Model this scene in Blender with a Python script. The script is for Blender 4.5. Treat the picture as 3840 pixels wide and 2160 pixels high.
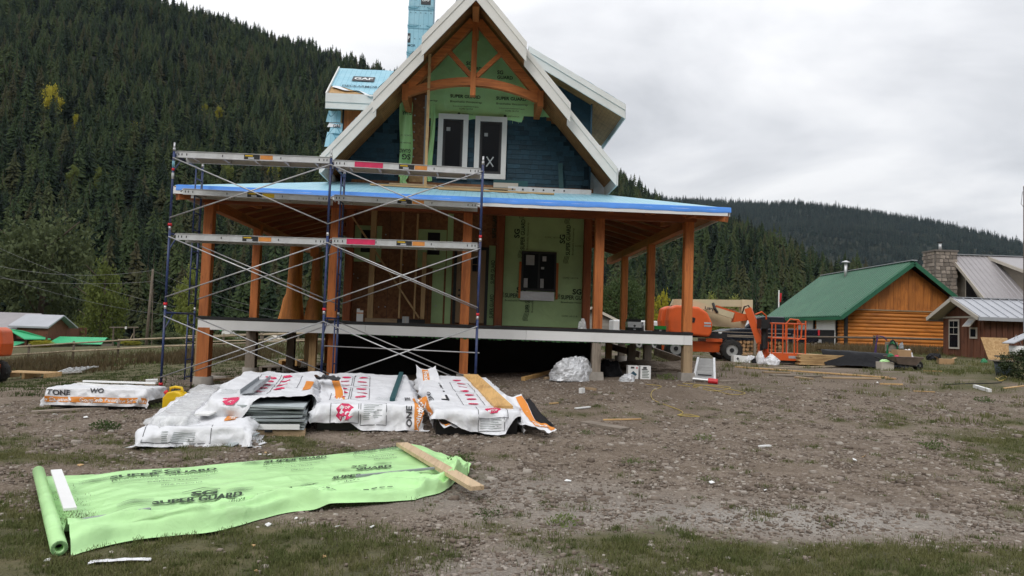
import bpy, math, random
import numpy as np
from mathutils import Vector, Matrix
R = math.radians
for o in list(bpy.data.objects): bpy.data.objects.remove(o)
sc = bpy.context.scene
col = sc.collection
random.seed(7); rng = np.random.default_rng(11)

# ------------------------------------------------------------------ camera
PITCH, ROLL, FPX, EYE = R(2.957), R(1.903), 2800.0, Vector((0, 0, 1.6))
cam_d = bpy.data.cameras.new('camera'); cam = bpy.data.objects.new('camera', cam_d); col.objects.link(cam)
cam_d.sensor_width = 36.0; cam_d.lens = 36.0 * FPX / 3840.0
cam_d.clip_start = 0.1; cam_d.clip_end = 9000
CAMR = Matrix.Rotation(math.pi / 2 + PITCH, 3, 'X') @ Matrix.Rotation(ROLL, 3, 'Z')
cam.matrix_world = Matrix.Translation(EYE) @ CAMR.to_4x4()
sc.camera = cam

# ------------------------------------------------------------------ overcast sky, soft sun, exposure
SUN_EL, SUN_AZ = R(42), R(205)          # azimuth clockwise from +Y; the veiled sun stands behind the camera
world = bpy.data.worlds.new('World'); sc.world = world; world.use_nodes = True
wn, wl = world.node_tree.nodes, world.node_tree.links
for n in list(wn): wn.remove(n)
def W(t, **k):
    n = wn.new(t)
    for a, b in k.items(): setattr(n, a, b)
    return n
w_out, w_bg = W('ShaderNodeOutputWorld'), W('ShaderNodeBackground')
w_sky = W('ShaderNodeTexSky', sky_type='NISHITA', sun_disc=False, sun_elevation=SUN_EL, sun_rotation=SUN_AZ)
w_tc = W('ShaderNodeTexCoord')
w_sep = W('ShaderNodeSeparateXYZ'); wl.new(w_tc.outputs['Generated'], w_sep.inputs[0])
w_up = W('ShaderNodeMath', operation='MAXIMUM'); wl.new(w_sep.outputs['Z'], w_up.inputs[0]); w_up.inputs[1].default_value = 0.0
w_den = W('ShaderNodeMath', operation='ADD'); wl.new(w_up.outputs[0], w_den.inputs[0]); w_den.inputs[1].default_value = 0.16
w_div = W('ShaderNodeVectorMath', operation='DIVIDE'); wl.new(w_tc.outputs['Generated'], w_div.inputs[0])
w_cmb = W('ShaderNodeCombineXYZ')
for i in range(3): wl.new(w_den.outputs[0], w_cmb.inputs[i])
wl.new(w_cmb.outputs[0], w_div.inputs[1])
w_n1 = W('ShaderNodeTexNoise'); w_n1.inputs['Scale'].default_value = 1.15; w_n1.inputs['Detail'].default_value = 6; w_n1.inputs['Roughness'].default_value = 0.52; w_n1.inputs['Distortion'].default_value = 0.35
wl.new(w_div.outputs[0], w_n1.inputs['Vector'])
w_r = W('ShaderNodeValToRGB'); wl.new(w_n1.outputs['Fac'], w_r.inputs[0])
e = w_r.color_ramp.elements
e[0].position = 0.36; e[0].color = (0.68, 0.695, 0.73, 1)
e[1].position = 0.64; e[1].color = (1.10, 1.10, 1.11, 1)
m_ = e.new(0.5); m_.color = (0.90, 0.91, 0.94, 1)
w_cie = W('ShaderNodeMath', operation='MULTIPLY_ADD'); wl.new(w_up.outputs[0], w_cie.inputs[0]); w_cie.inputs[1].default_value = 7.0; w_cie.inputs[2].default_value = 5.9   # an overcast sky is brighter overhead
w_mul = W('ShaderNodeVectorMath', operation='SCALE'); wl.new(w_r.outputs[0], w_mul.inputs[0]); wl.new(w_cie.outputs[0], w_mul.inputs['Scale'])
w_mix = W('ShaderNodeMix', data_type='RGBA'); w_mix.inputs['Factor'].default_value = 0.96
wl.new(w_sky.outputs[0], w_mix.inputs['A']); wl.new(w_mul.outputs[0], w_mix.inputs['B'])
wl.new(w_mix.outputs['Result'], w_bg.inputs['Color']); w_bg.inputs['Strength'].default_value = 0.1
wl.new(w_bg.outputs[0], w_out.inputs[0])
sun_d = bpy.data.lights.new('sun', 'SUN'); sun = bpy.data.objects.new('sun', sun_d); col.objects.link(sun)
sun_d.energy = 0.95; sun_d.angle = R(22); sun_d.color = (1.0, 0.97, 0.92)
sdir = Vector((math.sin(SUN_AZ) * math.cos(SUN_EL), math.cos(SUN_AZ) * math.cos(SUN_EL), math.sin(SUN_EL)))
sun.rotation_euler = sdir.to_track_quat('Z', 'Y').to_euler()
sc.view_settings.view_transform = 'Standard'; sc.view_settings.look = 'None'
sc.view_settings.exposure = 0.3; sc.view_settings.gamma = 1.0; sc.view_settings.use_curve_mapping = False
sc.cycles.max_bounces = 6; sc.cycles.diffuse_bounces = 3; sc.cycles.transparent_max_bounces = 12
sc.cycles.volume_bounces = 0

# ------------------------------------------------------------------ measuring helpers (photo pixel + distance -> place)
def ray(px, py): return CAMR @ Vector(((px - 1920) / FPX, -(py - 1080) / FPX, -1.0))
def at(px, py, y):
    d = ray(px, py); return EYE + d * (y / d.y)
HO, HTH = Vector((-7.006, 16.75, 0)), R(2.81)
HU, HV = Vector((math.cos(HTH), math.sin(HTH), 0)), Vector((-math.sin(HTH), math.cos(HTH), 0))
def hp(u, v, w): return HO + HU * u + HV * v + Vector((0, 0, w))

# ------------------------------------------------------------------ smooth numpy noise
_lat = rng.random((256, 256))
def vnoise(x, y):
    x = np.asarray(x, float); y = np.asarray(y, float)
    xi = np.floor(x).astype(int); yi = np.floor(y).astype(int); fx = x - xi; fy = y - yi
    fx = fx * fx * (3 - 2 * fx); fy = fy * fy * (3 - 2 * fy)
    a = _lat[xi & 255, yi & 255]; b = _lat[(xi + 1) & 255, yi & 255]; c = _lat[xi & 255, (yi + 1) & 255]; d = _lat[(xi + 1) & 255, (yi + 1) & 255]
    return (a * (1 - fx) + b * fx) * (1 - fy) + (c * (1 - fx) + d * fx) * fy
def fbm(x, y, o=4, g=0.5):
    s = 0; a = 1; t = 0
    for k in range(o):
        s = s + a * vnoise(np.asarray(x) * 2 ** k + 17.3 * k, np.asarray(y) * 2 ** k + 9.1 * k); t += a; a *= g
    return s / t
def sstep(a, b, x):
    t = np.clip((np.asarray(x, float) - a) / (b - a), 0, 1); return t * t * (3 - 2 * t)

# ------------------------------------------------------------------ the lie of the land (thin-plate surface through surveyed spots)
_cp = [(0, -6, 0), (-6, 0, 0), (6, 0, 0.02), (0, 4, 0), (-4, 6, 0), (4, 6, 0), (0, 9, 0), (-6, 10.5, -0.02), (7, 10, 0.06), (-9, 12.5, -0.06), (12, 8, 0.05), (-12, 6, -0.05)]
for u, w in ((0.1, 0.06), (3, 0.17), (5.9, 0.29), (9, 0.45), (11.1, 0.49)): p = hp(u, 0, w); _cp.append((p.x, p.y, w))
for px, py, y in ((10, 1440, 26), (300, 1375, 36), (900, 1352, 34), (1150, 1338, 34), (2700, 1375, 23), (2900, 1345, 30), (3380, 1392, 25), (3560, 1338, 34), (3760, 1400, 21), (3300, 1318, 43), (2900, 1305, 52), (3500, 1480, 17), (300, 1300, 78), (-300, 1310, 78), (900, 1290, 90), (2400, 1290, 90)):
    p = at(px, py, y); _cp.append((p.x, p.y, p.z))
for x, y, z in ((60, 60, 1.5), (60, 20, 0.8), (-50, 30, -4.2), (-60, 100, -4.5), (60, 110, 1), (0, 130, -1.5), (-25, -10, -0.5), (25, -10, 0.4)): _cp.append((x, y, z))
_cp = np.array(_cp, float)
def _tk(d2): return np.where(d2 > 1e-9, 0.5 * d2 * np.log(d2 + 1e-12), 0)
_n = len(_cp); _A = np.zeros((_n + 3, _n + 3))
_A[:_n, :_n] = _tk(((_cp[:, None, :2] - _cp[None, :, :2]) ** 2).sum(2)) + np.eye(_n) * 4.0
_A[:_n, _n:] = np.c_[np.ones(_n), _cp[:, :2]]; _A[_n:, :_n] = _A[:_n, _n:].T
_w = np.linalg.solve(_A, np.r_[_cp[:, 2], 0, 0, 0])
def G(x, y):
    x = np.asarray(x, float); y = np.asarray(y, float); sh = x.shape; xf, yf = np.clip(x.ravel(), -90, 90), np.clip(y.ravel(), -12, 135)
    out = np.empty(xf.size)
    for i in range(0, xf.size, 20000):
        d2 = (xf[i:i + 20000, None] - _cp[:, 0]) ** 2 + (yf[i:i + 20000, None] - _cp[:, 1]) ** 2
        out[i:i + 20000] = _tk(d2) @ _w[:_n] + _w[_n] + _w[_n + 1] * xf[i:i + 20000] + _w[_n + 2] * yf[i:i + 20000]
    out = out + (fbm(xf * 0.9, yf * 0.9, 3) - 0.5) * 0.05
    return out.reshape(sh)
_tgx, _tgy = np.arange(-64, 64.01, 0.25), np.arange(-2, 100.01, 0.25)
_tab = G(*np.meshgrid(_tgx, _tgy)).tolist()
def g1(x, y):
    if not (-63 < x < 63 and -1 < y < 99): return float(G(np.array([x]), np.array([y]))[0])
    a, b = (x + 64) * 4, (y + 2) * 4; i, j = int(a), int(b); a -= i; b -= j; r0, r1 = _tab[j], _tab[j + 1]
    return (r0[i] * (1 - a) + r0[i + 1] * a) * (1 - b) + (r1[i] * (1 - a) + r1[i + 1] * a) * b
_latl = _lat.tolist()
def F1(x, y, o=3):
    s, a, t = 0.0, 1.0, 0.0; x, y = float(x), float(y)
    for k in range(o):
        X_, Y_ = x * 2 ** k + 17.3 * k, y * 2 ** k + 9.1 * k; i, j = math.floor(X_), math.floor(Y_); u, v = X_ - i, Y_ - j; u = u * u * (3 - 2 * u); v = v * v * (3 - 2 * v)
        A, B = _latl[i & 255], _latl[(i + 1) & 255]; s += a * ((A[j & 255] * (1 - u) + B[j & 255] * u) * (1 - v) + (A[(j + 1) & 255] * (1 - u) + B[(j + 1) & 255] * u) * v); t += a; a *= .5
    return s / t
def sstep1(a, b, x):
    t = min(1.0, max(0.0, (x - a) / (b - a))); return t * t * (3 - 2 * t)
def gp(px, py, far=160):
    """where the sight line through a photo pixel meets the ground"""
    d = ray(px, py); ys = np.linspace(2.5, far, 1500); xs = d.x / d.y * ys; zs = EYE.z + d.z / d.y * ys
    k = np.argmax(zs < G(xs, ys)); k = k if k > 0 else len(ys) - 1
    return Vector((xs[k], ys[k], g1(xs[k], ys[k])))

# ------------------------------------------------------------------ materials
MATS = {}
class NT:
    def __init__(s, name):
        s.m = bpy.data.materials.new(name); s.m.use_nodes = True
        s.n, s.l = s.m.node_tree.nodes, s.m.node_tree.links
        s.b = s.n['Principled BSDF']; s.tc = s.n.new('ShaderNodeTexCoord')
    def node(s, t, ins=None, **k):
        n = s.n.new(t)
        for a, b in k.items(): setattr(n, a, b)
        for a, b in (ins or {}).items():
            if isinstance(b, bpy.types.NodeSocket): s.l.new(b, n.inputs[a])
            else: n.inputs[a].default_value = b
        return n
    def coord(s, scale=(1, 1, 1), src='Object', rot=(0, 0, 0)):
        return s.node('ShaderNodeMapping', {'Vector': s.tc.outputs[src], 'Scale': scale, 'Rotation': rot}).outputs[0]
    def noise(s, vec, scale, detail=4, rough=0.55, dist=0):
        return s.node('ShaderNodeTexNoise', {'Vector': vec, 'Scale': scale, 'Detail': detail, 'Roughness': rough, 'Distortion': dist}).outputs['Fac']
    def ramp(s, fac, stops):
        r = s.node('ShaderNodeValToRGB', {'Fac': fac}); e = r.color_ramp.elements
        while len(e) < len(stops): e.new(0.5)
        for k, (p, c) in enumerate(stops): e[k].position = p; e[k].color = (*c, 1) if len(c) == 3 else c
        return r.outputs[0]
    def mix(s, fac, a, b, mode='MIX'):
        n = s.node('ShaderNodeMix', data_type='RGBA', blend_type=mode)
        for key, v in (('Factor', fac), ('A', a), ('B', b)):
            i = n.inputs[key] if key == 'Factor' else n.inputs[6 if key == 'A' else 7]
            if isinstance(v, bpy.types.NodeSocket): s.l.new(v, i)
            else: i.default_value = v if key == 'Factor' else ((*v, 1) if len(v) == 3 else v)
        return n.outputs[2]
    def math(s, op, a, b=0.0, c=None):
        n = s.node('ShaderNodeMath', operation=op)
        for k, v in enumerate((a, b, c)):
            if v is None: continue
            if isinstance(v, bpy.types.NodeSocket): s.l.new(v, n.inputs[k])
            else: n.inputs[k].default_value = v
        return n.outputs[0]
    def bump(s, h, strength=0.3, dist=0.02):
        s.l.new(s.node('ShaderNodeBump', {'Height': h, 'Strength': strength, 'Distance': dist}).outputs[0], s.b.inputs['Normal'])
    def base(s, c):
        if isinstance(c, bpy.types.NodeSocket): s.l.new(c, s.b.inputs['Base Color'])
        else: s.b.inputs['Base Color'].default_value = (*c, 1)
    def rnd(s): return s.node('ShaderNodeObjectInfo').outputs['Random']
    def done(s, key, rough=0.7, metal=0.0, spec=None):
        s.b.inputs['Roughness'].default_value = rough; s.b.inputs['Metallic'].default_value = metal
        if spec is not None: s.b.inputs['Specular IOR Level'].default_value = spec
        MATS[key] = s.m; return s.m
def sc3(c, k): return tuple(min(1, x * k) for x in c)
def plain(key, c, rough=0.6, var=0.18, scale=3.0, metal=0.0, dirt=None, bump=0.0, rnd=0.12, spec=None, src='Object'):
    t = NT(key.replace('_', ' ')); v = t.coord(src=src)
    n = t.noise(v, scale, 5, 0.6)
    cc = t.ramp(n, [(0.3, sc3(c, 1 - var)), (0.7, sc3(c, 1 + var))])
    if dirt:
        d = t.ramp(t.noise(v, scale * 0.35, 6, 0.7), [(0.5, (0, 0, 0)), (0.72, (1, 1, 1))]); cc = t.mix(t.math('MULTIPLY', d, 0.55), cc, dirt)
    if rnd:
        r = t.math('MULTIPLY_ADD', t.rnd(), 2 * rnd, 1 - rnd); cc = t.mix(1.0, cc, t.node('ShaderNodeCombineColor', {0: r, 1: r, 2: r}).outputs[0], 'MULTIPLY')
    t.base(cc)
    if bump: t.bump(t.noise(v, scale * 6, 4), bump, 0.01)
    return t.done(key, rough, metal, spec)
def wood(key, c, dark, axis=2, rough=0.65, rnd=0.18, sat=1.0):
    t = NT(key.replace('_', ' ')); s = [14.0] * 3; s[axis] = 0.8
    v = t.coord(tuple(s)); off = t.node('ShaderNodeVectorMath', {0: v}, operation='ADD')
    rr = t.rnd(); t.l.new(t.node('ShaderNodeCombineXYZ', {0: t.math('MULTIPLY', rr, 37.0), 1: t.math('MULTIPLY', rr, 11.0), 2: 0.0}).outputs[0], off.inputs[1])
    n = t.noise(off.outputs[0], 1.0, 5, 0.65, 0.8)
    cc = t.ramp(n, [(0.25, dark), (0.5, c), (0.8, sc3(c, 1.2))])
    big = t.noise(t.coord(tuple(0.9 if k == axis else 3.0 for k in range(3))), 1.0, 4, 0.6); cc = t.mix(1.0, cc, t.ramp(big, [(0.3, (0.62, 0.58, 0.55)), (0.5, (1, 1, 1)), (0.72, (1.0, 1.0, 1.0))]), 'MULTIPLY'); cc = t.mix(t.ramp(t.noise(off.outputs[0], 2.6, 3, 0.7), [(0.60, (0, 0, 0)), (0.68, (0.65,) * 3)]), cc, sc3(dark, 0.7))
    kn = t.noise(t.coord(tuple(3.5 if k == axis else 9 for k in range(3))), 1.0, 2)
    cc = t.mix(t.ramp(kn, [(0.70, (0, 0, 0)), (0.76, (0.7,) * 3)]), cc, sc3(dark, 0.6))
    r = t.math('MULTIPLY_ADD', rr, 2 * rnd, 1 - rnd); cc = t.mix(1.0, cc, t.node('ShaderNodeCombineColor', {0: r, 1: r, 2: r}).outputs[0], 'MULTIPLY')
    t.base(cc); t.bump(n, 0.25, 0.005)
    return t.done(key, rough)
TIM, TIMD = (0.52, 0.165, 0.042), (0.32, 0.078, 0.018)
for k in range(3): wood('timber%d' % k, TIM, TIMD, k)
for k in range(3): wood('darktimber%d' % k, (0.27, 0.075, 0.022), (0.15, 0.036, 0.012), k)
for k in range(3): wood('lumber%d' % k, (0.55, 0.36, 0.17), (0.38, 0.22, 0.09), k)
for k in range(3): wood('greywood%d' % k, (0.27, 0.225, 0.18), (0.15, 0.12, 0.09), k)
for k in range(3): wood('boardwood%d' % k, (0.42, 0.30, 0.18), (0.22, 0.14, 0.08), k)
wood('soffit', (0.40, 0.19, 0.065), (0.22, 0.095, 0.03), 0)
wood('honey', (0.56, 0.20, 0.032), (0.36, 0.10, 0.014), 0); wood('honeyv', (0.44, 0.15, 0.026), (0.24, 0.07, 0.012), 2); wood('palewood', (0.62, 0.46, 0.29), (0.45, 0.31, 0.17), 1)
wood('redwood', (0.15, 0.055, 0.028), (0.07, 0.024, 0.012), 2); wood('logskin', (0.60, 0.215, 0.04), (0.34, 0.10, 0.018), 2)
wood('plankgold', (0.58, 0.35, 0.13), (0.40, 0.21, 0.065), 1)
plain('white', (0.82, 0.82, 0.81), 0.55, 0.03, 2, dirt=(0.68, 0.665, 0.64), rnd=0.04)
plain('fascia', (0.78, 0.77, 0.735), 0.6, 0.05, 2.5, dirt=(0.6, 0.58, 0.53), rnd=0.05)
plain('black', (0.012, 0.012, 0.013), 0.55, 0.3, 4)
plain('blackplastic', (0.015, 0.015, 0.017), 0.32, 0.3, 4, bump=0.4)
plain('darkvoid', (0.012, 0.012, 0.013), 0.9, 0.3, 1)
plain('teal', (0.016, 0.051, 0.078), 0.72, 0.22, 7, rnd=0.3, bump=0.25)
plain('tealback', (0.006, 0.022, 0.035), 0.9, 0.2, 5); plain('tealtrim', (0.014, 0.075, 0.085), 0.6, 0.1, 4)
plain('bluestrip', (0.05, 0.21, 0.62), 0.5, 0.14, 2.0, dirt=(0.10, 0.28, 0.7))
plain('wrapback', (0.36, 0.40, 0.42), 0.6, 0.1, 3)
plain('alu', (0.62, 0.625, 0.63), 0.42, 0.09, 5, metal=0.55, dirt=(0.42, 0.41, 0.39))
plain('steel', (0.50, 0.50, 0.51), 0.4, 0.14, 9, metal=0.7, dirt=(0.34, 0.31, 0.28))
plain('bluesteel', (0.022, 0.040, 0.125), 0.45, 0.25, 9, dirt=(0.10, 0.08, 0.075), rnd=0.2)
plain('rustleg', (0.07, 0.045, 0.035), 0.7, 0.3, 9)
plain('concrete', (0.33, 0.30, 0.265), 0.9, 0.15, 6, dirt=(0.20, 0.17, 0.14), bump=0.3)
plain('orange', (0.66, 0.105, 0.020), 0.42, 0.10, 2, dirt=(0.40, 0.10, 0.04))
plain('cream', (0.58, 0.50, 0.33), 0.45, 0.08, 2, dirt=(0.36, 0.27, 0.15))
plain('rubber', (0.016, 0.015, 0.014), 0.85, 0.3, 5, dirt=(0.06, 0.05, 0.042))
plain('rim', (0.34, 0.34, 0.33), 0.5, 0.1, 5)
plain('red', (0.60, 0.02, 0.03), 0.5, 0.1, 6, rnd=0)
plain('pinktag', (0.62, 0.02, 0.10), 0.55, 0.15, 8, rnd=0)
plain('amber', (0.65, 0.25, 0.05), 0.5, 0.15, 8, rnd=0)
plain('printorange', (0.72, 0.25, 0.035), 0.55, 0.06, 5, rnd=0)
plain('printgrey', (0.05, 0.05, 0.055), 0.6, 0.2, 9, rnd=0)
plain('printfaint', (0.20, 0.24, 0.22), 0.6, 0.2, 9, rnd=0)
plain('printgreen', (0.018, 0.045, 0.016), 0.6, 0.25, 9, rnd=0)
plain('printnavy', (0.025, 0.075, 0.11), 0.6, 0.2, 9, rnd=0)
plain('yellow', (0.72, 0.47, 0.012), 0.42, 0.08, 4, dirt=(0.5, 0.3, 0.02))
plain('cardboard', (0.40, 0.25, 0.13), 0.85, 0.1, 4)
plain('tan', (0.30, 0.19, 0.10), 0.5, 0.08, 2)
plain('greenbox', (0.012, 0.33, 0.05), 0.45, 0.1, 4)
plain('hose', (0.01, 0.17, 0.06), 0.4, 0.15, 6)
plain('greybin', (0.065, 0.085, 0.11), 0.5, 0.12, 4)
plain('navycar', (0.012, 0.014, 0.022), 0.16, 0.1, 2, spec=0.6)
plain('whitecar', (0.7, 0.7, 0.7), 0.3, 0.05, 2)
plain('greensheet', (0.022, 0.120, 0.064), 0.42, 0.10, 1.2, dirt=(0.05, 0.17, 0.09)); plain('jadesheet', (0.05, 0.42, 0.19), 0.45, 0.1, 1.2)
plain('greysheet', (0.30, 0.28, 0.285), 0.40, 0.06, 0.8, metal=0.1, dirt=(0.24, 0.22, 0.22)); plain('ribsheet', (0.42, 0.43, 0.46), 0.42, 0.06, 1.0, metal=0.15)
plain('greysiding', (0.30, 0.27, 0.235), 0.8, 0.12, 2); plain('taupe', (0.23, 0.195, 0.155), 0.8, 0.12, 2)
plain('bluedoor', (0.06, 0.22, 0.36), 0.6, 0.08, 3)
plain('stone', (0.28, 0.235, 0.20), 0.9, 0.3, 5, bump=0.5, rnd=0.4); plain('mortar', (0.17, 0.15, 0.135), 0.95, 0.2, 5)
plain('pole', (0.13, 0.105, 0.080), 0.9, 0.25, 6); plain('rail', (0.36, 0.29, 0.20), 0.85, 0.25, 5, rnd=0.2)
plain('bark', (0.10, 0.075, 0.055), 0.95, 0.3, 5); plain('wire', (0.25, 0.25, 0.26), 0.6, 0.1, 2)
plain('silver', (0.52, 0.54, 0.57), 0.38, 0.12, 3, metal=0.25, bump=0.2); plain('firewood', (0.34, 0.20, 0.10), 0.9, 0.3, 5, rnd=0.35)
plain('trim2', (0.52, 0.47, 0.40), 0.7, 0.06, 2); plain('purple', (0.06, 0.03, 0.12), 0.5, 0.2, 4)
plain('cord', (0.46, 0.34, 0.08), 0.5, 0.1, 4)
plain('sticker', (0.42, 0.43, 0.44), 0.6, 0.1, 9); plain('gasketgreen', (0.05, 0.16, 0.05), 0.7, 0.3, 9)
plain('plumb', (0.30, 0.32, 0.34), 0.6, 0.1, 4); plain('boardedge', (0.38, 0.42, 0.43), 0.75, 0.15, 6, rnd=0.22)
plain('tapegrey', (0.45, 0.48, 0.5), 0.6, 0.1, 9); plain('bristle', (0.5, 0.46, 0.4), 0.8, 0.1, 9)
def glass(key, c=(0.012, 0.014, 0.017), rough=0.08):
    t = NT(key); t.base(c); return t.done(key, rough, 0, 0.22)
glass('glass', (0.008, 0.009, 0.012), 0.2); glass('carglass', (0.03, 0.035, 0.042))
def osb(key, c, d):
    t = NT(key); v = t.coord((1, 1, 1))
    vo = t.node('ShaderNodeTexVoronoi', {'Vector': v, 'Scale': 16.0, 'Randomness': 1.0}); n = t.noise(v, 30, 3)
    cc = t.ramp(t.math('ADD', t.math('MULTIPLY', vo.outputs['Color'], 0.6), t.math('MULTIPLY', n, 0.4)), [(0.2, d), (0.7, c)])
    cc = t.mix(t.ramp(t.noise(v, 1.1, 5), [(0.45, (0, 0, 0)), (0.7, (0.5,) * 3)]), cc, sc3(d, 0.8)); t.base(cc); return t.done(key, 0.75)
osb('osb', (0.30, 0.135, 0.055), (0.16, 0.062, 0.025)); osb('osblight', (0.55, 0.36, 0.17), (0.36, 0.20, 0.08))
def underlay():
    t = NT('roof underlayment'); v = t.coord()
    g = None
    for ax, s in ((0, 1.0), (1, 1.0), (2, 1.0)): pass
    br = t.node('ShaderNodeTexBrick', {'Vector': v, 'Scale': 1.0, 'Color1': (0.29, 0.545, 0.66, 1), 'Color2': (0.32, 0.58, 0.69, 1), 'Mortar': (0.11, 0.30, 0.40, 1), 'Mortar Size': 0.004, 'Brick Width': 0.14, 'Row Height': 0.07, 'Bias': 0.0}, offset=0.0)
    n = t.noise(v, 2.2, 5); cc = t.mix(t.ramp(n, [(0.45, (0, 0, 0)), (0.75, (0.5,) * 3)]), br.outputs['Color'], (0.48, 0.69, 0.77)); t.base(cc); t.bump(t.noise(v, 5, 3), 0.35, 0.03)
    return t.done('underlay', 0.5)
underlay()
def sheetmat(key, c, rough, var, bscale, bstr, trans=0.0):
    t = NT(key); v = t.coord(); n = t.noise(v, bscale, 5, 0.6, 1.2)
    cc_ = t.ramp(t.noise(v, 1.7, 4), [(0.3, sc3(c, 1 - var)), (0.7, sc3(c, 1 + var))]); cc_ = t.mix(t.ramp(t.noise(v, 2.3, 7, 0.75), [(0.56, (0, 0, 0)), (0.74, (0.14,) * 3)]), cc_, (0.30, 0.25, 0.19)) if c[1] > 0.3 else cc_; t.base(cc_); vz = t.node('ShaderNodeTexVoronoi', {'Vector': t.node('ShaderNodeVectorMath', {0: v, 1: t.node('ShaderNodeVectorMath', {0: t.node('ShaderNodeTexNoise', {'Vector': v, 'Scale': bscale * 0.8, 'Detail': 2.0}).outputs['Color'], 1: (0.35, 0.35, 0.35)}, operation='MULTIPLY').outputs[0]}, operation='ADD').outputs[0], 'Scale': bscale * 1.3}, feature='F1')
    t.bump(t.math('ADD', n, t.math('MULTIPLY', vz.outputs['Distance'], 1.3)), bstr, 0.03)
    t.done(key, rough)
    if trans:
        tr = t.node('ShaderNodeBsdfTranslucent', {'Color': (*c, 1)}); mx = t.node('ShaderNodeMixShader', {'Fac': trans, 1: t.b.outputs[0], 2: tr.outputs[0]})
        t.l.new(mx.outputs[0], t.n['Material Output'].inputs['Surface'])
sheetmat('greenwrap', (0.51, 0.84, 0.38), 0.36, 0.05, 2.6, 0.55, 0.05)
sheetmat('limewrap', (0.48, 0.82, 0.33), 0.36, 0.06, 3.0, 0.5, 0.10)
sheetmat('wallwrap', (0.40, 0.56, 0.26), 0.5, 0.12, 3.5, 0.2)
plain('rustpan', (0.20, 0.15, 0.13), 0.6, 0.2, 5)
sheetmat('whitewrap', (0.76, 0.765, 0.79), 0.42, 0.04, 4.0, 0.45, 0.0)
sheetmat('tarp', (0.008, 0.008, 0.010), 0.6, 0.2, 3.0, 0.6); MATS['tarp'].node_tree.nodes['Principled BSDF'].inputs['Specular IOR Level'].default_value = 0.2
sheetmat('foil', (0.62, 0.63, 0.65), 0.36, 0.10, 5.0, 0.8); MATS['foil'].node_tree.nodes['Principled BSDF'].inputs['Metallic'].default_value = 0.2
def plastic():
    t = NT('clear plastic'); t.base((0.82, 0.83, 0.84)); v = t.coord(); t.bump(t.noise(v, 7, 5, 0.6, 1.0), 0.8, 0.03); t.done('plastic', 0.22)
    tp = t.node('ShaderNodeBsdfTransparent'); f = t.ramp(t.noise(v, 6, 5, 0.65, 1.5), [(0.3, (0.40,) * 3), (0.7, (0.85,) * 3)])
    mx = t.node('ShaderNodeMixShader', {'Fac': f, 1: tp.outputs[0], 2: t.b.outputs[0]}); t.l.new(mx.outputs[0], t.n['Material Output'].inputs['Surface'])
plastic()
def foliage(key, stops, trans=0.25, sc_=0.05):
    t = NT(key); ti = t.node('ShaderNodeAttribute', attribute_name='tint', attribute_type='INSTANCER'); r = t.math('FRACT', t.math('ADD', t.rnd(), ti.outputs['Fac'])); n = t.noise(t.coord(src='Object'), 1.1, 3)
    geo = t.node('ShaderNodeNewGeometry'); wn_ = t.noise(geo.outputs['Position'], sc_, 3)
    f = t.math('ADD', t.math('MULTIPLY', r, 0.45), t.math('ADD', t.math('MULTIPLY', n, 0.25), t.math('MULTIPLY', wn_, 0.3)))
    c = t.ramp(f, stops); t.base(c); t.done(key, 0.75, 0, 0.2)
    if trans:
        tr = t.node('ShaderNodeBsdfTranslucent', {'Color': c}); mx = t.node('ShaderNodeMixShader', {'Fac': trans, 1: t.b.outputs[0], 2: tr.outputs[0]})
        t.l.new(mx.outputs[0], t.n['Material Output'].inputs['Surface'])
foliage('needles', [(0.28, (0.006, 0.013, 0.007)), (0.40, (0.016, 0.031, 0.012)), (0.50, (0.030, 0.052, 0.018)), (0.62, (0.056, 0.080, 0.026)), (0.76, (0.062, 0.054, 0.026))], 0.1, 0.014)
foliage('hazeneedles', [(0.32, (0.010, 0.019, 0.018)), (0.5, (0.019, 0.034, 0.030)), (0.66, (0.032, 0.048, 0.038))], 0.0, 0.01)  # distance haze put into the needle colour as a bluish tint
foliage('leafgreen', [(0.3, (0.065, 0.098, 0.034)), (0.5, (0.115, 0.155, 0.052)), (0.7, (0.17, 0.21, 0.075))], 0.3, 0.3)
foliage('leafdark', [(0.3, (0.036, 0.050, 0.022)), (0.5, (0.066, 0.088, 0.038)), (0.7, (0.12, 0.145, 0.065))], 0.25, 0.3)
foliage('leafyellow', [(0.3, (0.20, 0.20, 0.03)), (0.5, (0.34, 0.32, 0.036)), (0.7, (0.46, 0.40, 0.045))], 0.3, 0.3)
foliage('leaflime', [(0.3, (0.13, 0.16, 0.04)), (0.5, (0.20, 0.235, 0.058)), (0.7, (0.28, 0.30, 0.08))], 0.3, 0.3)
foliage('drygrass', [(0.25, (0.075, 0.058, 0.030)), (0.5, (0.125, 0.09, 0.045)), (0.75, (0.21, 0.155, 0.08))], 0.2, 0.4)
foliage('grass', [(0.3, (0.060, 0.082, 0.026)), (0.5, (0.105, 0.125, 0.042)), (0.68, (0.19, 0.175, 0.075))], 0.25, 0.8)

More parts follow.
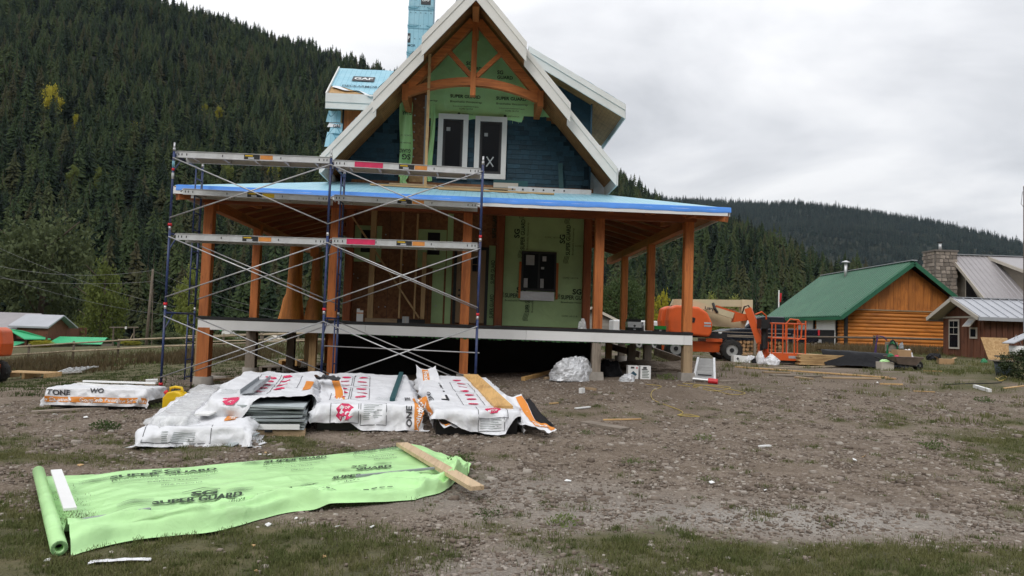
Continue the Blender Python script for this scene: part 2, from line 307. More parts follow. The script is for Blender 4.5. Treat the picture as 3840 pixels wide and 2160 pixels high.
# ------------------------------------------------------------------ mesh building
class MB:
    def __init__(s): s.v, s.f = [], []
    def add(s, vs, fs):
        o = len(s.v); s.v += [tuple(p) for p in vs]; s.f += [tuple(i + o for i in f) for f in fs]; return s
    def hexa(s, p): return s.add(p, [(0, 3, 2, 1), (4, 5, 6, 7), (0, 1, 5, 4), (1, 2, 6, 5), (2, 3, 7, 6), (3, 0, 4, 7)])
    def box(s, x0, x1, y0, y1, z0, z1): return s.hexa([(x0, y0, z0), (x1, y0, z0), (x1, y1, z0), (x0, y1, z0), (x0, y0, z1), (x1, y0, z1), (x1, y1, z1), (x0, y1, z1)])
    def beam(s, a, b, w, h, up=(0, 0, 1)):
        a, b = Vector(a), Vector(b); d = (b - a).normalized(); up = Vector(up)
        if abs(d.dot(up)) > 0.98: up = Vector((0, 1, 0))
        x = d.cross(up).normalized(); z = x.cross(d).normalized()
        P = [(-1, -1), (1, -1), (1, 1), (-1, 1)]
        return s.hexa([a + x * (i * w / 2) + z * (j * h / 2) for i, j in P] + [b + x * (i * w / 2) + z * (j * h / 2) for i, j in P]) if False else s.add(
            [a + x * (i * w / 2) + z * (j * h / 2) for i, j in P] + [b + x * (i * w / 2) + z * (j * h / 2) for i, j in P],
            [(0, 1, 2, 3), (7, 6, 5, 4), (0, 4, 5, 1), (1, 5, 6, 2), (2, 6, 7, 3), (3, 7, 4, 0)])
    def tube(s, pts, r, n=8, cap=True):
        pts = [Vector(p) for p in pts]; m = len(pts); rs = r if isinstance(r, (list, tuple)) else [r] * m
        base = len(s.v); prev = None
        for k, p in enumerate(pts):
            d = (pts[min(k + 1, m - 1)] - pts[max(k - 1, 0)]).normalized()
            up = Vector((0, 0, 1)) if abs(d.z) < 0.95 else Vector((0, 1, 0))
            x = d.cross(up).normalized(); y = d.cross(x)
            for i in range(n):
                a = 2 * math.pi * i / n; s.v.append(tuple(p + x * (math.cos(a) * rs[k]) + y * (math.sin(a) * rs[k])))
        for k in range(m - 1):
            for i in range(n):
                j = (i + 1) % n; q = base + k * n; s.f.append((q + i, q + n + i, q + n + j, q + j))
        if cap: s.f.append(tuple(base + i for i in range(n))); s.f.append(tuple(base + (m - 1) * n + i for i in reversed(range(n))))
        return s
    def prism(s, poly, ax, t0, t1):
        """polygon in the plane across axis ax, extruded from t0 to t1"""
        def P(p, t): q = list(p); q.insert(ax, t); return tuple(q)
        n = len(poly)
        return s.add([P(p, t0) for p in poly] + [P(p, t1) for p in poly], [tuple(range(n)), tuple(reversed(range(n, 2 * n)))] + [(i, i + n, (i + 1) % n + n, (i + 1) % n) for i in range(n)])
    def grid(s, fn, nu, nv, u0=0, u1=1, v0=0, v1=1):
        vs = [fn(u0 + (u1 - u0) * i / nu, v0 + (v1 - v0) * j / nv) for j in range(nv + 1) for i in range(nu + 1)]
        return s.add(vs, [(j * (nu + 1) + i, j * (nu + 1) + i + 1, (j + 1) * (nu + 1) + i + 1, (j + 1) * (nu + 1) + i) for j in range(nv) for i in range(nu)])
    def mesh(s, name, smooth=False):
        me = bpy.data.meshes.new(name); me.from_pydata(s.v, [], s.f); me.update()
        if smooth: me.polygons.foreach_set('use_smooth', [True] * len(me.polygons))
        return me
    def build(s, name, mat, parent=None, smooth=False, solid=0, fix=True):
        me = s.mesh(name, smooth)
        if fix:
            import bmesh
            bm = bmesh.new(); bm.from_mesh(me); bmesh.ops.recalc_face_normals(bm, faces=bm.faces); bm.to_mesh(me); bm.free()
        o = link(name, me, mat, parent)
        if solid: md = o.modifiers.new('thickness', 'SOLIDIFY'); md.thickness = solid; md.offset = 0
        return o
def link(name, me, mat, parent=None, loc=None, rot=None, scale=None):
    o = bpy.data.objects.new(name, me); col.objects.link(o)
    if mat is not None and me is not None and not me.materials: me.materials.append(MATS[mat] if isinstance(mat, str) else mat)
    if parent is not None: o.parent = parent
    if loc is not None: o.location = loc
    if rot is not None: o.rotation_euler = rot
    if scale is not None: o.scale = scale
    return o
def tag(o, label=None, cat=None, group=None, kind=None):
    for k, v in (('label', label), ('category', cat), ('group', group), ('kind', kind)):
        if v: o[k] = v
    return o
def thing(name, label, cat, loc=(0, 0, 0), rz=0, group=None):
    o = bpy.data.objects.new(name, None); col.objects.link(o); o.location = loc; o.rotation_euler = (0, 0, rz); o.empty_display_size = 0.2
    return tag(o, label, cat, group)
def children(o): return [c for c in bpy.data.objects if c.parent == o]
def copy_tree(o, loc, rz, label=None):
    r = o.copy(); col.objects.link(r); r.location = loc; r.rotation_euler = (0, 0, rz)
    if label: r['label'] = label
    def rec(a, b):
        for ch in [c for c in KIDS.get(a.name, [])]:
            n = ch.copy(); col.objects.link(n); n.parent = b; rec(ch, n)
    rec(o, r); return r
KIDS = {}
def note_kids(o):
    def rec(a):
        KIDS[a.name] = [c for c in bpy.data.objects if c.parent == a]
        for c in KIDS[a.name]: rec(c)
    rec(o)
_tx = {}
def text_geo(s, bold=0.0):
    """flat outline letters about 1 unit high: (vertices, faces, width)"""
    if (s, bold) in _tx: return _tx[(s, bold)]
    cu = bpy.data.curves.new('t', 'FONT'); cu.body = s; cu.resolution_u = 3; cu.offset = bold; cu.size = 1.0
    ob = bpy.data.objects.new('t', cu); col.objects.link(ob); dg = bpy.context.evaluated_depsgraph_get(); dg.update()
    me = bpy.data.meshes.new_from_object(ob.evaluated_get(dg))
    vs = [(v.co.x, v.co.y) for v in me.vertices]; fs = [tuple(p.vertices) for p in me.polygons]
    bpy.data.objects.remove(ob); bpy.data.meshes.remove(me)
    w = max([v[0] for v in vs] + [0.01]); _tx[(s, bold)] = (vs, fs, w); return _tx[(s, bold)]
def write(name, text, fn, parent, mat, height, width=None, bold=0.01, x0=0.0, y0=0.0, anchor='l'):
    """letters laid on a surface: fn(x, y) gives the point for metres right and metres up in the print"""
    vs, fs, w = text_geo(text, bold); kx = (width / w) if width else height / 0.73; ky = height / 0.73
    dx = x0 - (w * kx / 2 if anchor == 'c' else 0)
    b = MB(); b.add([fn(dx + x * kx, y0 + y * ky) for x, y in vs], fs); return b.build(name, mat, parent, fix=False)
# ================================================================== GROUND
def fast_mesh(name, V, F, smooth=False):
    V = np.asarray(V, np.float32); F = np.asarray(F, np.int32); me = bpy.data.meshes.new(name)
    me.vertices.add(len(V)); me.vertices.foreach_set('co', V.ravel())
    k = F.shape[1]; me.loops.add(F.size); me.loops.foreach_set('vertex_index', F.ravel())
    me.polygons.add(len(F)); me.polygons.foreach_set('loop_start', np.arange(0, F.size, k, dtype=np.int32))
    if smooth: me.polygons.foreach_set('use_smooth', np.ones(len(F), bool))
    me.update(calc_edges=True); return me
def grass_at(x, y):
    n = fbm(x * 0.55 + 3, y * 0.55 + 8, 4); f = fbm(x * 2.3, y * 2.3 + 40, 3)
    w = sstep(6.8, 5.2, y) * (0.66 + 0.30 * sstep(0.3, 3.2, x)) + 0.62 * sstep(-1.6, -3.4, x) * sstep(7.6, 8.4, y) * sstep(11.2, 9.6, y)
    w = w + 0.85 * sstep(3.4, 7.5, x - 0.12 * (y - 8)) * sstep(25, 8, y) * 0.80 + 0.9 * sstep(10, 15, x) * sstep(12, 19, y)
    w = w + 0.55 * sstep(-1.0, -2.6, x) * sstep(7.2, 5.8, y) * 0.8 + 0.6 * sstep(17, 30, y) + 0.5 * sstep(-9, -12, x) * sstep(14, 17, y)
    w = w - 0.5 * sstep(1.0, 0.35, np.hypot((x - 0.4) / 1.6, (y - 4.9) / 0.8))
    return np.clip((w * 0.95 + (n - 0.5) * 1.7 + (f - 0.5) * 1.0 - 0.14) * 1.25, 0, 1)
def pale_at(x, y):
    n = fbm(x * 0.8 + 60, y * 0.8, 4)
    w = np.exp(-((x - 2.4) / 1.9) ** 2 - ((y - 6.35 - 0.1 * x) / 0.55) ** 2) * 1.2 + np.exp(-((x + 0.2) / 1.5) ** 2 - ((y - 7.4) / 0.9) ** 2) * 0.6 + np.exp(-((x - 0.2) / 1.0) ** 2 - ((y - 5.0) / 0.5) ** 2) * 0.55
    return np.clip(w * (0.3 + 1.4 * n), 0, 1)
def axis(segs):
    out = [segs[0][0]]
    for a, b, s0, s1 in segs:
        x = a; n = max(2, int((b - a) / ((s0 + s1) / 2))); t = np.linspace(0, 1, n + 1)[1:]
        out += list(a + (b - a) * (t * s0 + (s1 - s0) * t * t / 2) / ((s0 + s1) / 2))
    return np.array(out)
gx = axis([(-600, -90, 120, 20), (-90, -20, 6, 1.0), (-20, -9, 0.8, 0.2), (-9, 9, 0.085, 0.085), (9, 20, 0.2, 0.8), (20, 90, 1.0, 6), (90, 600, 20, 120)])
gy = axis([(-80, -12, 20, 4), (-12, 3, 2, 0.3), (3, 16, 0.085, 0.085), (16, 26, 0.15, 0.6), (26, 135, 0.8, 5), (135, 700, 20, 120)])
X, Y = np.meshgrid(gx, gy); Z = G(X, Y)
fine = sstep(26, 12, np.hypot(X, Y))
Z = Z + fine * ((fbm(X * 3.2, Y * 3.2, 4) - 0.5) * 0.035 + (fbm(X * 9, Y * 9, 2) - 0.5) * 0.012)
nx, ny = len(gx), len(gy); idx = np.arange(nx * ny).reshape(ny, nx)
F = np.stack([idx[:-1, :-1], idx[:-1, 1:], idx[1:, 1:], idx[1:, :-1]], -1).reshape(-1, 4)
gme = fast_mesh('ground', np.stack([X, Y, Z], -1).reshape(-1, 3), F, True)
for nm, fn in (('grass', grass_at), ('pale', pale_at)):
    a = gme.attributes.new(nm, 'FLOAT', 'POINT'); a.data.foreach_set('value', fn(X, Y).ravel().astype(np.float32))
t = NT('dirt and gravel'); v = t.coord()
n1 = t.noise(v, 1.1, 6, 0.6); n2 = t.noise(v, 14, 5, 0.7); n3 = t.noise(v, 60, 3, 0.6)
vo = t.node('ShaderNodeTexVoronoi', {'Vector': v, 'Scale': 34.0}); vo2 = t.node('ShaderNodeTexVoronoi', {'Vector': v, 'Scale': 70.0})
dirt = t.ramp(n1, [(0.28, (0.140, 0.106, 0.078)), (0.5, (0.208, 0.164, 0.126)), (0.72, (0.280, 0.230, 0.184))])
dirt = t.mix(t.math('MULTIPLY', t.ramp(n2, [(0.35, (1, 1, 1)), (0.55, (0, 0, 0))]), 0.55), dirt, (0.066, 0.046, 0.031))
peb = t.ramp(t.node('ShaderNodeSeparateColor', {0: vo.outputs['Color']}).outputs[0], [(0.2, (0.09, 0.066, 0.048)), (0.55, (0.20, 0.158, 0.122)), (0.95, (0.38, 0.335, 0.285))])
dirt = t.mix(t.ramp(vo.outputs['Distance'], [(0.22, (0.75,) * 3), (0.42, (0, 0, 0))]), dirt, peb)
dirt = t.mix(t.ramp(n3, [(0.52, (0, 0, 0)), (0.72, (0.55,) * 3)]), dirt, (0.27, 0.225, 0.18))
pa = t.node('ShaderNodeAttribute', attribute_name='pale').outputs['Fac']
dirt = t.mix(t.math('MULTIPLY', pa, 0.7), dirt, t.ramp(n3, [(0.3, (0.27, 0.25, 0.225)), (0.7, (0.44, 0.42, 0.39))]))
ga = t.node('ShaderNodeAttribute', attribute_name='grass').outputs['Fac']
gm = t.math('MULTIPLY', t.ramp(t.math('ADD', ga, t.math('MULTIPLY_ADD', n2, 0.9, -0.45)), [(0.15, (0, 0, 0)), (0.75, (1, 1, 1))]), 0.85)
gc = t.ramp(t.noise(v, 3.0, 5), [(0.3, (0.062, 0.068, 0.030)), (0.55, (0.105, 0.100, 0.046)), (0.75, (0.155, 0.128, 0.070))])
t.base(t.mix(gm, dirt, gc))
t.bump(t.math('ADD', t.math('MULTIPLY', n2, 0.8), t.math('ADD', t.math('MULTIPLY', n3, 0.3), t.math('MULTIPLY', vo.outputs['Distance'], -0.7))), 0.75, 0.035)
t.done('ground', 0.95, 0, 0.15)
tag(link('ground', gme, 'ground'), kind='structure')

def blades(name, label, mat, xs, ys, h, wd, lean, cat='grass'):
    n = len(xs); zs = G(xs, ys); a = rng.random(n) * 2 * np.pi; l = rng.random(n) * lean; b = rng.random(n) * 2 * np.pi
    dx, dy = np.cos(a) * wd / 2, np.sin(a) * wd / 2; ox, oy = np.cos(b) * l * h, np.sin(b) * l * h
    V = np.empty((n, 5, 3)); z0 = zs - 0.01
    V[:, 0] = np.stack([xs - dx, ys - dy, z0], -1); V[:, 1] = np.stack([xs + dx, ys + dy, z0], -1)
    V[:, 2] = np.stack([xs - dx * .7 + ox * .4, ys - dy * .7 + oy * .4, zs + h * .6], -1); V[:, 3] = np.stack([xs + dx * .7 + ox * .4, ys + dy * .7 + oy * .4, zs + h * .6], -1)
    V[:, 4] = np.stack([xs + ox, ys + oy, zs + h * (1 - l * .35)], -1)
    i = np.arange(n)[:, None] * 5
    F = np.concatenate([i + [0, 1, 3], i + [0, 3, 2], i + [2, 3, 4]], 0)
    return tag(link(name, fast_mesh(name, V.reshape(-1, 3), F), mat), label, cat, kind='stuff')
def scatter(n, x0, x1, y0, y1, dens, p=1.0):
    out = []
    while sum(len(o[0]) for o in out) < n:
        x = rng.uniform(x0, x1, n * 2); y = y0 * (y1 / y0) ** rng.random(n * 2); k = rng.random(n * 2) < dens(x, y) ** p
        out.append((x[k], y[k]))
    x = np.concatenate([o[0] for o in out])[:n]; y = np.concatenate([o[1] for o in out])[:n]; return x, y
xs, ys = scatter(140000, -9, 9, 3.6, 14, lambda x, y: grass_at(x, y) * sstep(0.40, 0.62, fbm(x * 4.2, y * 4.2, 3) + 0.12 * grass_at(x, y)) * (np.abs(x) < 0.75 * y + 1), 1.3)
blades('grass', 'short green grass in patches on the dirt near the front', 'grass', xs, ys, rng.uniform(0.010, 0.050, len(xs)) * (0.6 + 0.8 * fbm(xs, ys, 2)), 0.005, 1.1)
def tufts(n, per, x0, x1, y0, y1, dens, r0, r1):
    cx, cy = scatter(n, x0, x1, y0, y1, dens); rr = np.repeat(rng.uniform(r0, r1, n), per); a = rng.random(n * per) * 6.283; q = np.abs(rng.normal(0, .55, n * per)) * rr
    return np.repeat(cx, per) + np.cos(a) * q * 1.3, np.repeat(cy, per) + np.sin(a) * q, rr
xs, ys, rr = tufts(1500, 46, -9, 10, 3.8, 15, lambda x, y: (0.10 + 0.9 * grass_at(x, y)) * (np.abs(x) < 0.75 * y + 1), 0.03, 0.13)
blades('grass', 'scattered low tufts of grass rooted in the stony dirt', 'grass', xs, ys, rng.uniform(0.25, 0.75, len(xs)) * rr * 0.75, 0.006, 1.0)
xs, ys, rr = tufts(1500, 30, 5, 27, 13, 36, lambda x, y: 0.06 + 0.94 * grass_at(x, y), 0.08, 0.35)
blades('grass', 'taller green grass and weeds in front of the cabins on the right', 'grass', xs, ys, rng.uniform(0.25, 0.8, len(xs)) * rr * 0.8, 0.014, 0.9)
xs, ys, rr = tufts(1300, 26, -22, -5.5, 14.5, 34, lambda x, y: 0.5 + 0 * x, 0.06, 0.3)
blades('grass', 'low rough grass on the dirt left of the scaffold', 'grass', xs, ys, rng.uniform(0.2, 0.7, len(xs)) * rr * 0.6, 0.014, 1.0)
xs, ys = scatter(26000, -36, -7, 27, 46, lambda x, y: sstep(0.44, 0.68, fbm(x * 0.35, y * 0.35 + 5, 4)) * sstep(28, 36, y))
blades('dry_weeds', 'tall brown dry weeds in front of the pole fence on the left', 'drygrass', xs, ys, rng.uniform(0.15, 0.75, len(xs)) * (0.4 + 1.2 * fbm(xs * .6, ys * .6, 3)), 0.025, 0.7, 'weeds')
xs, ys = scatter(9000, 9, 22, 36, 42, lambda x, y: 0.8 + 0 * x)
blades('dry_weeds', 'dry grass along the rail fence before the log building', 'drygrass', xs, ys, rng.uniform(0.15, 0.6, len(xs)), 0.03, 0.5, 'weeds')
xs, ys = scatter(16000, -30, 12, 34, 75, lambda x, y: 0.8 + 0 * x)
blades('meadow_grass', 'green meadow grass behind the new house', 'grass', xs, ys, rng.uniform(0.06, 0.2, len(xs)), 0.05, 0.7)
# loose stones
def stones(n, name, label, x0, x1, y0, y1, lo, hi, dens):
    xs, ys = scatter(n, x0, x1, y0, y1, dens); zs = G(xs, ys)
    s = lo * (hi / lo) ** (rng.random(n) ** 2.2); c = np.array([(-1, -1, -1), (1, -1, -1), (1, 1, -1), (-1, 1, -1), (-.8, -.8, 1), (.8, -.8, 1), (.8, .8, 1), (-.8, .8, 1)], float)
    V = c[None] * (0.62 + 0.5 * rng.random((n, 8, 3))); V *= np.stack([s, s * rng.uniform(.55, .95, n), s * rng.uniform(.28, .6, n)], -1)[:, None]
    a = rng.random(n) * 6.283; ca, sa = np.cos(a)[:, None], np.sin(a)[:, None]
    x = V[..., 0] * ca - V[..., 1] * sa; y = V[..., 0] * sa + V[..., 1] * ca
    V = np.stack([x + xs[:, None], y + ys[:, None], V[..., 2] + zs[:, None] + s[:, None] * .12], -1)
    q = np.array([(0, 3, 2, 1), (4, 5, 6, 7), (0, 1, 5, 4), (1, 2, 6, 5), (2, 3, 7, 6), (3, 0, 4, 7)])
    F = (np.arange(n)[:, None, None] * 8 + q[None]).reshape(-1, 4)
    return tag(link(name, fast_mesh(name, V.reshape(-1, 3), F), 'gravelstone'), label, 'gravel', kind='stuff')
t = NT('gravel stone'); geo = t.node('ShaderNodeNewGeometry')
t.base(t.mix(t.math('MULTIPLY', t.noise(t.coord(), 22, 4), 0.6), t.ramp(geo.outputs['Random Per Island'], [(0.0, (0.085, 0.062, 0.046)), (0.4, (0.185, 0.142, 0.110)), (0.75, (0.285, 0.235, 0.195)), (1.0, (0.50, 0.455, 0.40))]), (0.15, 0.118, 0.092)))
t.done('gravelstone', 0.9)
def nog(x, y): return np.clip(1.0 - 1.1 * grass_at(x, y), 0.03, 1) * sstep(0.22, 0.55, fbm(x * 0.9 + 30, y * 0.9, 3)) * (np.abs(x) < 0.75 * y + 1)
stones(78000, 'gravel', 'small loose stones scattered over the dirt yard', -9, 12, 3.8, 19, 0.0055, 0.028, nog)
stones(3600, 'gravel', 'coarser broken stones on the dirt in front of the porch', -6, 11, 7.0, 17, 0.018, 0.062, nog)

# ================================================================== HILLS
def sky_line(pts):
    out = []
    for px, py in pts:
        d = ray(px, py); out.append((math.atan2(d.x, d.y), d.z / math.hypot(d.x, d.y)))
    a = np.array(out); return lambda az: np.interp(az, a[:, 0], a[:, 1])
near_sky = sky_line([(-900, -420), (0, -230), (350, -115), (600, -25), (800, 45), (1000, 105), (1250, 170), (1500, 262), (1900, 415), (2300, 618), (2500, 742), (2620, 780), (2741, 812), (2837, 836), (2964, 892), (3047, 962), (3136, 1000), (3300, 1085), (3500, 1190), (3700, 1270), (4200, 1330)])
far_sky = sky_line([(1700, 560), (2300, 690), (2500, 728), (2750, 742), (3000, 748), (3250, 774), (3500, 808), (3700, 852), (3840, 890), (4100, 965), (4600, 1120)])
near_r = lambda az: np.interp(az, [R(-50), R(-34), R(-10), R(8), R(16), R(26), R(34)], [900, 780, 760, 700, 560, 420, 330])
base_r = lambda az: np.interp(az, [R(-50), R(-30), R(0), R(20), R(34)], [250, 225, 215, 225, 250])
def near_h(x, y):
    az = np.arctan2(x, y); r = np.hypot(x, y); rr = near_r(az); r0 = base_r(az); zr = rr * near_sky(az) - 15 + 1.6
    s = (r - r0) / (rr - r0); up = -5 + (zr + 5) * np.clip(s, 0, 1) ** 1.12
    dn = zr - np.maximum(0, r - rr) * 0.42
    nz = (fbm(x / 90, y / 90, 4) - 0.5) * 46 * np.clip(s * 3, 0, 1) * np.clip((1.05 - s) * 4, 0.12, 1)
    return np.where(s < 1, up, dn) + nz - 4 * (s < 0)
def far_h(x, y):
    az = np.arctan2(x, y); r = np.hypot(x, y); zr = 2050 * far_sky(az) - 15 + 1.6; s = (r - 800) / 1250.0
    up = -20 + (zr + 20) * np.clip(s, 0, 1) ** 1.05
    return np.where(s < 1, up, zr - np.maximum(0, r - 2050) * 0.4) + (fbm(x / 260 + 4, y / 260, 4) - 0.5) * 150 * np.clip(s * 3, 0, 1) * np.clip((1.03 - s) * 3.5, 0.05, 1)
def hill(name, hf, a0, a1, r0, r1, na, nr, mat):
    A, RR = np.meshgrid(np.linspace(a0, a1, na), np.linspace(r0, r1, nr)); x, y = RR * np.sin(A), RR * np.cos(A)
    idx = np.arange(na * nr).reshape(nr, na); F = np.stack([idx[:-1, :-1], idx[:-1, 1:], idx[1:, 1:], idx[1:, :-1]], -1).reshape(-1, 4)
    return tag(link(name, fast_mesh(name, np.stack([x, y, hf(x, y)], -1).reshape(-1, 3), F, True), mat), kind='structure')
t = NT('forest floor'); v = t.coord(); t.base(t.ramp(t.noise(v, 0.03, 6, 0.7), [(0.3, (0.012, 0.016, 0.009)), (0.6, (0.022, 0.026, 0.014)), (0.8, (0.045, 0.036, 0.020))])); t.done('forestfloor', 0.95)
hill('hill', near_h, R(-60), R(40), 200, 1050, 150, 120, 'forestfloor')
def sky_block_h(x, y):
    r = np.hypot(x, y); return -6 + np.maximum(0, r - 160) * 0.42 * (0.7 + 0.6 * fbm(x / 200, y / 200, 3))
hill('hill', sky_block_h, R(62), R(278), 150, 620, 90, 24, 'forestfloor')       # unseen hill added behind the camera to block low sky light
hill('hill', far_h, R(-8), R(48), 780, 2500, 110, 80, 'forestfloor')

# ================================================================== CONIFERS
def conifer_mesh(name, seed, tiers, spikes, wide, mat, sparse=0.0):
    rd = random.Random(seed); b = MB(); fs2 = []
    b.tube([(0, 0, -0.03), (0, 0, 0.5), (0, 0, 0.97)], [0.016, 0.010, 0.002], 5); nt = len(b.f)
    for k in range(tiers):
        q = k / (tiers - 1); z = 0.10 + 0.88 * q; rad = wide * (1 - q) ** 0.85 * rd.uniform(0.78, 1.12) + 0.012
        n = max(5, int(spikes * (1 - 0.5 * q))); off = rd.random() * 6.28
        for i in range(n):
            if rd.random() < sparse: continue
            a = off + 6.283 * i / n + rd.uniform(-.2, .2); rr = rad * rd.uniform(0.45, 1.25); dz = rr * rd.uniform(0.25, 0.55)
            w = rr * rd.uniform(0.26, 0.42); zz = z + rd.uniform(-.022, .022)
            ca, sa = math.cos(a), math.sin(a); top = (0, 0, zz + 0.03 + rr * 0.15)
            m = (ca * rr * .55, sa * rr * .55)
            l = (m[0] - sa * w * .55, m[1] + ca * w * .55, zz - dz * .55 - 0.012); r_ = (m[0] + sa * w * .55, m[1] - ca * w * .55, zz - dz * .55 - 0.012)
            b.add([top, l, (ca * rr, sa * rr, zz - dz + rr * 0.06), r_], [(0, 1, 2), (0, 2, 3)])
    me = b.mesh(name); me.materials.append(MATS['bark']); me.materials.append(MATS[mat])
    me.polygons.foreach_set('material_index', [0 if i < nt else 1 for i in range(len(me.polygons))]); return me
CON = [conifer_mesh('conifer_tree', 1, 22, 14, 0.25, 'needles', 0.08), conifer_mesh('conifer_tree', 2, 24, 13, 0.20, 'needles', 0.12), conifer_mesh('conifer_tree', 3, 20, 16, 0.30, 'needles', 0.1), conifer_mesh('conifer_tree', 4, 22, 11, 0.18, 'needles', 0.35), conifer_mesh('conifer_tree', 5, 18, 14, 0.28, 'needles', 0.2)]
FCON = [conifer_mesh('conifer_tree', 11, 9, 9, 0.32, 'hazeneedles'), conifer_mesh('conifer_tree', 12, 8, 9, 0.26, 'hazeneedles')]
def polar(n, a0, a1, r0, r1, p=1.0):
    a = rng.uniform(a0, a1, n); r = (r0 ** 2 + (r1 ** 2 - r0 ** 2) * rng.random(n) ** p) ** .5; return a, r
a, r = polar(19000, R(-42), R(36), 205, 830, 1.15)
keep = r < near_r(a) + 30; keep &= r > base_r(a) - 4; a, r = a[keep], r[keep]
tx, ty = r * np.sin(a), r * np.cos(a)
clear = fbm(tx / 45, ty / 45, 3) < 0.77; a, r, tx, ty = a[clear], r[clear], tx[clear], ty[clear]
tz = near_h(tx, ty); th = rng.uniform(10, 20, len(tx)) * (0.75 + 0.5 * fbm(tx / 60 + 9, ty / 60, 2))
s_ = (r - base_r(a)) / (near_r(a) - base_r(a))
vis = (a > R(-36)) & (a < R(26)); sky_i = [i for i in np.argsort(-s_ * (s_ < 1.01) * vis)[:70]]
low_i = [i for i in np.argsort(np.where(vis, r, 1e9))[:130:2]]
single = set(sky_i) | set(low_i)
CONOBJ = []
for q, i in enumerate(sky_i + [i for i in low_i if i not in set(sky_i)]):
    o = link('conifer_tree', CON[q % 5], None, None, (tx[i], ty[i], tz[i] - 0.3), (0, 0, random.random() * 6.28), (th[i] * random.uniform(.9, 1.15),) * 2 + (th[i],))
    if i in set(sky_i): tag(o, 'dark conifer along the skyline of the forested hill', 'conifer', 'conifers along the ridge of the near hill')
    else: tag(o, 'dark conifer at the foot of the forested hill', 'conifer', 'conifers at the foot of the near hill')
    CONOBJ.append(o)
FOBJ = []
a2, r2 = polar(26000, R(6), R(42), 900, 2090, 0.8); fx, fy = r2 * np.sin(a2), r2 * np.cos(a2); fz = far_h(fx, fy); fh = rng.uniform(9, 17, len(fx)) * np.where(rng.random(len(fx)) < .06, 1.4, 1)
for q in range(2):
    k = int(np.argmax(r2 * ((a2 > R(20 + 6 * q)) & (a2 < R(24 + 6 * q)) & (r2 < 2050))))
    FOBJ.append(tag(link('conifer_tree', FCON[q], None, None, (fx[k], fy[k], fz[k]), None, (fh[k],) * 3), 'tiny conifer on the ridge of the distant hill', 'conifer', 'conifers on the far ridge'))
def forest(name, label, pts, hts, sources):
    n = len(pts); me = bpy.data.meshes.new(name); me.vertices.add(n); me.vertices.foreach_set('co', np.asarray(pts, np.float32).ravel())
    for nm, ty_, val in (('hgt', 'FLOAT', hts), ('spin', 'FLOAT', rng.random(n) * 6.28), ('tint', 'FLOAT', rng.random(n))):
        at_ = me.attributes.new(nm, ty_, 'POINT'); at_.data.foreach_set('value', np.asarray(val, np.float32))
    at_ = me.attributes.new('pick', 'INT', 'POINT'); at_.data.foreach_set('value', rng.integers(0, len(sources), n).astype(np.int32))
    o = link(name, me, None); ng = bpy.data.node_groups.new(name, 'GeometryNodeTree')
    ng.interface.new_socket('Geometry', in_out='INPUT', socket_type='NodeSocketGeometry'); ng.interface.new_socket('Geometry', in_out='OUTPUT', socket_type='NodeSocketGeometry')
    N, L = ng.nodes, ng.links; gi, go = N.new('NodeGroupInput'), N.new('NodeGroupOutput'); iop = N.new('GeometryNodeInstanceOnPoints'); jn = N.new('GeometryNodeJoinGeometry')
    for s in reversed(sources):
        oi = N.new('GeometryNodeObjectInfo'); oi.inputs['Object'].default_value = s; oi.inputs['As Instance'].default_value = False; oi.transform_space = 'ORIGINAL'; gti = N.new('GeometryNodeGeometryToInstance'); L.new(oi.outputs['Geometry'], gti.inputs[0]); L.new(gti.outputs[0], jn.inputs[0])
    def attr(nm, ty_): a_ = N.new('GeometryNodeInputNamedAttribute'); a_.data_type = ty_; a_.inputs['Name'].default_value = nm; return [s for s in a_.outputs if s.enabled and s.name == 'Attribute'][0]
    L.new(gi.outputs[0], iop.inputs['Points']); L.new(jn.outputs[0], iop.inputs['Instance']); iop.inputs['Pick Instance'].default_value = True
    L.new(attr('pick', 'INT'), iop.inputs['Instance Index']); L.new(attr('hgt', 'FLOAT'), iop.inputs['Scale'])
    cx = N.new('ShaderNodeCombineXYZ'); L.new(attr('spin', 'FLOAT'), cx.inputs[2]); L.new(cx.outputs[0], iop.inputs['Rotation']); L.new(iop.outputs[0], go.inputs[0])
    o.modifiers.new('trees', 'NODES').node_group = ng
    return tag(o, label, 'forest', kind='stuff')
rest = np.array([i for i in range(len(tx)) if i not in single])
forest('conifer_forest', 'dense dark conifer forest covering the steep hillside', np.stack([tx, ty, tz - 0.3], -1)[rest], th[rest], CONOBJ[:5])
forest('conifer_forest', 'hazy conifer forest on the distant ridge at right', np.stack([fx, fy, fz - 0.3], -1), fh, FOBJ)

# ================================================================== LEAFY TREES AND SHRUBS
def crown_mesh(name, seed, shape, n, leaf, clumps):
    rd = np.random.default_rng(seed); C = []
    while len(C) < clumps:
        p = rd.uniform(-1, 1, 3); 
        if np.linalg.norm(p) > 1: continue
        rad = 1.0 if shape == 'round' else (1 - 0.75 * max(0, p[2])) if shape == 'ovoid' else 0.9
        if np.hypot(p[0], p[1]) > rad or np.linalg.norm(p) < 0.45: continue
        C.append(p)
    C = np.array(C); k = rd.integers(0, clumps, n); s = rd.uniform(0.12, 0.26, clumps)[k]
    P = C[k] + rd.normal(0, 1, (n, 3)) * s[:, None] * 0.62
    d = rd.normal(0, 1, (n, 3)); d /= np.linalg.norm(d, axis=1)[:, None]; e_ = np.cross(d, rd.normal(0, 1, (n, 3))); e_ /= np.linalg.norm(e_, axis=1)[:, None]
    L = leaf * rd.uniform(.6, 1.4, n)[:, None]
    V = np.stack([P - d * L, P + e_ * L * .55, P + d * L, P - e_ * L * .55], 1)
    V[..., 2] = V[..., 2] * 0.5 + 0.5; V[..., :2] *= 0.5
    return fast_mesh(name, V.reshape(-1, 3), np.arange(n * 4).reshape(-1, 4))
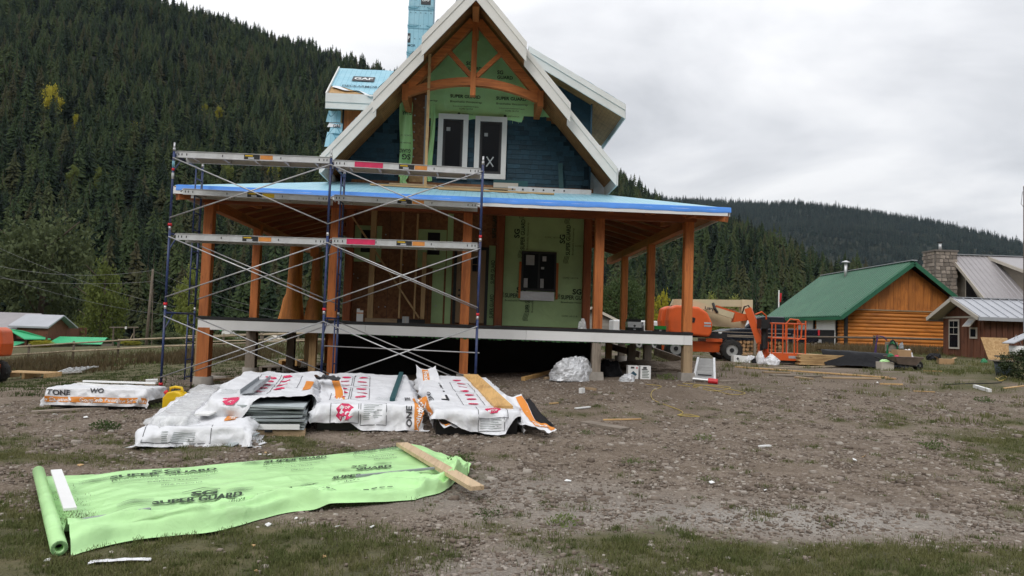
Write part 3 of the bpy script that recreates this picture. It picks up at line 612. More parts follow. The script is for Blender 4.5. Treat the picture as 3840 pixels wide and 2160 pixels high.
CR = {'round': crown_mesh('crown', 3, 'round', 9000, 0.042, 120), 'ovoid': crown_mesh('crown', 4, 'ovoid', 7000, 0.045, 90), 'loose': crown_mesh('crown', 5, 'col', 3200, 0.065, 46)}
def trunk_mesh():
    b = MB(); b.tube([(0, 0, -.05), (0.01, 0, .25), (-.01, .01, .6), (0, 0, .9)], [.030, .022, .014, .004], 7)
    for k in range(7):
        a_ = k * 2.3; z = .28 + .08 * k; b.tube([(0, 0, z), (math.cos(a_) * .14, math.sin(a_) * .14, z + .10), (math.cos(a_) * .27, math.sin(a_) * .27, z + .2)], [.011, .007, .002], 5)
    return b.mesh('trunk', True)
TRK = trunk_mesh()
def leafy(name, label, cat, px, ptop, y, half, mat, shape='round', lift=0.08, group=None, base=None):
    x = at(px, 1200, y).x; z0 = g1(x, y) if base is None else base; top = at(px, ptop, y).z; h = max(0.5, top - z0); wd = 2 * half * y / FPX
    o = thing(name, label, cat, (x, y, z0), random.random() * 6.28, group)
    link('trunk', TRK, 'bark', o, None, None, (h, h, h))
    key = (shape, mat); me = LV.get(key)
    if me is None: me = CR[shape].copy(); me.materials.append(MATS[mat]); LV[key] = me
    link('crown', me, None, o, (0, 0, h * lift), (0, 0, 0), (wd, wd, h * (1 - lift))); return o
LV = {}
leafy('leafy_tree', 'big round dark green leafy tree beside the grey-roofed lodge', 'tree', 150, 808, 104, 185, 'leafdark', 'round', 0.05)
leafy('leafy_tree', 'pale green tree standing right of the big round tree', 'tree', 385, 985, 98, 84, 'leaflime', 'ovoid', 0.06)
leafy('leafy_tree', 'yellow-green tree seen through the left scaffold bay', 'tree', 712, 1005, 92, 66, 'leaflime', 'ovoid', 0.05)
leafy('shrub', 'yellow-green willow bush behind the green-roofed shed', 'shrub', 262, 1212, 92, 62, 'leaflime', 'round', 0.0)
leafy('shrub', 'small yellow bush between the lodge and the shed', 'shrub', 165, 1276, 74, 40, 'leafyellow', 'round', 0.0)
leafy('shrub', 'small yellow bush at the foot of the leaning utility pole', 'shrub', 495, 1282, 74, 38, 'leafyellow', 'round', 0.0)
for k, (px, pt, y, hf, m) in enumerate(((640, 1245, 84, 60, 'leafdark'), (850, 1255, 80, 62, 'leafgreen'), (935, 1225, 86, 60, 'leafdark'), (1110, 1215, 100, 60, 'leafdark'))):
    leafy('shrub', ['dark bush behind the pole fence at the scaffold foot', 'light green bush seen under the porch deck', 'dark rounded bush seen under the porch deck', 'dark bush beyond the carved log columns'][k], 'shrub', px, pt, y, hf, m, 'round', 0.0)
leafy('leafy_tree', 'dense green tree behind the grey shed and porch', 'tree', 2335, 1035, 74, 95, 'leafgreen', 'round', 0.05)
leafy('leafy_tree', 'slim yellow tree between the right porch posts', 'tree', 2478, 1105, 72, 34, 'leafyellow', 'loose', 0.05)
leafy('leafy_tree', 'left of two pale green trees above the boom lift', 'tree', 2665, 1105, 84, 42, 'leaflime', 'ovoid', 0.05)
leafy('leafy_tree', 'right of two pale green trees above the boom lift', 'tree', 2752, 1112, 84, 52, 'leaflime', 'ovoid', 0.05)
leafy('shrub', 'dark green bush at the far end of the right porch', 'shrub', 2230, 1090, 88, 70, 'leafdark', 'round', 0.0)
# autumn-yellow aspens on the slope and dark trees closing the foot of the hill
def onhill(px, py):
    d = ray(px, py); rr = np.linspace(215, 900, 2500); x = d.x / d.y * rr; z = EYE.z + d.z / d.y * rr; k = int(np.argmax(z < near_h(x, rr))); return Vector((x[k], rr[k], z[k]))
for k, (px, py, h, m) in enumerate(((190, 455, 15, 'leafyellow'), (285, 492, 7, 'leafyellow'), (820, 455, 8, 'leafyellow'), (765, 445, 8, 'leafyellow'), (845, 690, 12, 'leaflime'), (1020, 690, 12, 'leafyellow'), (500, 520, 8, 'leafyellow'), (1025, 560, 9, 'leaflime'), (270, 720, 9, 'leaflime'), (655, 640, 10, 'leaflime'), (375, 725, 9, 'leaflime'), (2420, 800, 9, 'leaflime'), (660, 950, 7, 'leafyellow'), (900, 560, 7, 'leafyellow'))):
    p = onhill(px, py); o = thing('aspen_tree', ['bright yellow aspen high on the left hillside', 'small yellow tree right of the bright hillside aspen', 'pale yellow tree on the slope above the scaffold', 'small yellow-green tree upslope of the scaffold', 'yellow-green tree just above the left scaffold planks', 'yellow tree above the porch roof left of the gable', 'small dull yellow tree on the middle slope', 'pale green tree on the slope left of the gable eave', 'pale green tree near the left edge of the slope', 'pale green tree beside the scaffold top corner', 'pale green sapling low on the left slope', 'pale tree on the slope right of the gable', 'yellow bush on the slope behind the scaffold ladder', 'faint yellow tree on the slope by the left dormer'][k], 'tree', p * .985 + EYE * .015, random.random() * 6, None)
    h *= 1.1; link('trunk', TRK, 'bark', o, None, None, (h, h, h)); key = ('loose', m)
    if key not in LV: LV[key] = CR['loose'].copy(); LV[key].materials.append(MATS[m])
    link('crown', LV[key], None, o, (0, 0, h * .1), None, (h * .5, h * .5, h * .9))
# ================================================================== THE NEW HOUSE (local frame: u right, v back, w up)
house = thing('timber_house', 'unfinished timber-frame house with steep gable, blue-edged porch roof and green house wrap', 'house', HO, HTH)
def hb(name, mat, u0, u1, v0, v1, z0, z1, parent=None): return MB().box(u0, u1, v0, v1, z0, z1).build(name, mat, parent or house)
def hbeam(name, mat, a, b, w, h, parent=None, up=(0, 0, 1)): return MB().beam(a, b, w, h, up).build(name, mat, parent or house)
DU, DV = 11.23, 10.2
# deck
deck = hb('deck', 'darktimber0', 0.06, DU - 0.06, 0.06, DV, 1.36, 1.535)
for a, b in ((0, 3.72), (3.725, 7.37), (7.375, 11.03), (11.035, DU)): hb('deck_fascia', 'white', a, b, 0, 0.045, 1.31, 1.528, deck)
hb('deck_fascia', 'white', -0.002, 0.043, 0.05, DV, 1.31, 1.528, deck); hb('deck_fascia', 'white', DU - 0.043, DU + 0.002, 0.05, DV, 1.31, 1.528, deck)
hb('deck_membrane', 'black', -0.012, DU + 0.012, -0.012, DV, 1.537, 1.602, deck)
rd = random.Random(5); b = MB(); u = 3.4                                   # torn green wrap showing under the fascia
while u < 11.15:
    w_ = rd.uniform(.05, .13); d = rd.uniform(.012, .045); b.add([(u, .02, 1.311), (u + w_, .02, 1.311), (u + w_ * rd.uniform(.6, 1), .02, 1.311 - d), (u + w_ * .1, .02, 1.311 - d * .8)], [(0, 1, 2, 3)]); u += w_ + rd.uniform(0, .03)
b.build('wrap_edge', 'gasketgreen', deck)['kind'] = 'stuff'
hb('shaded_foundation', 'darkvoid', 2.55, 9.25, 2.2, DV, -0.3, 1.35)  # foundation box coloured near-black to stand for the shadow under the deck
# posts under the deck, piers, posts above the deck
for u, v, ww, m in ((0.14, 0.12, .13, 'timber2'), (5.97, 0.12, .095, 'timber2'), (9.01, 0.12, .10, 'greywood2'), (11.14, 0.12, .105, 'boardwood2'), (0.14, 3.7, .13, 'greywood2'), (1.2, 3.7, .10, 'greywood2'), (0.9, 7.2, .10, 'lumber2'), (1.9, 5.3, .09, 'timber2'), (10.6, 3.7, .10, 'greywood2'), (11.05, 3.7, .10, 'greywood2'), (11.05, 7.4, .10, 'greywood2'), (10.3, 5.6, .09, 'lumber2'), (2.95, 0.35, .10, 'timber2'), (2.45, 0.6, .08, 'lumber2')):
    p = hp(u, v, 0); gz = g1(p.x, p.y)
    hb('support_post', m, u - ww, u + ww, v - ww, v + ww, gz + .15, 1.352)
    if (u, v) in ((0.14, 0.12), (0.14, 3.7), (11.05, 3.7), (11.05, 7.4), (1.2, 3.7)): MB().tube([(u, v, gz - .2), (u, v, gz + .2)], .21, 20).build('concrete_pier', 'concrete', house, True)
    else: MB().hexa([(u + i * k, v + j * k, z) for z, k in ((gz - .2, .19), (gz + .18, .155)) for i, j in ((-1, -1), (1, -1), (1, 1), (-1, 1))]).build('concrete_pier', 'concrete', house)
hb('post_cladding', 'lumber2', -0.035, 0.008, 0.02, 0.2, .26, 1.31)
def post(u, v, k=.105, z1=4.17, m='timber2'):
    c = .014; P = [(-k + c, -k), (k - c, -k), (k, -k + c), (k, k - c), (k - c, k), (-k + c, k), (-k, k - c), (-k, -k + c)]
    MB().prism([(u + x, v + y) for x, y in P], 2, 1.615, z1).build('porch_post', m, house)
    hb('post_base', 'steel', u - k * .8, u + k * .8, v - k * .8, v + k * .8, 1.6035, 1.613)
for u in (0.10, 2.94, 5.95, 9.02, 11.12): post(u, 0.115)
for v in (3.7, 7.4): post(11.09, v)
post(0.16, 3.7)
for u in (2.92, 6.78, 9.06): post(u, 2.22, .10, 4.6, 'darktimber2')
# carved log columns with flared feet on the left porch
def logcol(u, v, r0, r1, z1, lean, sd):
    rd = random.Random(sd); n, m = 22, 16; b = MB(); lob = [rd.uniform(.75, 1.3) for _ in range(n)]
    for j in range(m + 1):
        q = j / m; z = 1.6 + (z1 - 1.6) * q; fl = r1 + (r0 - r1) * (1 - q) ** 3.4
        for i in range(n):
            a = 6.283 * i / n; k = 1 + (lob[i] - 1) * (1 - q) ** 2 * .6 + .03 * math.sin(3 * a + 5 * q)
            b.v.append((u + lean * q * q + math.cos(a) * fl * k * (1.25 if j < 5 and math.cos(a) < 0 else 1), v + math.sin(a) * fl * k, z))
    b.f = [(j * n + i, j * n + (i + 1) % n, (j + 1) * n + (i + 1) % n, (j + 1) * n + i) for j in range(m) for i in range(n)] + [tuple(m * n + i for i in range(n))]
    b.build('log_column', 'logskin', house, True)
logcol(0.90, 5.0, .31, .19, 3.95, .03, 3); logcol(1.52, 5.0, .25, .155, 3.6, .04, 8)
hb('bracket_block', 'timber2', 1.36, 1.60, 4.78, 5.2, 3.45, 3.95); hb('bracket_block', 'timber2', 1.53, 1.67, 4.72, 4.86, 2.75, 3.5)
hbeam('side_beam', 'timber0', (0.2, 4.9, 3.86), (2.6, 4.9, 3.86), .22, .22)
# porch beams
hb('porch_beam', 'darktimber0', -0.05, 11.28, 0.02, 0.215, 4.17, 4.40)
hb('porch_beam', 'timber1', 10.995, 11.185, 0.22, DV, 4.02, 4.24); hb('porch_beam', 'timber1', 0.06, 0.25, 0.22, DV, 4.02, 4.24)
# porch roof: three slopes, rafters beneath
SL, EV, EL, ER = 0.262, -0.75, -0.38, 11.80
def zr(u, v): return 4.40 + SL * min(v - EV, u - EL, ER - u)
proof = MB()
A, B, C, D = (EL, EV), (ER, EV), (9.15, 2.4), (2.65, 2.4)
k = 2.65 - EL
def slab(name, mat, poly, dz0, dz1, parent=house):
    b = MB(); n = len(poly); b.add([(p[0], p[1], zr(*p) + dz1) for p in poly] + [(p[0], p[1], zr(*p) + dz0) for p in poly], [tuple(range(n)), tuple(reversed(range(n, 2 * n)))] + [(i, i + n, (i + 1) % n + n, (i + 1) % n) for i in range(n)])
    return b.build(name, mat, parent)
hipL, hipR = (EL + 3.03, EV + 3.03), (ER - 2.65, EV + 2.65)
front = [(EL, EV), (ER, EV), (9.15, 1.90), (9.15, 2.45), (2.65, 2.45), (2.65, 2.28)]
left = [(EL, EV), (2.65, 2.28), (2.65, DV), (EL, DV)]; right = [(ER, EV), (ER, DV), (9.15, DV), (9.15, 1.90)]
for nm, P in (('front', front), ('left', left), ('right', right)):
    s_ = slab('porch_roof', 'soffit', P, -0.10, -0.012)
    slab('underlayment', 'underlay', P, -0.010, 0.004, s_)
# rumpled overlaps of the underlayment on the front slope
rd = random.Random(9)
for q in range(7):
    u0 = rd.uniform(2.2, 8.2); v0 = rd.uniform(-.35, 1.6); l = rd.uniform(.6, 1.6)
    MB().grid(lambda a, c: (u0 + a * l, v0 + c * .16, zr(u0 + a * l, v0 + c * .16) + .006 + .022 * math.sin(a * 9 + q) ** 2 * c), 14, 1).build('underlayment_lap', 'underlay', house)
# blue self-adhesive eave strip, white drip fascia
b = MB(); N = 60
for i in range(N + 1):
    u = EL + 0.04 + (ER - EL - 0.02) * i / N; wv = .006 * math.sin(i * 1.7) + .005 * math.sin(i * .43)
    b.v += [(u, EV + .13 + .012 * math.sin(i * .9), zr(min(max(u, EL + .14), ER - .14), EV + .13 + .012 * math.sin(i * .9)) + .010), (u, EV - .012, 4.412 + wv * .3), (u, EV - .026, 4.292 + wv)]
b.f = [(i * 3 + c, (i + 1) * 3 + c, (i + 1) * 3 + c + 1, i * 3 + c + 1) for i in range(N) for c in range(2)]
b.build('eave_strip', 'bluestrip', house, True)
for a, c in ((EL - .01, 3.4), (3.404, 7.6), (7.604, ER - .05)): hb('eave_fascia', 'white', a, c, EV - .018, EV + .015, 4.222, 4.36)
hb('eave_fascia', 'white', EL - .045, EL - .012, EV, DV, 4.222, 4.38); hb('eave_fascia', 'white', ER - .012, ER + .012, EV + .02, DV, 4.222, 4.38)
for u in np.arange(0.55, 11.3, 0.955): hbeam('rafter', 'timber1', (u, EV + .14, zr(u, EV + .14) - .165), (u, 2.36, zr(5, 2.36) - .165 if 2.6 < u < 9.2 else zr(u, 2.36) - .165), .11, .125)
for v in np.arange(2.5, DV, 0.9):
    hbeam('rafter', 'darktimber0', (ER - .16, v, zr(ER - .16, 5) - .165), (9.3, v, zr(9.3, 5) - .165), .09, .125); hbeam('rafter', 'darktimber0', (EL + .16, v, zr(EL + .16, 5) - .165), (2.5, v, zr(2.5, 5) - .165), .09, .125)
hbeam('hip_rafter', 'timber1', (ER - .05, EV + .05, 4.20), (9.3, EV + 2.5, 4.82), .16, .2); hbeam('hip_rafter', 'timber1', (EL + .05, EV + .05, 4.20), (2.5, EV + 2.8, 4.86), .16, .2)
# ground-floor front wall
WV = 2.42
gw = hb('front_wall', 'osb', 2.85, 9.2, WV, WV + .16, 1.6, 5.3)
hb('side_wall', 'greenwrap', 2.86, 3.0, WV + .17, DV, 1.6, 5.3); hb('side_wall', 'greenwrap', 9.05, 9.19, WV + .17, DV, 1.6, 5.3)
def wallsheet(name, mat, u0, u1, z0, z1, v, parent, amp=.012, nu=22, nv=22, sd=0):
    def fn(a, c): 
        u, z = u0 + (u1 - u0) * a, z0 + (z1 - z0) * c
        return (u, v - amp * (F1(u * 2.1 + sd, z * 1.3, 3)) , z)
    return MB().grid(fn, nu, nv).build(name, mat, parent, True)
wallsheet('house_wrap', 'wallwrap', 6.9, 9.1, 1.62, 4.6, WV - .012, gw, .03)
wallsheet('house_wrap', 'wallwrap', 5.4, 5.55, 1.62, 4.5, WV - .008, gw, .01, 3, 10, 4); wallsheet('house_wrap', 'wallwrap', 6.5, 6.67, 1.62, 3.7, WV - .008, gw, .01, 3, 10, 6)
wallsheet('house_wrap', 'wallwrap', 2.96, 3.7, 3.15, 4.1, WV - .006, gw, .01, 5, 5, 2); wallsheet('house_wrap', 'wallwrap', 4.62, 5.38, 3.05, 4.06, WV - .006, gw, .01, 5, 5, 1); wallsheet('house_wrap', 'wallwrap', 5.05, 5.35, 1.62, 3.04, WV - .004, gw, .008, 4, 6, 7)
for a, c in ((3.17, 3.45), (4.89, 5.21)): hb('window_opening', 'darkvoid', a, c, WV - .03, WV - .016, 3.4, 3.98, gw)
for u in (3.9, 4.95, 6.72): hb('sheathing_joint', 'black', u, u + .008, WV - .004, WV + .01, 1.6, 4.6, gw)
rd = random.Random(21)
for q in range(26):
    u, z = rd.uniform(3.0, 6.7), rd.uniform(1.9, 4.4); MB().tube([(u, WV - .012, z), (u, WV - .002, z)], .018, 8).build('washer', 'sticker', gw)
def wl_(u, z, v): return lambda x, y: (u + x, v, z + y)
def wlr(u, z, v): return lambda x, y: (u - y, v, z + x)          # print turned a quarter, reading upwards
VW = WV - .046
for u, z, r_ in ((7.42, 3.62, 1), (8.62, 3.52, 1), (8.42, 2.36, 0), (6.95, 2.36, 0), (7.6, 1.98, 1)):
    f = wlr if r_ else wl_
    write('lettering', 'SUPER GUARD', f(u, z, VW), gw, 'printgreen', .11, .80 if not (u == 7.6) else .5, .02); 
    if u != 7.6: write('lettering', 'SG', (lambda x, y, u=u, z=z: (u - .14 - y, VW, z + .3 + x)) if r_ else wl_(u + .3, z + .14, VW), gw, 'printgreen', .14, .24, .03)
    write('lettering', 'Breathable Housewrap', (lambda x, y, u=u, z=z: (u + .1 - y, VW, z + x)) if r_ else wl_(u, z - .10, VW), gw, 'printgreen', .05, .72, 0)
    rh = MB()
    for q in range(4):
        for s in (-.22, .82):
            P = [(s + .2 * t_, .03 + q * .035 + .02 * math.sin(t_ * 5)) for t_ in (0, .33, .66, 1)]; F_ = f(u, z, VW)
            rh.add([F_(x, y) for x, y in P] + [F_(x, y + .012) for x, y in P], [(i, i + 1, i + 5, i + 4) for i in range(3)])
    rh.build('logo_swoosh', 'printgreen', gw, fix=False)['kind'] = 'stuff'
for u, z in ((8.45, 2.9), (8.45, 1.9), (7.95, 3.95), (8.75, 3.75)): write('lettering', 'CCMC 14117-R', wl_(u, z, VW), gw, 'printgreen', .045, .42, 0)
for z in (4.3, 3.1, 2.2): write('lettering', 'SUPER GUARD', wlr(6.66, z - .4, WV - .02), gw, 'printgreen', .1, .62, .02)
# front door
door = hb('door', 'tan', 5.68, 6.42, WV - .07, WV - .04, 1.66, 3.56)
for a, c, z0, z1 in ((5.6, 5.675, 1.62, 3.64), (6.425, 6.5, 1.62, 3.64), (5.676, 6.424, 3.565, 3.64)): hb('door_frame', 'black', a, c, WV - .09, WV - .03, z0, z1, door)
for q in range(2):
    for r_ in range(2):
        hb('pane', 'glass', 5.78 + q * .30, 5.78 + q * .30 + .12 + .08 * 0, WV - .076, WV - .071, 3.0 + r_ * .19, 3.17 + r_ * .19, door); hb('pane', 'glass', 5.91 + q * .30, 5.97 + q * .30, WV - .076, WV - .071, 3.0 + r_ * .19, 3.17 + r_ * .19, door)
for z in (2.5, 2.36): MB().tube([(5.76, WV - .07, z), (5.76, WV - .10, z)], .03, 10).build('handle', 'black', door)
# double window on the wrapped wall
win = hb('window', 'black', 7.36, 8.27, WV - .10, WV - .045, 2.55, 3.58)
for a, c in ((7.41, 7.79), (7.84, 8.22)): hb('pane', 'glass', a, c, WV - .108, WV - .102, 2.61, 3.52, win)
for a, c, z0, z1 in ((7.47, 7.69, 3.22, 3.48), (7.9, 8.0, 3.33, 3.46), (7.87, 7.95, 3.12, 3.18), (7.43, 7.53, 2.63, 2.87), (7.86, 7.95, 2.63, 2.87)): hb('sticker', 'sticker', a, c, WV - .114, WV - .110, z0, z1, win)
for a, c in ((7.30, 7.355), (8.275, 8.33)): hb('window_jamb', 'timber2', a, c, WV - .09, WV - .045, 2.35, 3.3, win)
wallsheet('sill_flap', 'whitewrap', 7.34, 8.24, 2.3, 2.53, WV - .06, win, .02, 12, 5, 3)
# framing standing in front of the sheathing
FV = 2.02
for u0, u1, z0, z1 in ((3.46, 3.60, 1.66, 4.44), (4.24, 4.285, 1.72, 4.44), (4.62, 4.665, 1.72, 4.4), (4.80, 4.90, 1.72, 3.42)): hb('wall_stud', 'lumber2', u0, u1, FV, FV + .13, z0, z1)
hb('wall_plate', 'boardwood0', 3.42, 4.22, FV - .02, FV + .15, 1.604, 1.70); hb('wall_plate', 'black', 4.23, 4.92, FV - .02, FV + .15, 1.604, 1.70)
hbeam('wall_brace', 'lumber0', (2.98, FV - .04, 4.27), (4.78, FV - .04, 1.74), .04, .11, None, (0, 1, 0))
# ---- gable wall and its cladding
AX, SLP = 5.95, 1.155
under = lambda u: 9.55 - SLP * abs(u - AX)
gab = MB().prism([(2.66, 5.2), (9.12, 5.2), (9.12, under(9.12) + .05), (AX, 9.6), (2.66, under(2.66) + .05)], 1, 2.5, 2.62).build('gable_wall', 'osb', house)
def clipz(u, z): return min(z, under(u) + .06)
def wrapfn(a, c):
    u = 4.70 + a * 4.0; z = 7.02 + c * 2.6
    if u < 7.25 and c < .04: z = 7.02 - (.04 if u > 6.95 else 0)
    elif c < .04 : z = 7.19
    return (u, 2.485 - .02 * F1(u * 1.9, z * 1.4, 3), clipz(u, z))
MB().grid(wrapfn, 60, 30).build('house_wrap', 'greenwrap', gab, True)
GV = 2.458
for u0, s in ((5.33, 1.0), (6.55, 1.0), (4.62, .5)):
    if u0 > 5: write('lettering', 'SUPER GUARD', wl_(u0, 7.60, GV), gab, 'printgreen', .085, .80, .02)
    write('lettering', 'Breathable Housewrap' if u0 > 5 else 'wrap', wl_(u0 if u0 > 5 else 4.8, 7.47, GV), gab, 'printgreen', .055, .84 if u0 > 5 else .2, .0)
    if u0 > 5:
        write('lettering', 'Commercial & Residential Projects', wl_(u0 + .08, 7.36, GV), gab, 'printgreen', .03, .68, 0); write('lettering', 'CCMC 14117-R', wl_(u0 + .25, 7.29, GV), gab, 'printgreen', .04, .36, 0)
        write('lettering', 'KPNE Products Ltd.', wl_(u0 + .32, 7.15, GV), gab, 'printgreen', .035, .3, 0); MB().tube([(u0 + .25, GV, 7.165), (u0 + .25, GV + .004, 7.165)], .04, 12).build('logo_disc', 'printgreen', gab)
for u0, z0 in ((5.72, 8.36), (6.55, 8.16)): write('lettering', 'GUARD', wl_(u0, z0, GV), gab, 'printgreen', .09, .42, .02); write('lettering', 'SG', wl_(u0, z0 + .13, GV), gab, 'printgreen', .10, .16, .02)
for u in (5.55, 6.62): MB().tube([(u, GV, 8.02), (u, GV + .004, 8.02)], .04, 12).build('logo_disc', 'printgreen', gab)
# cedar-style shingles, one by one
SHM = []
for q in range(6):
    w_ = (0.15, 0.19, 0.23, 0.27, 0.31, 0.36)[q]
    me = MB().add([(0, -.018, 0), (w_, -.018, 0), (w_, -.002, .165), (0, -.002, .165), (0, 0, 0), (w_, 0, 0), (w_, .001, .165), (0, .001, .165)], [(0, 1, 2, 3), (1, 0, 4, 5), (0, 3, 7, 4), (1, 5, 6, 2), (3, 2, 6, 7)]).mesh('shingle'); me.materials.append(MATS['teal']); SHM.append((w_, me))
rd = random.Random(3); ns = 0
MB().prism([(2.67, 5.21), (9.11, 5.21), (9.11, under(9.11)), (8.2, 7.0), (7.31, 7.17), (7.31, 7.03), (4.93, 7.03), (4.93, 5.21), (4.93, 5.21)], 1, 2.485, 2.4985).build('building_paper', 'tealback', gab)
MB().prism([(2.67, 5.21), (4.05, 5.21), (4.05, under(4.05) + .03), (2.67, under(2.67) + .03)], 1, 2.485, 2.4985).build('building_paper', 'tealback', gab)
wins = ((5.05, 5.84, 5.42, 7.14), (6.02, 6.86, 5.42, 7.13))
for row in range(16):
    z = 5.27 + row * .1275; u = 2.62 + rd.uniform(0, .2)
    while u < 9.1:
        w_, me = rd.choice(SHM); a, c = u, u + w_; u = c + .006
        if c > 9.14 or max(a, c) > 9.14: continue
        if under(a) + .02 < z or under(c) + .02 < z: continue
        if 4.02 < (a + c) / 2 < 4.93: continue
        if any(w0 - .03 < a and c < w1 + .03 and z > z0 - .1 for w0, w1, z0, z1 in wins): continue
        if z + .09 > 7.07 and 4.7 < (a + c) / 2 < 7.3: continue
        if z > 7.12: continue
        link('shingle', me, None, gab, (a, 2.482, z + rd.uniform(-.006, .006))); ns += 1
hb('corner_board', 'teal', 9.085, 9.125, 2.44, 2.49, 5.2, 7.6, gab)
hb('base_flashing', 'black', 2.66, 9.12, 2.46, 2.495, 5.20, 5.265, gab)
# torn-open strip: sheathing, loose wrap flaps, straps and screws
hb('sheathing_strip', 'osb', 4.34, 4.72, 2.462, 2.492, 5.55, 8.1, gab); hb('sheathing_strip', 'osblight', 4.33, 4.79, 2.45, 2.49, 5.22, 5.545, gab)
for q in range(9): MB().tube([(4.42 + .24 * (q % 2) * (q > 5), 2.452, 5.75 + q * .22), (4.42 + .24 * (q % 2) * (q > 5), 2.461, 5.75 + q * .22)], .022, 8).build('washer', 'sticker', gab)
def flap(a, c):
    u = 4.05 + .34 * a + .10 * (c > .8) * (c - .8) * 5 * (.5 - a) - .03 * math.sin(c * 7); z = 7.6 - 2.2 * c
    if c < .12: u = 4.23 + (u - 4.23) * (.35 + c * 5.4)
    return (u, 2.33 + .05 * math.sin(a * 7 + c * 5) + .05 * c * math.sin(c * 9), z)
fl_ = MB().grid(flap, 12, 40).build('wrap_flap', 'greenwrap', gab, True)
MB().grid(lambda a, c: (4.12 + .14 * a * (1 + 1.2 * abs(c - .45)) , 2.28 + .03 * math.sin(a * 9), 5.40 - .22 * c), 8, 8).build('wrap_flap', 'greenwrap', gab, True)
MB().grid(lambda a, c: (4.83 + .12 * a + .02 * math.sin(c * 6), 2.40 + .03 * math.sin(a * 5 + 6 * c), 7.35 - 2.02 * c), 6, 30).build('wrap_flap', 'greenwrap', gab, True)
def flp(z, k=1): return lambda x, y: (4.37 - x * k, 2.262, z - y * k)             # print hangs upside down on the flap
write('lettering', 'SG', flp(5.98), gab, 'printgreen', .14, .22, .03); write('lettering', 'GUARD', flp(6.12), gab, 'printgreen', .10, .30, .02); write('lettering', 'Housewrap', flp(6.3), gab, 'printgreen', .05, .28, 0); write('lettering', 'GUAR', flp(7.12), gab, 'printgreen', .10, .26, .02); write('lettering', 'CCMC 14117-R', flp(6.5), gab, 'printgreen', .04, .28, 0)
hbeam('metal_strap', 'plumb', (4.70, 2.38, 7.6), (4.74, 2.2, 5.2), .045, .006, gab, (0, 1, 0))
# gable windows
def gwin(u0, u1, z0, z1):
    w_ = hb('gable_window', 'black', u0 + .13, u1 - .13, 2.40, 2.47, z0 + .14, z1 - .14, house)
    for a, c, d, f in ((u0, u0 + .13, z0, z1), (u1 - .13, u1, z0, z1), (u0 + .131, u1 - .131, z1 - .14, z1), (u0 + .131, u1 - .131, z0, z0 + .13)): hb('window_trim', 'white', a, c, 2.385, 2.47, d, f, w_)
    hb('pane', 'glass', u0 + .20, u1 - .20, 2.392, 2.398, z0 + .21, z1 - .21, w_)
    for a, c, d, f in ((u0 + .135, u0 + .165, z0 + .14, z1 - .145), (u1 - .165, u1 - .135, z0 + .14, z1 - .145), (u0 + .166, u1 - .166, z1 - .175, z1 - .145), (u0 + .166, u1 - .166, z0 + .14, z0 + .17)): hb('sash', 'printgrey', a, c, 2.388, 2.399, d, f, w_)
    return w_
g_l = gwin(5.05, 5.84, 5.42, 7.14); g_r = gwin(6.02, 6.86, 5.46, 7.12)
hb('sticker', 'sticker', 5.27, 5.37, 2.38, 2.386, 6.68, 6.78, g_l); hb('sticker', 'sticker', 6.27, 6.36, 2.38, 2.386, 6.58, 6.67, g_r)
for s in (1, -1): hbeam('tape_cross', 'tapegrey', (6.44 - .09 * s, 2.383, 5.78), (6.44 + .09 * s, 2.383 - .003 * (s > 0), 6.04), .03, .004, g_r, (0, 1, 0))
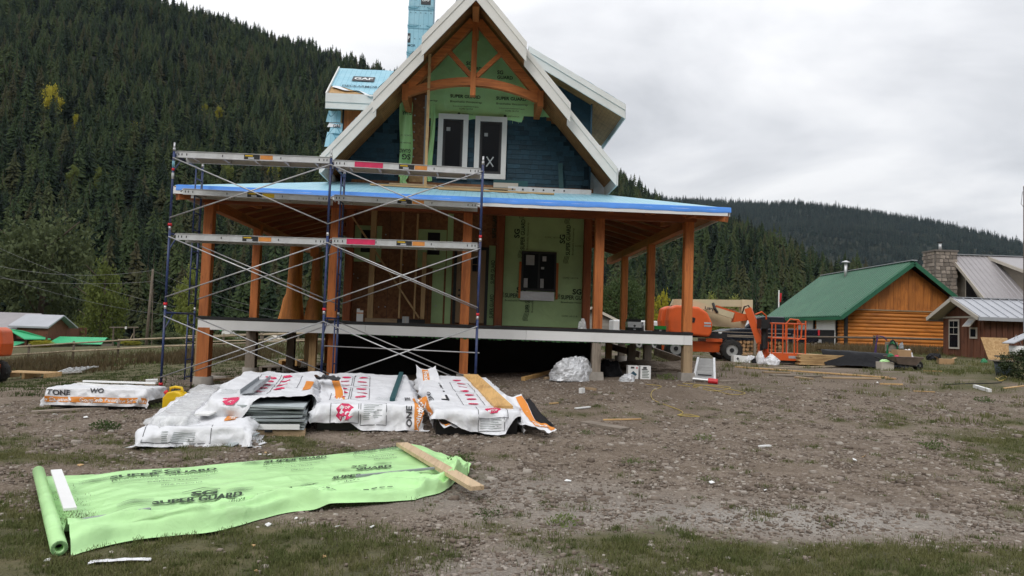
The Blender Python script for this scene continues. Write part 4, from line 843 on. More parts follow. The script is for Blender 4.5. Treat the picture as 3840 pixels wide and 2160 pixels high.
# ---- gable roof: three stepped strips each side, soffit, fascia boards
for s in (-1, 1):
    segs = ((0.0, 1.2, .20), (1.2, 2.32, .55), (2.32, 3.58, .92))
    for q, (d0, d1, v0) in enumerate(segs):
        vb = DV + .3
        def pt(d, dz, v): return (AX + s * d, v, 9.55 - SLP * d + dz)
        MB().hexa([pt(d0, 0, v0), pt(d1, 0, v0), pt(d1, 0, vb), pt(d0, 0, vb), pt(d0, .155, v0), pt(d1, .155, v0), pt(d1, .155, vb), pt(d0, .155, vb)]).build('gable_roof', 'soffit', house)
        ov = .05 if s < 0 else .012; rr_ = random.Random(q + 5 * s)
        b = MB(); n = 26
        for i in range(n + 1):
            d = d0 + (d1 - d0) * i / n; j_ = rr_.uniform(0, 1)
            b.v += [pt(d, .160 + .03 * j_ * (s < 0), v0 - .02 - ov * j_), pt(d, .160, v0 + .5), pt(d, .160, vb)]
        b.f = [(i * 3 + c, (i + 1) * 3 + c, (i + 1) * 3 + c + 1, i * 3 + c + 1) for i in range(n) for c in range(2)]
        b.build('underlayment', 'underlay', house)
        e1 = 0.03 if q < 2 else 0
        for z0, z1, pv in ((-.30, .0, .0), (.0, .165, .022)):
            MB().hexa([pt(d0, z0, v0 - .04 - pv), pt(d1 + e1, z0, v0 - .04 - pv), pt(d1 + e1, z0, v0 - .004), pt(d0, z0, v0 - .004), pt(d0, z1, v0 - .04 - pv), pt(d1 + e1, z1, v0 - .04 - pv), pt(d1 + e1, z1, v0 - .004), pt(d0, z1, v0 - .004)]).build('fascia_board', 'fascia', house)
        for v in np.arange(v0 + .14, 2.5, .14): hbeam('soffit_joint', 'darktimber0', pt(d0 + .03, -.003, v), pt(d1 - .03, -.003, v), .006, .004)
    MB().hexa([pt(3.582, z, v) if True else 0 for z in (-.30, .16) for v in (.9, 1.0, vb, vb)][:0] or [(AX + s * 3.59, .9, 9.55 - SLP * 3.58 - .28), (AX + s * 3.62, .9, 9.55 - SLP * 3.58 - .28), (AX + s * 3.62, vb, 9.55 - SLP * 3.58 - .28), (AX + s * 3.59, vb, 9.55 - SLP * 3.58 - .28), (AX + s * 3.59, .9, 9.55 - SLP * 3.58 + .15), (AX + s * 3.62, .9, 9.55 - SLP * 3.58 + .15), (AX + s * 3.62, vb, 9.55 - SLP * 3.58 + .15), (AX + s * 3.59, vb, 9.55 - SLP * 3.58 + .15)]).build('fascia_board', 'fascia', house)
    hb('upper_side_wall', 'teal', AX + s * 3.1 - .06, AX + s * 3.1 + .06, 2.63, DV, 5.1, 6.0)
# ---- king-post truss in the gable
TV = 1.32
hb('king_post', 'timber2', AX - .08, AX + .055, TV - .09, TV + .09, 7.30, 9.42)
for s in (-1, 1):
    hbeam('truss_rafter', 'timber0', (AX + s * .07, TV + .01, 9.20), (AX + s * 1.62, TV + .01, 7.42), .15, .20, None)
    hbeam('truss_strut', 'timber0', (AX + s * .06, TV, 7.80), (AX + s * .66, TV, 8.42), .10, .11, None)
    hb('truss_foot', 'timber2', AX + s * 1.68 - .075, AX + s * 1.68 + .075, TV - .10, TV + 1.1, 7.10, 7.50)
b = MB(); n = 22
for i in range(n + 1):
    q = -1 + 2 * i / n; u = AX + 1.62 * q; z = 7.30 + .36 * (1 - q * q); b.v += [(u, TV - .075, z - .10), (u, TV - .075, z + .10), (u, TV + .075, z + .10), (u, TV + .075, z - .10)]
b.f = [(i * 4 + c, (i + 1) * 4 + c, (i + 1) * 4 + (c + 1) % 4, i * 4 + (c + 1) % 4) for i in range(n) for c in range(4)] + [(0, 1, 2, 3), (n * 4 + 3, n * 4 + 2, n * 4 + 1, n * 4)]
b.build('arched_tie', 'timber0', house)
hbeam('ridge_beam', 'timber1', (AX, .34, 9.30), (AX, 2.6, 9.30), .16, .28)
hbeam('temporary_stud', 'lumber2', (4.85, 1.15, 8.25), (4.83, 1.62, 5.02), .07, .05, None, (0, 1, 0)); hbeam('ledger_block', 'darktimber0', (4.15, 1.7, 7.55), (4.62, 1.7, 8.05), .14, .12, None)
# ---- chimney chase in underlayment
ch = hb('chimney', 'underlay', 3.88, 4.62, 5.0, 5.7, 6.9, 12.2)
CV = 4.992
hb('logo_panel', 'printgrey', 4.24, 4.53, CV - .003, CV + .004, 11.16, 11.42, ch); write('lettering', 'GAF', wl_(4.26, 11.26, CV - .007), ch, 'white', .085, .25, .02); write('lettering', 'DECKARMOR', wl_(4.0, 11.03, CV), ch, 'printnavy', .075, .60, .015)
hb('logo_panel', 'printgrey', 3.885, 3.97, CV - .003, CV + .004, 9.98, 10.26, ch); write('lettering', 'F', wl_(3.89, 10.08, CV - .007), ch, 'white', .1, .07, .02); write('lettering', 'MOR', wl_(3.89, 9.86, CV), ch, 'printnavy', .075, .24, .015)
for z in (10.42, 10.98, 9.6):
    MB().grid(lambda a, c: (3.87 + a * .76, 4.985 - .02 * c * (1 + math.sin(a * 8)), z + .10 * c), 16, 2).build('underlayment_lap', 'underlay', ch)
rd = random.Random(2)
for q in range(22): MB().tube([(3.95 + (q % 5) * .15, 4.98, 9.7 + (q // 5) * .4), (3.95 + (q % 5) * .15, 4.99, 9.7 + (q // 5) * .4)], .012, 6).build('cap_nail', 'black', ch)
# ---- left dormer: ridge runs left, roof half covered
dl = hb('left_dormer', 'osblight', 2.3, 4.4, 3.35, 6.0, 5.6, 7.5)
MB().hexa([(2.02, 2.98, 7.60), (5.2, 2.98, 7.60), (5.2, 4.6, 8.86), (2.02, 4.6, 8.86), (2.02, 2.98, 7.68), (5.2, 2.98, 7.68), (5.2, 4.6, 8.94), (2.02, 4.6, 8.94)]).build('dormer_roof', 'osblight', dl)
MB().hexa([(2.02, 4.601, 8.86), (5.2, 4.601, 8.86), (5.2, 6.2, 7.60), (2.02, 6.2, 7.60), (2.02, 4.601, 8.94), (5.2, 4.601, 8.94), (5.2, 6.2, 7.68), (2.02, 6.2, 7.68)]).build('dormer_roof', 'osblight', dl)
def dsl(u, t_, lift=.006): return (u, 2.98 + 1.62 * t_, 7.68 + 1.26 * t_ + lift)
MB().grid(lambda a, c: dsl(2.0 + 3.1 * a, max(.02, (.30 - .26 * sstep1(0.05, .36, a)) + (1.0 - (.30 - .26 * float(sstep1(0.05, .36, a)))) * c), .008 + .02 * F1(a * 9, c * 5, 2)), 40, 16).build('underlayment', 'underlay', dl, True)
MB().grid(lambda a, c: dsl(2.06 + 1.2 * a, max(.0, .30 - .27 * a + .03 * math.sin(a * 12)) - c * .11 * (1 + .4 * math.sin(a * 9)) * (1 - .3 * a), .02 + .05 * c), 24, 4).build('curled_edge', 'whitewrap', dl, True)
dq = lambda u, t0: (lambda x, y: (u + x, 2.98 + 1.62 * (t0 + y * .49) - .02, 7.68 + 1.26 * (t0 + y * .49) + .035))
for u in (2.55, 4.05):
    MB().add([dq(u - .05, .50)(0, 0), dq(u - .05, .50)(.62, 0), dq(u - .05, .50)(.62, .36), dq(u - .05, .50)(0, .36)], [(0, 1, 2, 3)]).build('logo_panel', 'printgrey', dl, fix=False)
    write('lettering', 'GAF', lambda x, y, u=u: tuple(np.array(dq(u, .545)(x, y)) + (0, -.006, .008)), dl, 'white', .17, .52, .03)
    write('lettering', 'DECKARMOR', dq(u - .25, .27), dl, 'printnavy', .14, .98, .015)
for z0, z1, pv in ((7.29, 7.46, 0), (7.46, 7.70, .025)): hb('fascia_board', 'fascia', 2.0 - .02, 4.2, 2.93 - pv, 2.975, z0, z1, dl)
hbeam('rake_board', 'fascia', (1.99, 2.97, 7.62), (1.99, 4.6, 8.90), .035, .22, dl)
hb('soffit_panel', 'soffit', 2.02, 4.2, 2.98, 3.34, 7.40, 7.44, dl); hb('window_opening', 'timber2', 2.42, 3.0, 3.33, 3.348, 6.6, 7.36, dl); hb('window_trim', 'black', 2.37, 2.415, 3.32, 3.348, 6.5, 7.4, dl)
for q, (u0, u1, z0, z1) in enumerate(((2.0, 2.34, 7.0, 7.33), (2.04, 2.36, 6.86, 7.01), (2.1, 2.40, 6.68, 6.98), (2.0, 2.42, 6.30, 6.72))):
    MB().grid(lambda a, c: (u0 + (u1 - u0) * a - .05 * c * (1 - a), 3.30 - .02 * q - .06 * c + .02 * math.sin(a * 6 + q), z1 + (z0 - z1) * c), 8, 6).build('underlayment_flap', 'underlay' if q != 1 else 'whitewrap', dl, True)
write('lettering', 'GAF', wl_(2.16, 6.84, 3.2), dl, 'printgrey', .1, .2, .02)
# ---- right shed dormer
dr = hb('right_dormer', 'teal', 7.4, 9.16, 3.0, 5.6, 6.0, 7.62)
MB().prism([(7.3, 6.9), (9.16, 6.9), (9.16, 7.80), (7.3, 8.86)], 1, 2.97, 2.999).build('dormer_wall', 'teal', dr)
MB().hexa([(7.35, 2.2, 8.72), (9.93, 2.2, 7.30), (9.93, 5.75, 7.30), (7.35, 5.75, 8.72), (7.35, 2.2, 8.95), (9.93, 2.2, 7.53), (9.93, 5.75, 7.53), (7.35, 5.75, 8.95)]).build('dormer_roof', 'soffit', dr)
MB().grid(lambda a, c: (7.35 + 2.6 * a, 2.14 + 3.6 * c, 8.965 - 1.43 * a + .02 * F1(a * 14, c * 3, 2) * (1.5 if c < .05 else 1)), 40, 6).build('underlayment', 'underlay', dr)
for z0, z1, pv in ((-.24, -.02, 0), (-.02, .14, .025)): MB().hexa([(7.35, 2.15 - pv, 8.83 + z0), (9.95, 2.15 - pv, 7.40 + z0), (9.95, 2.195, 7.40 + z0), (7.35, 2.195, 8.83 + z0), (7.35, 2.15 - pv, 8.83 + z1), (9.95, 2.15 - pv, 7.40 + z1), (9.95, 2.195, 7.40 + z1), (7.35, 2.195, 8.83 + z1)]).build('fascia_board', 'fascia', dr)
hb('fascia_board', 'fascia', 9.935, 9.97, 2.2, 5.75, 7.17, 7.53, dr)
for q in range(9): hbeam('soffit_joint', 'darktimber0', (9.20 + q * .085, 2.3, 7.702 - (9.20 + q * .085 - 9.2) * .55), (9.20 + q * .085, 5.7, 7.702 - (9.20 + q * .085 - 9.2) * .55), .006, .004, dr)
hb('wrapped_return', 'whitewrap', 9.13, 9.62, 2.7, 3.2, 4.95, 6.0); hbeam('printed_mark', 'purple', (9.36, 2.696, 5.66), (9.50, 2.696, 5.50), .05, .004, None, (0, 1, 0))
hb('return_base', 'wrapback', 9.125, 9.64, 2.66, 3.2, 5.0, 5.2)
for u, z0, z1 in ((9.62, 5.7, 6.5), (9.66, 5.9, 6.8)):
    MB().grid(lambda a, c: (u + .12 * a, 5.0 + .05 * math.sin(a * 5 + c * 6), z0 + (z1 - z0) * c), 5, 8).build('underlayment_flap', 'underlay', house, True)

# ---- things lying on the porch roof and the deck
def loose(name, label, cat, mat, a, b_, w_, h_, group=None):
    """a board between two points of the house frame, its own thing"""
    A_, B_ = hp(*a), hp(*b_); c = (A_ + B_) / 2; o = MB().beam(A_ - c, B_ - c, w_, h_).build(name, mat); o.location = c; return tag(o, label, cat, group)
rz_ = lambda u, v: zr(u, v) + .03
loose('lumber_board', 'long pale two-by-four lying on the porch roof left of centre', 'board', 'lumber0', (3.5, 1.35, rz_(3.5, 1.35)), (6.3, 1.1, rz_(5, 1.1)), .09, .04)
loose('lumber_board', 'long pale board lying on the porch roof below the right window', 'board', 'lumber0', (5.2, .95, rz_(5, .95)), (8.0, .8, rz_(5, .8)), .09, .04)
loose('lumber_board', 'short board on the porch roof below the wrap flap', 'board', 'boardwood0', (3.9, 1.9, rz_(4, 1.9)), (5.1, 1.85, rz_(4, 1.85)), .09, .04)
loose('lumber_board', 'wide weathered plank on the porch roof below the left window', 'board', 'boardwood0', (5.3, 1.7, rz_(5, 1.7)), (7.1, 1.6, rz_(5, 1.6)), .16, .04)
st = loose('vent_strip', 'perforated aluminium strip along the foot of the gable wall', 'strip', 'alu', (6.9, 1.55, rz_(6, 1.55) + .03), (9.0, 1.45, rz_(6, 1.45) + .03), .02, .12)
for q in range(8): MB().box(-.95 + q * .26, -.91 + q * .26, -.014, -.010, -.02, .02).build('slot', 'black', st).rotation_euler = (0, 0, HTH - .04)
loose('teal_board', 'teal board leaning upright against the shingled gable wall', 'board', 'tealtrim', (8.34, 2.25, 5.16), (8.3, 2.40, 5.95), .12, .025)
loose('siding_offcut', 'flat teal offcut leaning below the right gable window', 'board', 'tealtrim', (6.55, 2.28, 5.33), (7.45, 2.28, 5.33), .03, .17)
loose('cardboard_box', 'low tan carton on the porch roof below the right gable window', 'box', 'trim2', (6.55, 2.0, rz_(6, 2.0) + .06), (7.18, 1.97, rz_(6, 2.0) + .06), .2, .12)
# ================================================================== SCAFFOLD (same frame as the house)
scaf = thing('scaffold', 'two-bay blue steel scaffold three lifts high in front of the porch', 'scaffold', HO, HTH)
FVN, RVN = -2.5, -0.98
def sc_gz(u, v): p = hp(u, v, 0); return g1(p.x, p.y)
def tube(name, mat, pts, r, parent, n=8): return MB().tube(pts, r, n).build(name, mat, parent, True)
for st, u in enumerate((0.28, 3.28, 6.24)):
    for lv in range(3):
        z0 = 0.22 + 1.524 * lv; z1 = z0 + 1.515; du = .008 * math.sin(st * 3 + lv)
        fr = tube('frame', 'bluesteel', [(u + du, FVN, z1 - .09), (u + du, RVN, z1 - .09)], .020, scaf)
        for v in (FVN, RVN):
            tube('leg', 'bluesteel', [(u, v, z0), (u, v, z1)], .024, fr)
            tube('collar', 'steel', [(u, v, z1 - .02), (u, v, z1 + .045)], .0275, fr)
        tube('ladder_upright', 'bluesteel', [(u, RVN - .36, z0 + .06), (u, RVN - .36, z1 - .09)], .016, fr)
        for q in range(4): tube('rung', 'bluesteel', [(u, RVN - .36, z0 + .12 + q * .36), (u, RVN, z0 + .12 + q * .36)], .014, fr, 6)
        tube('gusset', 'bluesteel', [(u, FVN, z1 - .42), (u, FVN + .40, z1 - .09)], .014, fr, 6)
        if st != 1 or lv < 2: tube('lock_clip', 'red', [(u - .03, FVN - .005, z0 + .07), (u + .03, FVN - .005, z0 + .07)], .030, fr, 8)
    for v in (FVN, RVN):
        gz = sc_gz(u, v); tube('jack_leg', 'rustleg', [(u, v, gz), (u, v, .3)], .019, scaf); MB().box(u - .07, u + .07, v - .07, v + .07, gz - .01, gz + .012).build('base_plate', 'rustleg', scaf)
        tube('top_pin', 'steel', [(u, v, 4.78), (u, v, 4.93)], .018, scaf)
def brace(u0, u1, v, z0):
    lo, hi = z0 + .20, z0 + 1.36; tube('brace_rod', 'steel', [(u0, v - .03, lo), (u1, v - .03, hi)], .0135, scaf, 6); tube('brace_rod', 'steel', [(u0, v - .045, hi), (u1, v - .045, lo)], .0135, scaf, 6)
for lv in range(3):
    for u0, u1 in ((.28, 3.28), (3.28, 6.24)):
        brace(u0, u1, FVN, .22 + 1.524 * lv)
        if lv < 2: brace(u0, u1, RVN + .06, .22 + 1.524 * lv)
tube('guard_rod', 'steel', [(3.1, RVN - .4, 1.07), (6.3, FVN + .2, 1.06)], .013, scaf, 6)
for z, m in ((4.45, 'underlay'), (4.38, 'red'), (4.22, 'sticker')): tube('tape_band', m, [(.28, FVN, z), (.28, FVN, z + (.05 if m == 'red' else .12))], .0262, scaf)
def plank(label, u0, u1, v0, z0, zz, tape=None, amber='amber', width=.48):
    o = thing('scaffold_plank', label, 'plank', hp(u0, v0, z0), HTH + math.atan2(0, 1), 'aluminium scaffold planks'); L = u1 - u0; o.rotation_euler = (0, -math.atan2(zz - z0, L), HTH)
    for y in (0, width):
        b = MB(); b.box(0, L, y - .004, y + .004, -.055, .055); b.box(0, L, y - .020, y + .020, .0552, .063); b.box(0, L, y - .020, y + .020, -.063, -.0552); b.build('side_rail', 'alu', o)
    MB().box(.01, L - .01, .022, width - .022, .040, .054).build('deck_panel', 'boardwood0', o)
    for q in range(5): MB().box(L * (q + .5) / 5 - .02, L * (q + .5) / 5 + .02, .005, width - .005, -.05, .0385).build('cross_member', 'alu', o)
    for x in (-.03, L + .03):
        for y in (.06, width - .06): tube('hook', 'steel', [(L / 2 + (x - L / 2) * .985, y, .02), (x, y, .05), (x + (.04 if x > 0 else -.04), y, .0)], .014, o, 6)
    c = L * .44
    MB().box(c, c + .30, -.0085, -.0050, -.045, .045).build('warning_label', 'black', o); MB().box(c + .08, c + .19, -.0105, -.0090, -.04, -.005).build('warning_label', 'sticker', o)
    MB().box(c + .31, c + .55, -.0085, -.0050, -.04, .04).build('warning_label', amber, o); MB().box(c + .02, c + .17, -.0105, -.0090, .012, .034).build('label_print', 'yellow', o)
    if tape: MB().box(tape, tape + .55, -.0125, -.0055, -.052, .050).build('pink_tape', 'pinktag', o)
    for x in (.05, .11, .2, L - .2, L - .11, L - .05, L * .3, L * .68): MB().box(x - .008, x + .008, -.009, -.005, -.02, .02).build('rivet', 'black', o)
    return o
plank('aluminium plank on the top lift of the left scaffold bay', .30, 3.24, FVN + .06, 4.72, 4.73)
plank('aluminium plank with pink tape on the top lift of the right bay', 3.33, 6.20, FVN + .06, 4.68, 4.64, .40)
plank('aluminium plank at eave height in the left scaffold bay', .08, 3.06, -1.45, 4.16, 4.13, None, 'yellow', .45)
plank('aluminium plank at eave height in the right scaffold bay', 3.17, 6.16, -1.45, 4.16, 4.12, None, 'amber', .45)
plank('aluminium plank on the lower lift of the left scaffold bay', .38, 3.25, FVN + .06, 3.12, 3.13)
plank('aluminium plank with pink tape on the lower lift of the right bay', 3.36, 6.19, FVN + .06, 3.15, 3.16, .28)
# ================================================================== FOREGROUND: WRAPPED SIDING BUNDLES
def ridged(x, y): return 1 - abs(2 * F1(x, y, 3) - 1)
class Drape:
    """a sheet thrown over a stack: S(s,t) with s across and t along (0 = near end)"""
    def __init__(q, W, L, h, rise, amp=.018, seed=0, out=.22): q.W, q.L, q.h, q.rise, q.amp, q.sd, q.out = W, L, h, rise, amp, seed, out
    def raw(q, s, t):
        W2, L = q.W / 2, q.L; x, y = max(-W2, min(W2, s)), max(0, min(L, t)); es, et = s - x, t - y; e = math.hypot(es, et)
        z = q.h; r = .05
        drop = e - r * .4 * (1 - math.exp(-e / r)) if e > 0 else 0
        z -= drop; o_ = q.out * e
        if z < .012: o_ += (.012 - z) * .8; z = .012 + .01 * F1(s * 6 + q.sd, t * 6)
        if e > 0: x += es / e * o_; y += et / e * o_
        edge = min(1, e / .12); c = ridged(s * 2.3 + q.sd, t * 1.4 + s) ** 5 * 1.3; c2 = ridged(s * 5 + q.sd * 3, t * 5 - s * 2) ** 4
        k = q.amp * (.55 + 1.2 * edge) * (c * 1.3 + .7 * c2 - .6)
        z += k * (1 - .6 * edge) + q.amp * 1.6 * (F1(s * 1.2 + q.sd, t * .8) - .5) * (1 - .5 * edge)

        if e > 0: x += es / e * k * 1.6 * edge; y += et / e * k * 1.6 * edge
        return Vector((x, y, z + q.rise * max(0, min(1, y / L))))
    def S(q, s, t, lift=.0):
        p = q.raw(s, t)
        if lift:
            d = .02; n = (q.raw(s + d, t) - q.raw(s - d, t)).cross(q.raw(s, t + d) - q.raw(s, t - d)); n.normalize(); p = p + n * lift
        return p
def patch(D, name, mat, s0, s1, t0, t1, parent, lift=.007, n=(6, 6)):
    return MB().grid(lambda a, c: D.S(s0 + (s1 - s0) * a, t0 + (t1 - t0) * c, lift), *n).build(name, mat, parent, True, fix=False)
def stop_mark(D, s, t, r, parent, text=True, sy=1.0, lift=.008):
    b = MB(); b.v = [tuple(D.S(s, t, lift))]
    for k in (.5, 1.0):
        for i in range(8): a = math.pi / 8 + i * math.pi / 4; b.v.append(tuple(D.S(s + math.cos(a) * r * k, t + math.sin(a) * r * k * sy, lift)))
    b.f = [(0, 1 + i, 1 + (i + 1) % 8) for i in range(8)] + [(1 + i, 9 + i, 9 + (i + 1) % 8, 1 + (i + 1) % 8) for i in range(8)]
    b.build('stop_mark', 'pinktag', parent, fix=False)
    if text: write('lettering', 'STOP', lambda x, y: D.S(s - r * .55 + x, t + r * .25 + y, lift + .004), parent, 'white', r * .3, r * 1.1, .02); write('lettering', 'STOP', lambda x, y: D.S(s - r * .45 + x, t - r * .7 + y, lift + .004), parent, 'white', r * .22, r * .9, .02)
def line(D, pts, parent, w_=.008, lift=.007, mat='printgrey'):
    b = MB(); P = []
    for (s0, t0), (s1, t1) in zip(pts, pts[1:]):
        n = max(2, int(math.hypot(s1 - s0, t1 - t0) / .06)); P += [(s0 + (s1 - s0) * i / n, t0 + (t1 - t0) * i / n) for i in range(n)]
    P.append(pts[-1])
    for k, (s, t_) in enumerate(P):
        a, c = P[max(0, k - 1)], P[min(len(P) - 1, k + 1)]; d = math.hypot(c[0] - a[0], c[1] - a[1]) or 1; nx_, ny_ = -(c[1] - a[1]) / d * w_ / 2, (c[0] - a[0]) / d * w_ / 2
        b.v += [tuple(D.S(s + nx_, t_ + ny_, lift)), tuple(D.S(s - nx_, t_ - ny_, lift))]
    b.f = [(2 * i, 2 * i + 1, 2 * i + 3, 2 * i + 2) for i in range(len(P) - 1)]; return b.build('printed_line', mat, parent, fix=False)
def rect(D, s0, s1, t0, t1, parent): line(D, [(s0, t0), (s1, t0), (s1, t1), (s0, t1), (s0, t0)], parent)
def bundle(name, label, x, y, yaw, D, ds, dt, db, nu=46, nv=80, cat='bundle', mat='whitewrap', dtf=None, core='blackplastic'):
    o = thing(name, label, cat, (x, y, g1(x, y)), yaw)
    def fn(a, c):
        s = -D.W / 2 - ds[0] + (D.W + ds[0] + ds[1]) * a; d0 = dtf(s) if dtf else dt; t_ = -d0 + (D.L + d0 + db) * c; return D.S(s, t_)
    MB().grid(fn, nu, nv).build('wrapping', mat, o, True)
    h = D.h - .10; W2 = D.W / 2 - .03; r = D.rise; y0_ = .06 if core != 'black' else .45
    MB().hexa([(-W2, y0_, .0), (W2, y0_, .0), (W2, D.L - .05, r), (-W2, D.L - .05, r), (-W2, y0_, h), (W2, y0_, h), (W2, D.L - .05, h + r), (-W2, D.L - .05, h + r)]).build('board_stack', core, o)
    return o
YAW = R(10.5)
# --- third bundle from the left: long white wrap with red stop signs hanging over its near end
D3 = Drape(1.42, 3.45, .37, .20, .026, 3)
b3 = bundle('wrapped_bundle', 'white-wrapped siding bundle with a teal strip and a stop sign on its hanging front', -2.02, 10.75, YAW, D3, (.12, .30), .36, .1, dtf=lambda s: .27 + .12 * sstep1(-.25, .0, s))
stop_mark(D3, -.30, -.12, .13, b3); rect(D3, -.50, -.11, -.27, .06, b3); rect(D3, -.08, .28, -.30, .05, b3)
for k in range(9): line(D3, [(-.04, -.02 - k * .025), (.22 - .05 * (k % 3), -.02 - k * .025)], b3, .006, .008, 'printfaint')
for c_, s in ((0, -.40), (1, -.10)):
    for k in range(6):
        stop_mark(D3, s + .02 * (k % 2), .62 + k * .44, .085, b3, k == 0, .8)
    for t0 in (.35, 1.75): rect(D3, s - .14, s + .13, t0, t0 + 1.3, b3)
for k in range(4): line(D3, [(.12, .50 - k * .05), (.36 - .06 * (k % 2), .50 - k * .05)], b3, .007, .008, 'printfaint')
write('lettering', 'GUARD', lambda x, y: D3.S(.14 + x, .56 + y, .008), b3, 'printfaint', .03, .28, 0); write('lettering', '24 PCS', lambda x, y: D3.S(.34 + x, .32 + y, .008), b3, 'printgrey', .03, .1, 0)
patch(D3, 'orange_band', 'printorange', .68, .82, -.36, .15, b3, .007, (4, 12)); patch(D3, 'orange_band', 'printorange', .68, .82, .22, .62, b3, .007, (4, 10))
up3 = lambda s, t0, l=.012: (lambda x, y: D3.S(s - y, t0 + x, l))
write('lettering', 'Solutions', up3(.80, -.33), b3, 'white', .085, .44, .02); write('lettering', 'Complete', up3(.80, .24), b3, 'white', .085, .36, .02); write('lettering', 'ONE', up3(.64, -.33), b3, 'printgrey', .085, .30, .03); write('lettering', 'STONE', up3(.64, .30), b3, 'printgrey', .085, .36, .03)
# --- right bundle
D4 = Drape(1.22, 3.4, .34, .24, .026, 11)
b4 = bundle('wrapped_bundle', 'rightmost white-wrapped siding bundle carrying a wide golden plank', -.42, 10.62, YAW, D4, (.22, .40), .3, .1, dtf=lambda s: .30 - .16 * sstep1(-.1, -.5, s) - .22 * sstep1(.32, .6, s) + .12 * math.exp(-((s - .25) / .15) ** 2))
stop_mark(D4, .22, .06, .12, b4); rect(D4, .0, .42, -.12, .26, b4); rect(D4, .0, .36, -.30, -.14, b4)
for k in range(5): line(D4, [(.03, -.16 - k * .025), (.32 - .04 * (k % 2), -.16 - k * .025)], b4, .006, .008, 'printfaint')
for k in range(7): stop_mark(D4, .0 + .02 * (k % 3), .52 + k * .38, .08, b4, k == 0, .8)
for t0 in (.4, 1.5): rect(D4, -.16, .16, t0, t0 + 1.0, b4)
patch(D4, 'orange_band', 'printorange', -.80, -.67, .1, 1.5, b4, .007, (4, 24)); write('lettering', 'Complete Finishing', lambda x, y: D4.S(-.79 + y, 1.45 - x, .012), b4, 'white', .08, 1.25, .02); write('lettering', 'ONE', lambda x, y: D4.S(-.64 + y, 1.5 - x, .012), b4, 'printgrey', .07, .8, .02)
# torn wrap tongues
def tongue(name, label, pts, w0, w1, mat, up, curl, sd, band=None, text=None):
    """a strip of sheet along ground points, edges curled; pts in world metres with heights above ground"""
    P = [Vector(p) for p in pts]; n = 26; o = thing(name, label, 'sheet', (P[0].x, P[0].y, g1(P[0].x, P[0].y)))
    def cen(a):
        k = min(len(P) - 2, int(a * (len(P) - 1))); f = a * (len(P) - 1) - k; return P[k].lerp(P[k + 1], f)
    def fn(a, c, lift=0.0):
        p = cen(a); d = (cen(min(1, a + .04)) - cen(max(0, a - .04))); d.z = 0; d.normalize(); nrm = Vector((-d.y, d.x, 0)); w_ = w0 + (w1 - w0) * a; q = c - .5
        z = g1(p.x, p.y) + p.z + up * .5 * (ridged(a * 3 + sd, c * 2)) + curl * abs(2 * q) ** 2.2 * (.4 + F1(a * 3 + sd, 1)) + lift
        r = p + nrm * (q * w_ * (.9 + .25 * F1(a * 5 + sd, 3))); return (r.x - o.location.x, r.y - o.location.y, z - o.location.z)
    MB().grid(fn, n, 12).build('sheet', mat, o, True)
    if band: MB().grid(lambda a, c: fn(.03 + a * .94, band[0] + c * (band[1] - band[0]), .008), n, 3).build('orange_band', 'printorange', o, True)
    if text: write('lettering', text[0], lambda x, y: fn(text[1] + x * text[2], text[3] + y * text[4], .014), o, text[5], 1, 1, .02)
    return o
tongue('torn_wrap', 'torn white wrap with orange print flung right of the rightmost bundle', [(.02, 11.9, .32), (.14, 11.4, .16), (.26, 10.95, .06), (.42, 10.62, .05), (.58, 10.42, .02)], .40, .26, 'whitewrap', .20, .03, 5, (.72, .98), ('Complete', .5, .4, .76, .15, 'white'))
tongue('torn_wrap', 'black felt sheet curling from the rightmost bundle', [(.14, 12.2, .25), (.32, 11.7, .12), (.50, 11.2, .04), (.60, 10.95, .02)], .4, .16, 'blackplastic', .05, .06, 9)
tongue('torn_wrap', 'crumpled white wrap with orange stripe standing behind the rightmost bundle', [(-1.55, 13.9, .55), (-1.42, 13.2, .38), (-1.25, 12.6, .25)], .35, .45, 'whitewrap', .12, .1, 14, (.3, .6), ('Finishing', .1, .6, .36, .22, 'white'))
tongue('torn_wrap', 'crumpled white wrap bunched at the near left corner of the rightmost bundle', [(-1.05, 11.1, .1), (-.92, 10.8, .12), (-.72, 10.55, .03)], .3, .42, 'whitewrap', .22, .06, 22, (.1, .3))
# --- second bundle: opened, grey boards showing at its near end
D2 = Drape(1.25, 3.2, .48, .16, .036, 21, .30)
b2 = bundle('wrapped_bundle', 'torn-open white bundle showing layered grey boards at its near end', -3.36, 10.15, R(12), D2, (.34, .28), .0, .1, dtf=lambda s: -.14 + .46 * sstep1(.12, -.28, s) - .30 * sstep1(.15, .6, s), core='black')
for k in range(9):
    z = .10 + k * .036; rd = random.Random(k); MB().box(-.32 + rd.uniform(-.05, .05), .60 + rd.uniform(-.02, .03), -.10 + rd.uniform(-.05, .10), 2.6, z, z + .026).build('siding_board', 'boardedge', b2).rotation_euler = (rd.uniform(-.012, .012), rd.uniform(-.03, .03), rd.uniform(-.03, .03))
MB().box(-.50, .62, -.09, .12, .0, .085).build('bearer', 'boardwood0', b2); MB().box(.10, .20, -.12, -.08, .06, .13).build('strap_clip', 'blackplastic', b2); MB().box(-.05, .55, -.135, -.11, .10, .17).build('edge_board', 'white', b2)
for k in range(5):
    stop_mark(D2, -.10, .75 + k * .42, .095, b2, True, .8); 
    if k < 4: stop_mark(D2, .16, 1.0 + k * .5, .085, b2, False, .7)
stop_mark(D2, -.36, -.0, .12, b2, True); rect(D2, -.28, .05, .4, 1.6, b2); rect(D2, -.28, .05, 1.7, 2.7, b2); rect(D2, .10, .4, 1.2, 2.6, b2)
for k in range(7): line(D2, [(-.60, .5 + k * .04), (-.36, .52 + k * .04)], b2, .007, .008, 'printfaint')
patch(D2, 'orange_band', 'printorange', .50, .62, .9, 1.9, b2, .007, (4, 14))
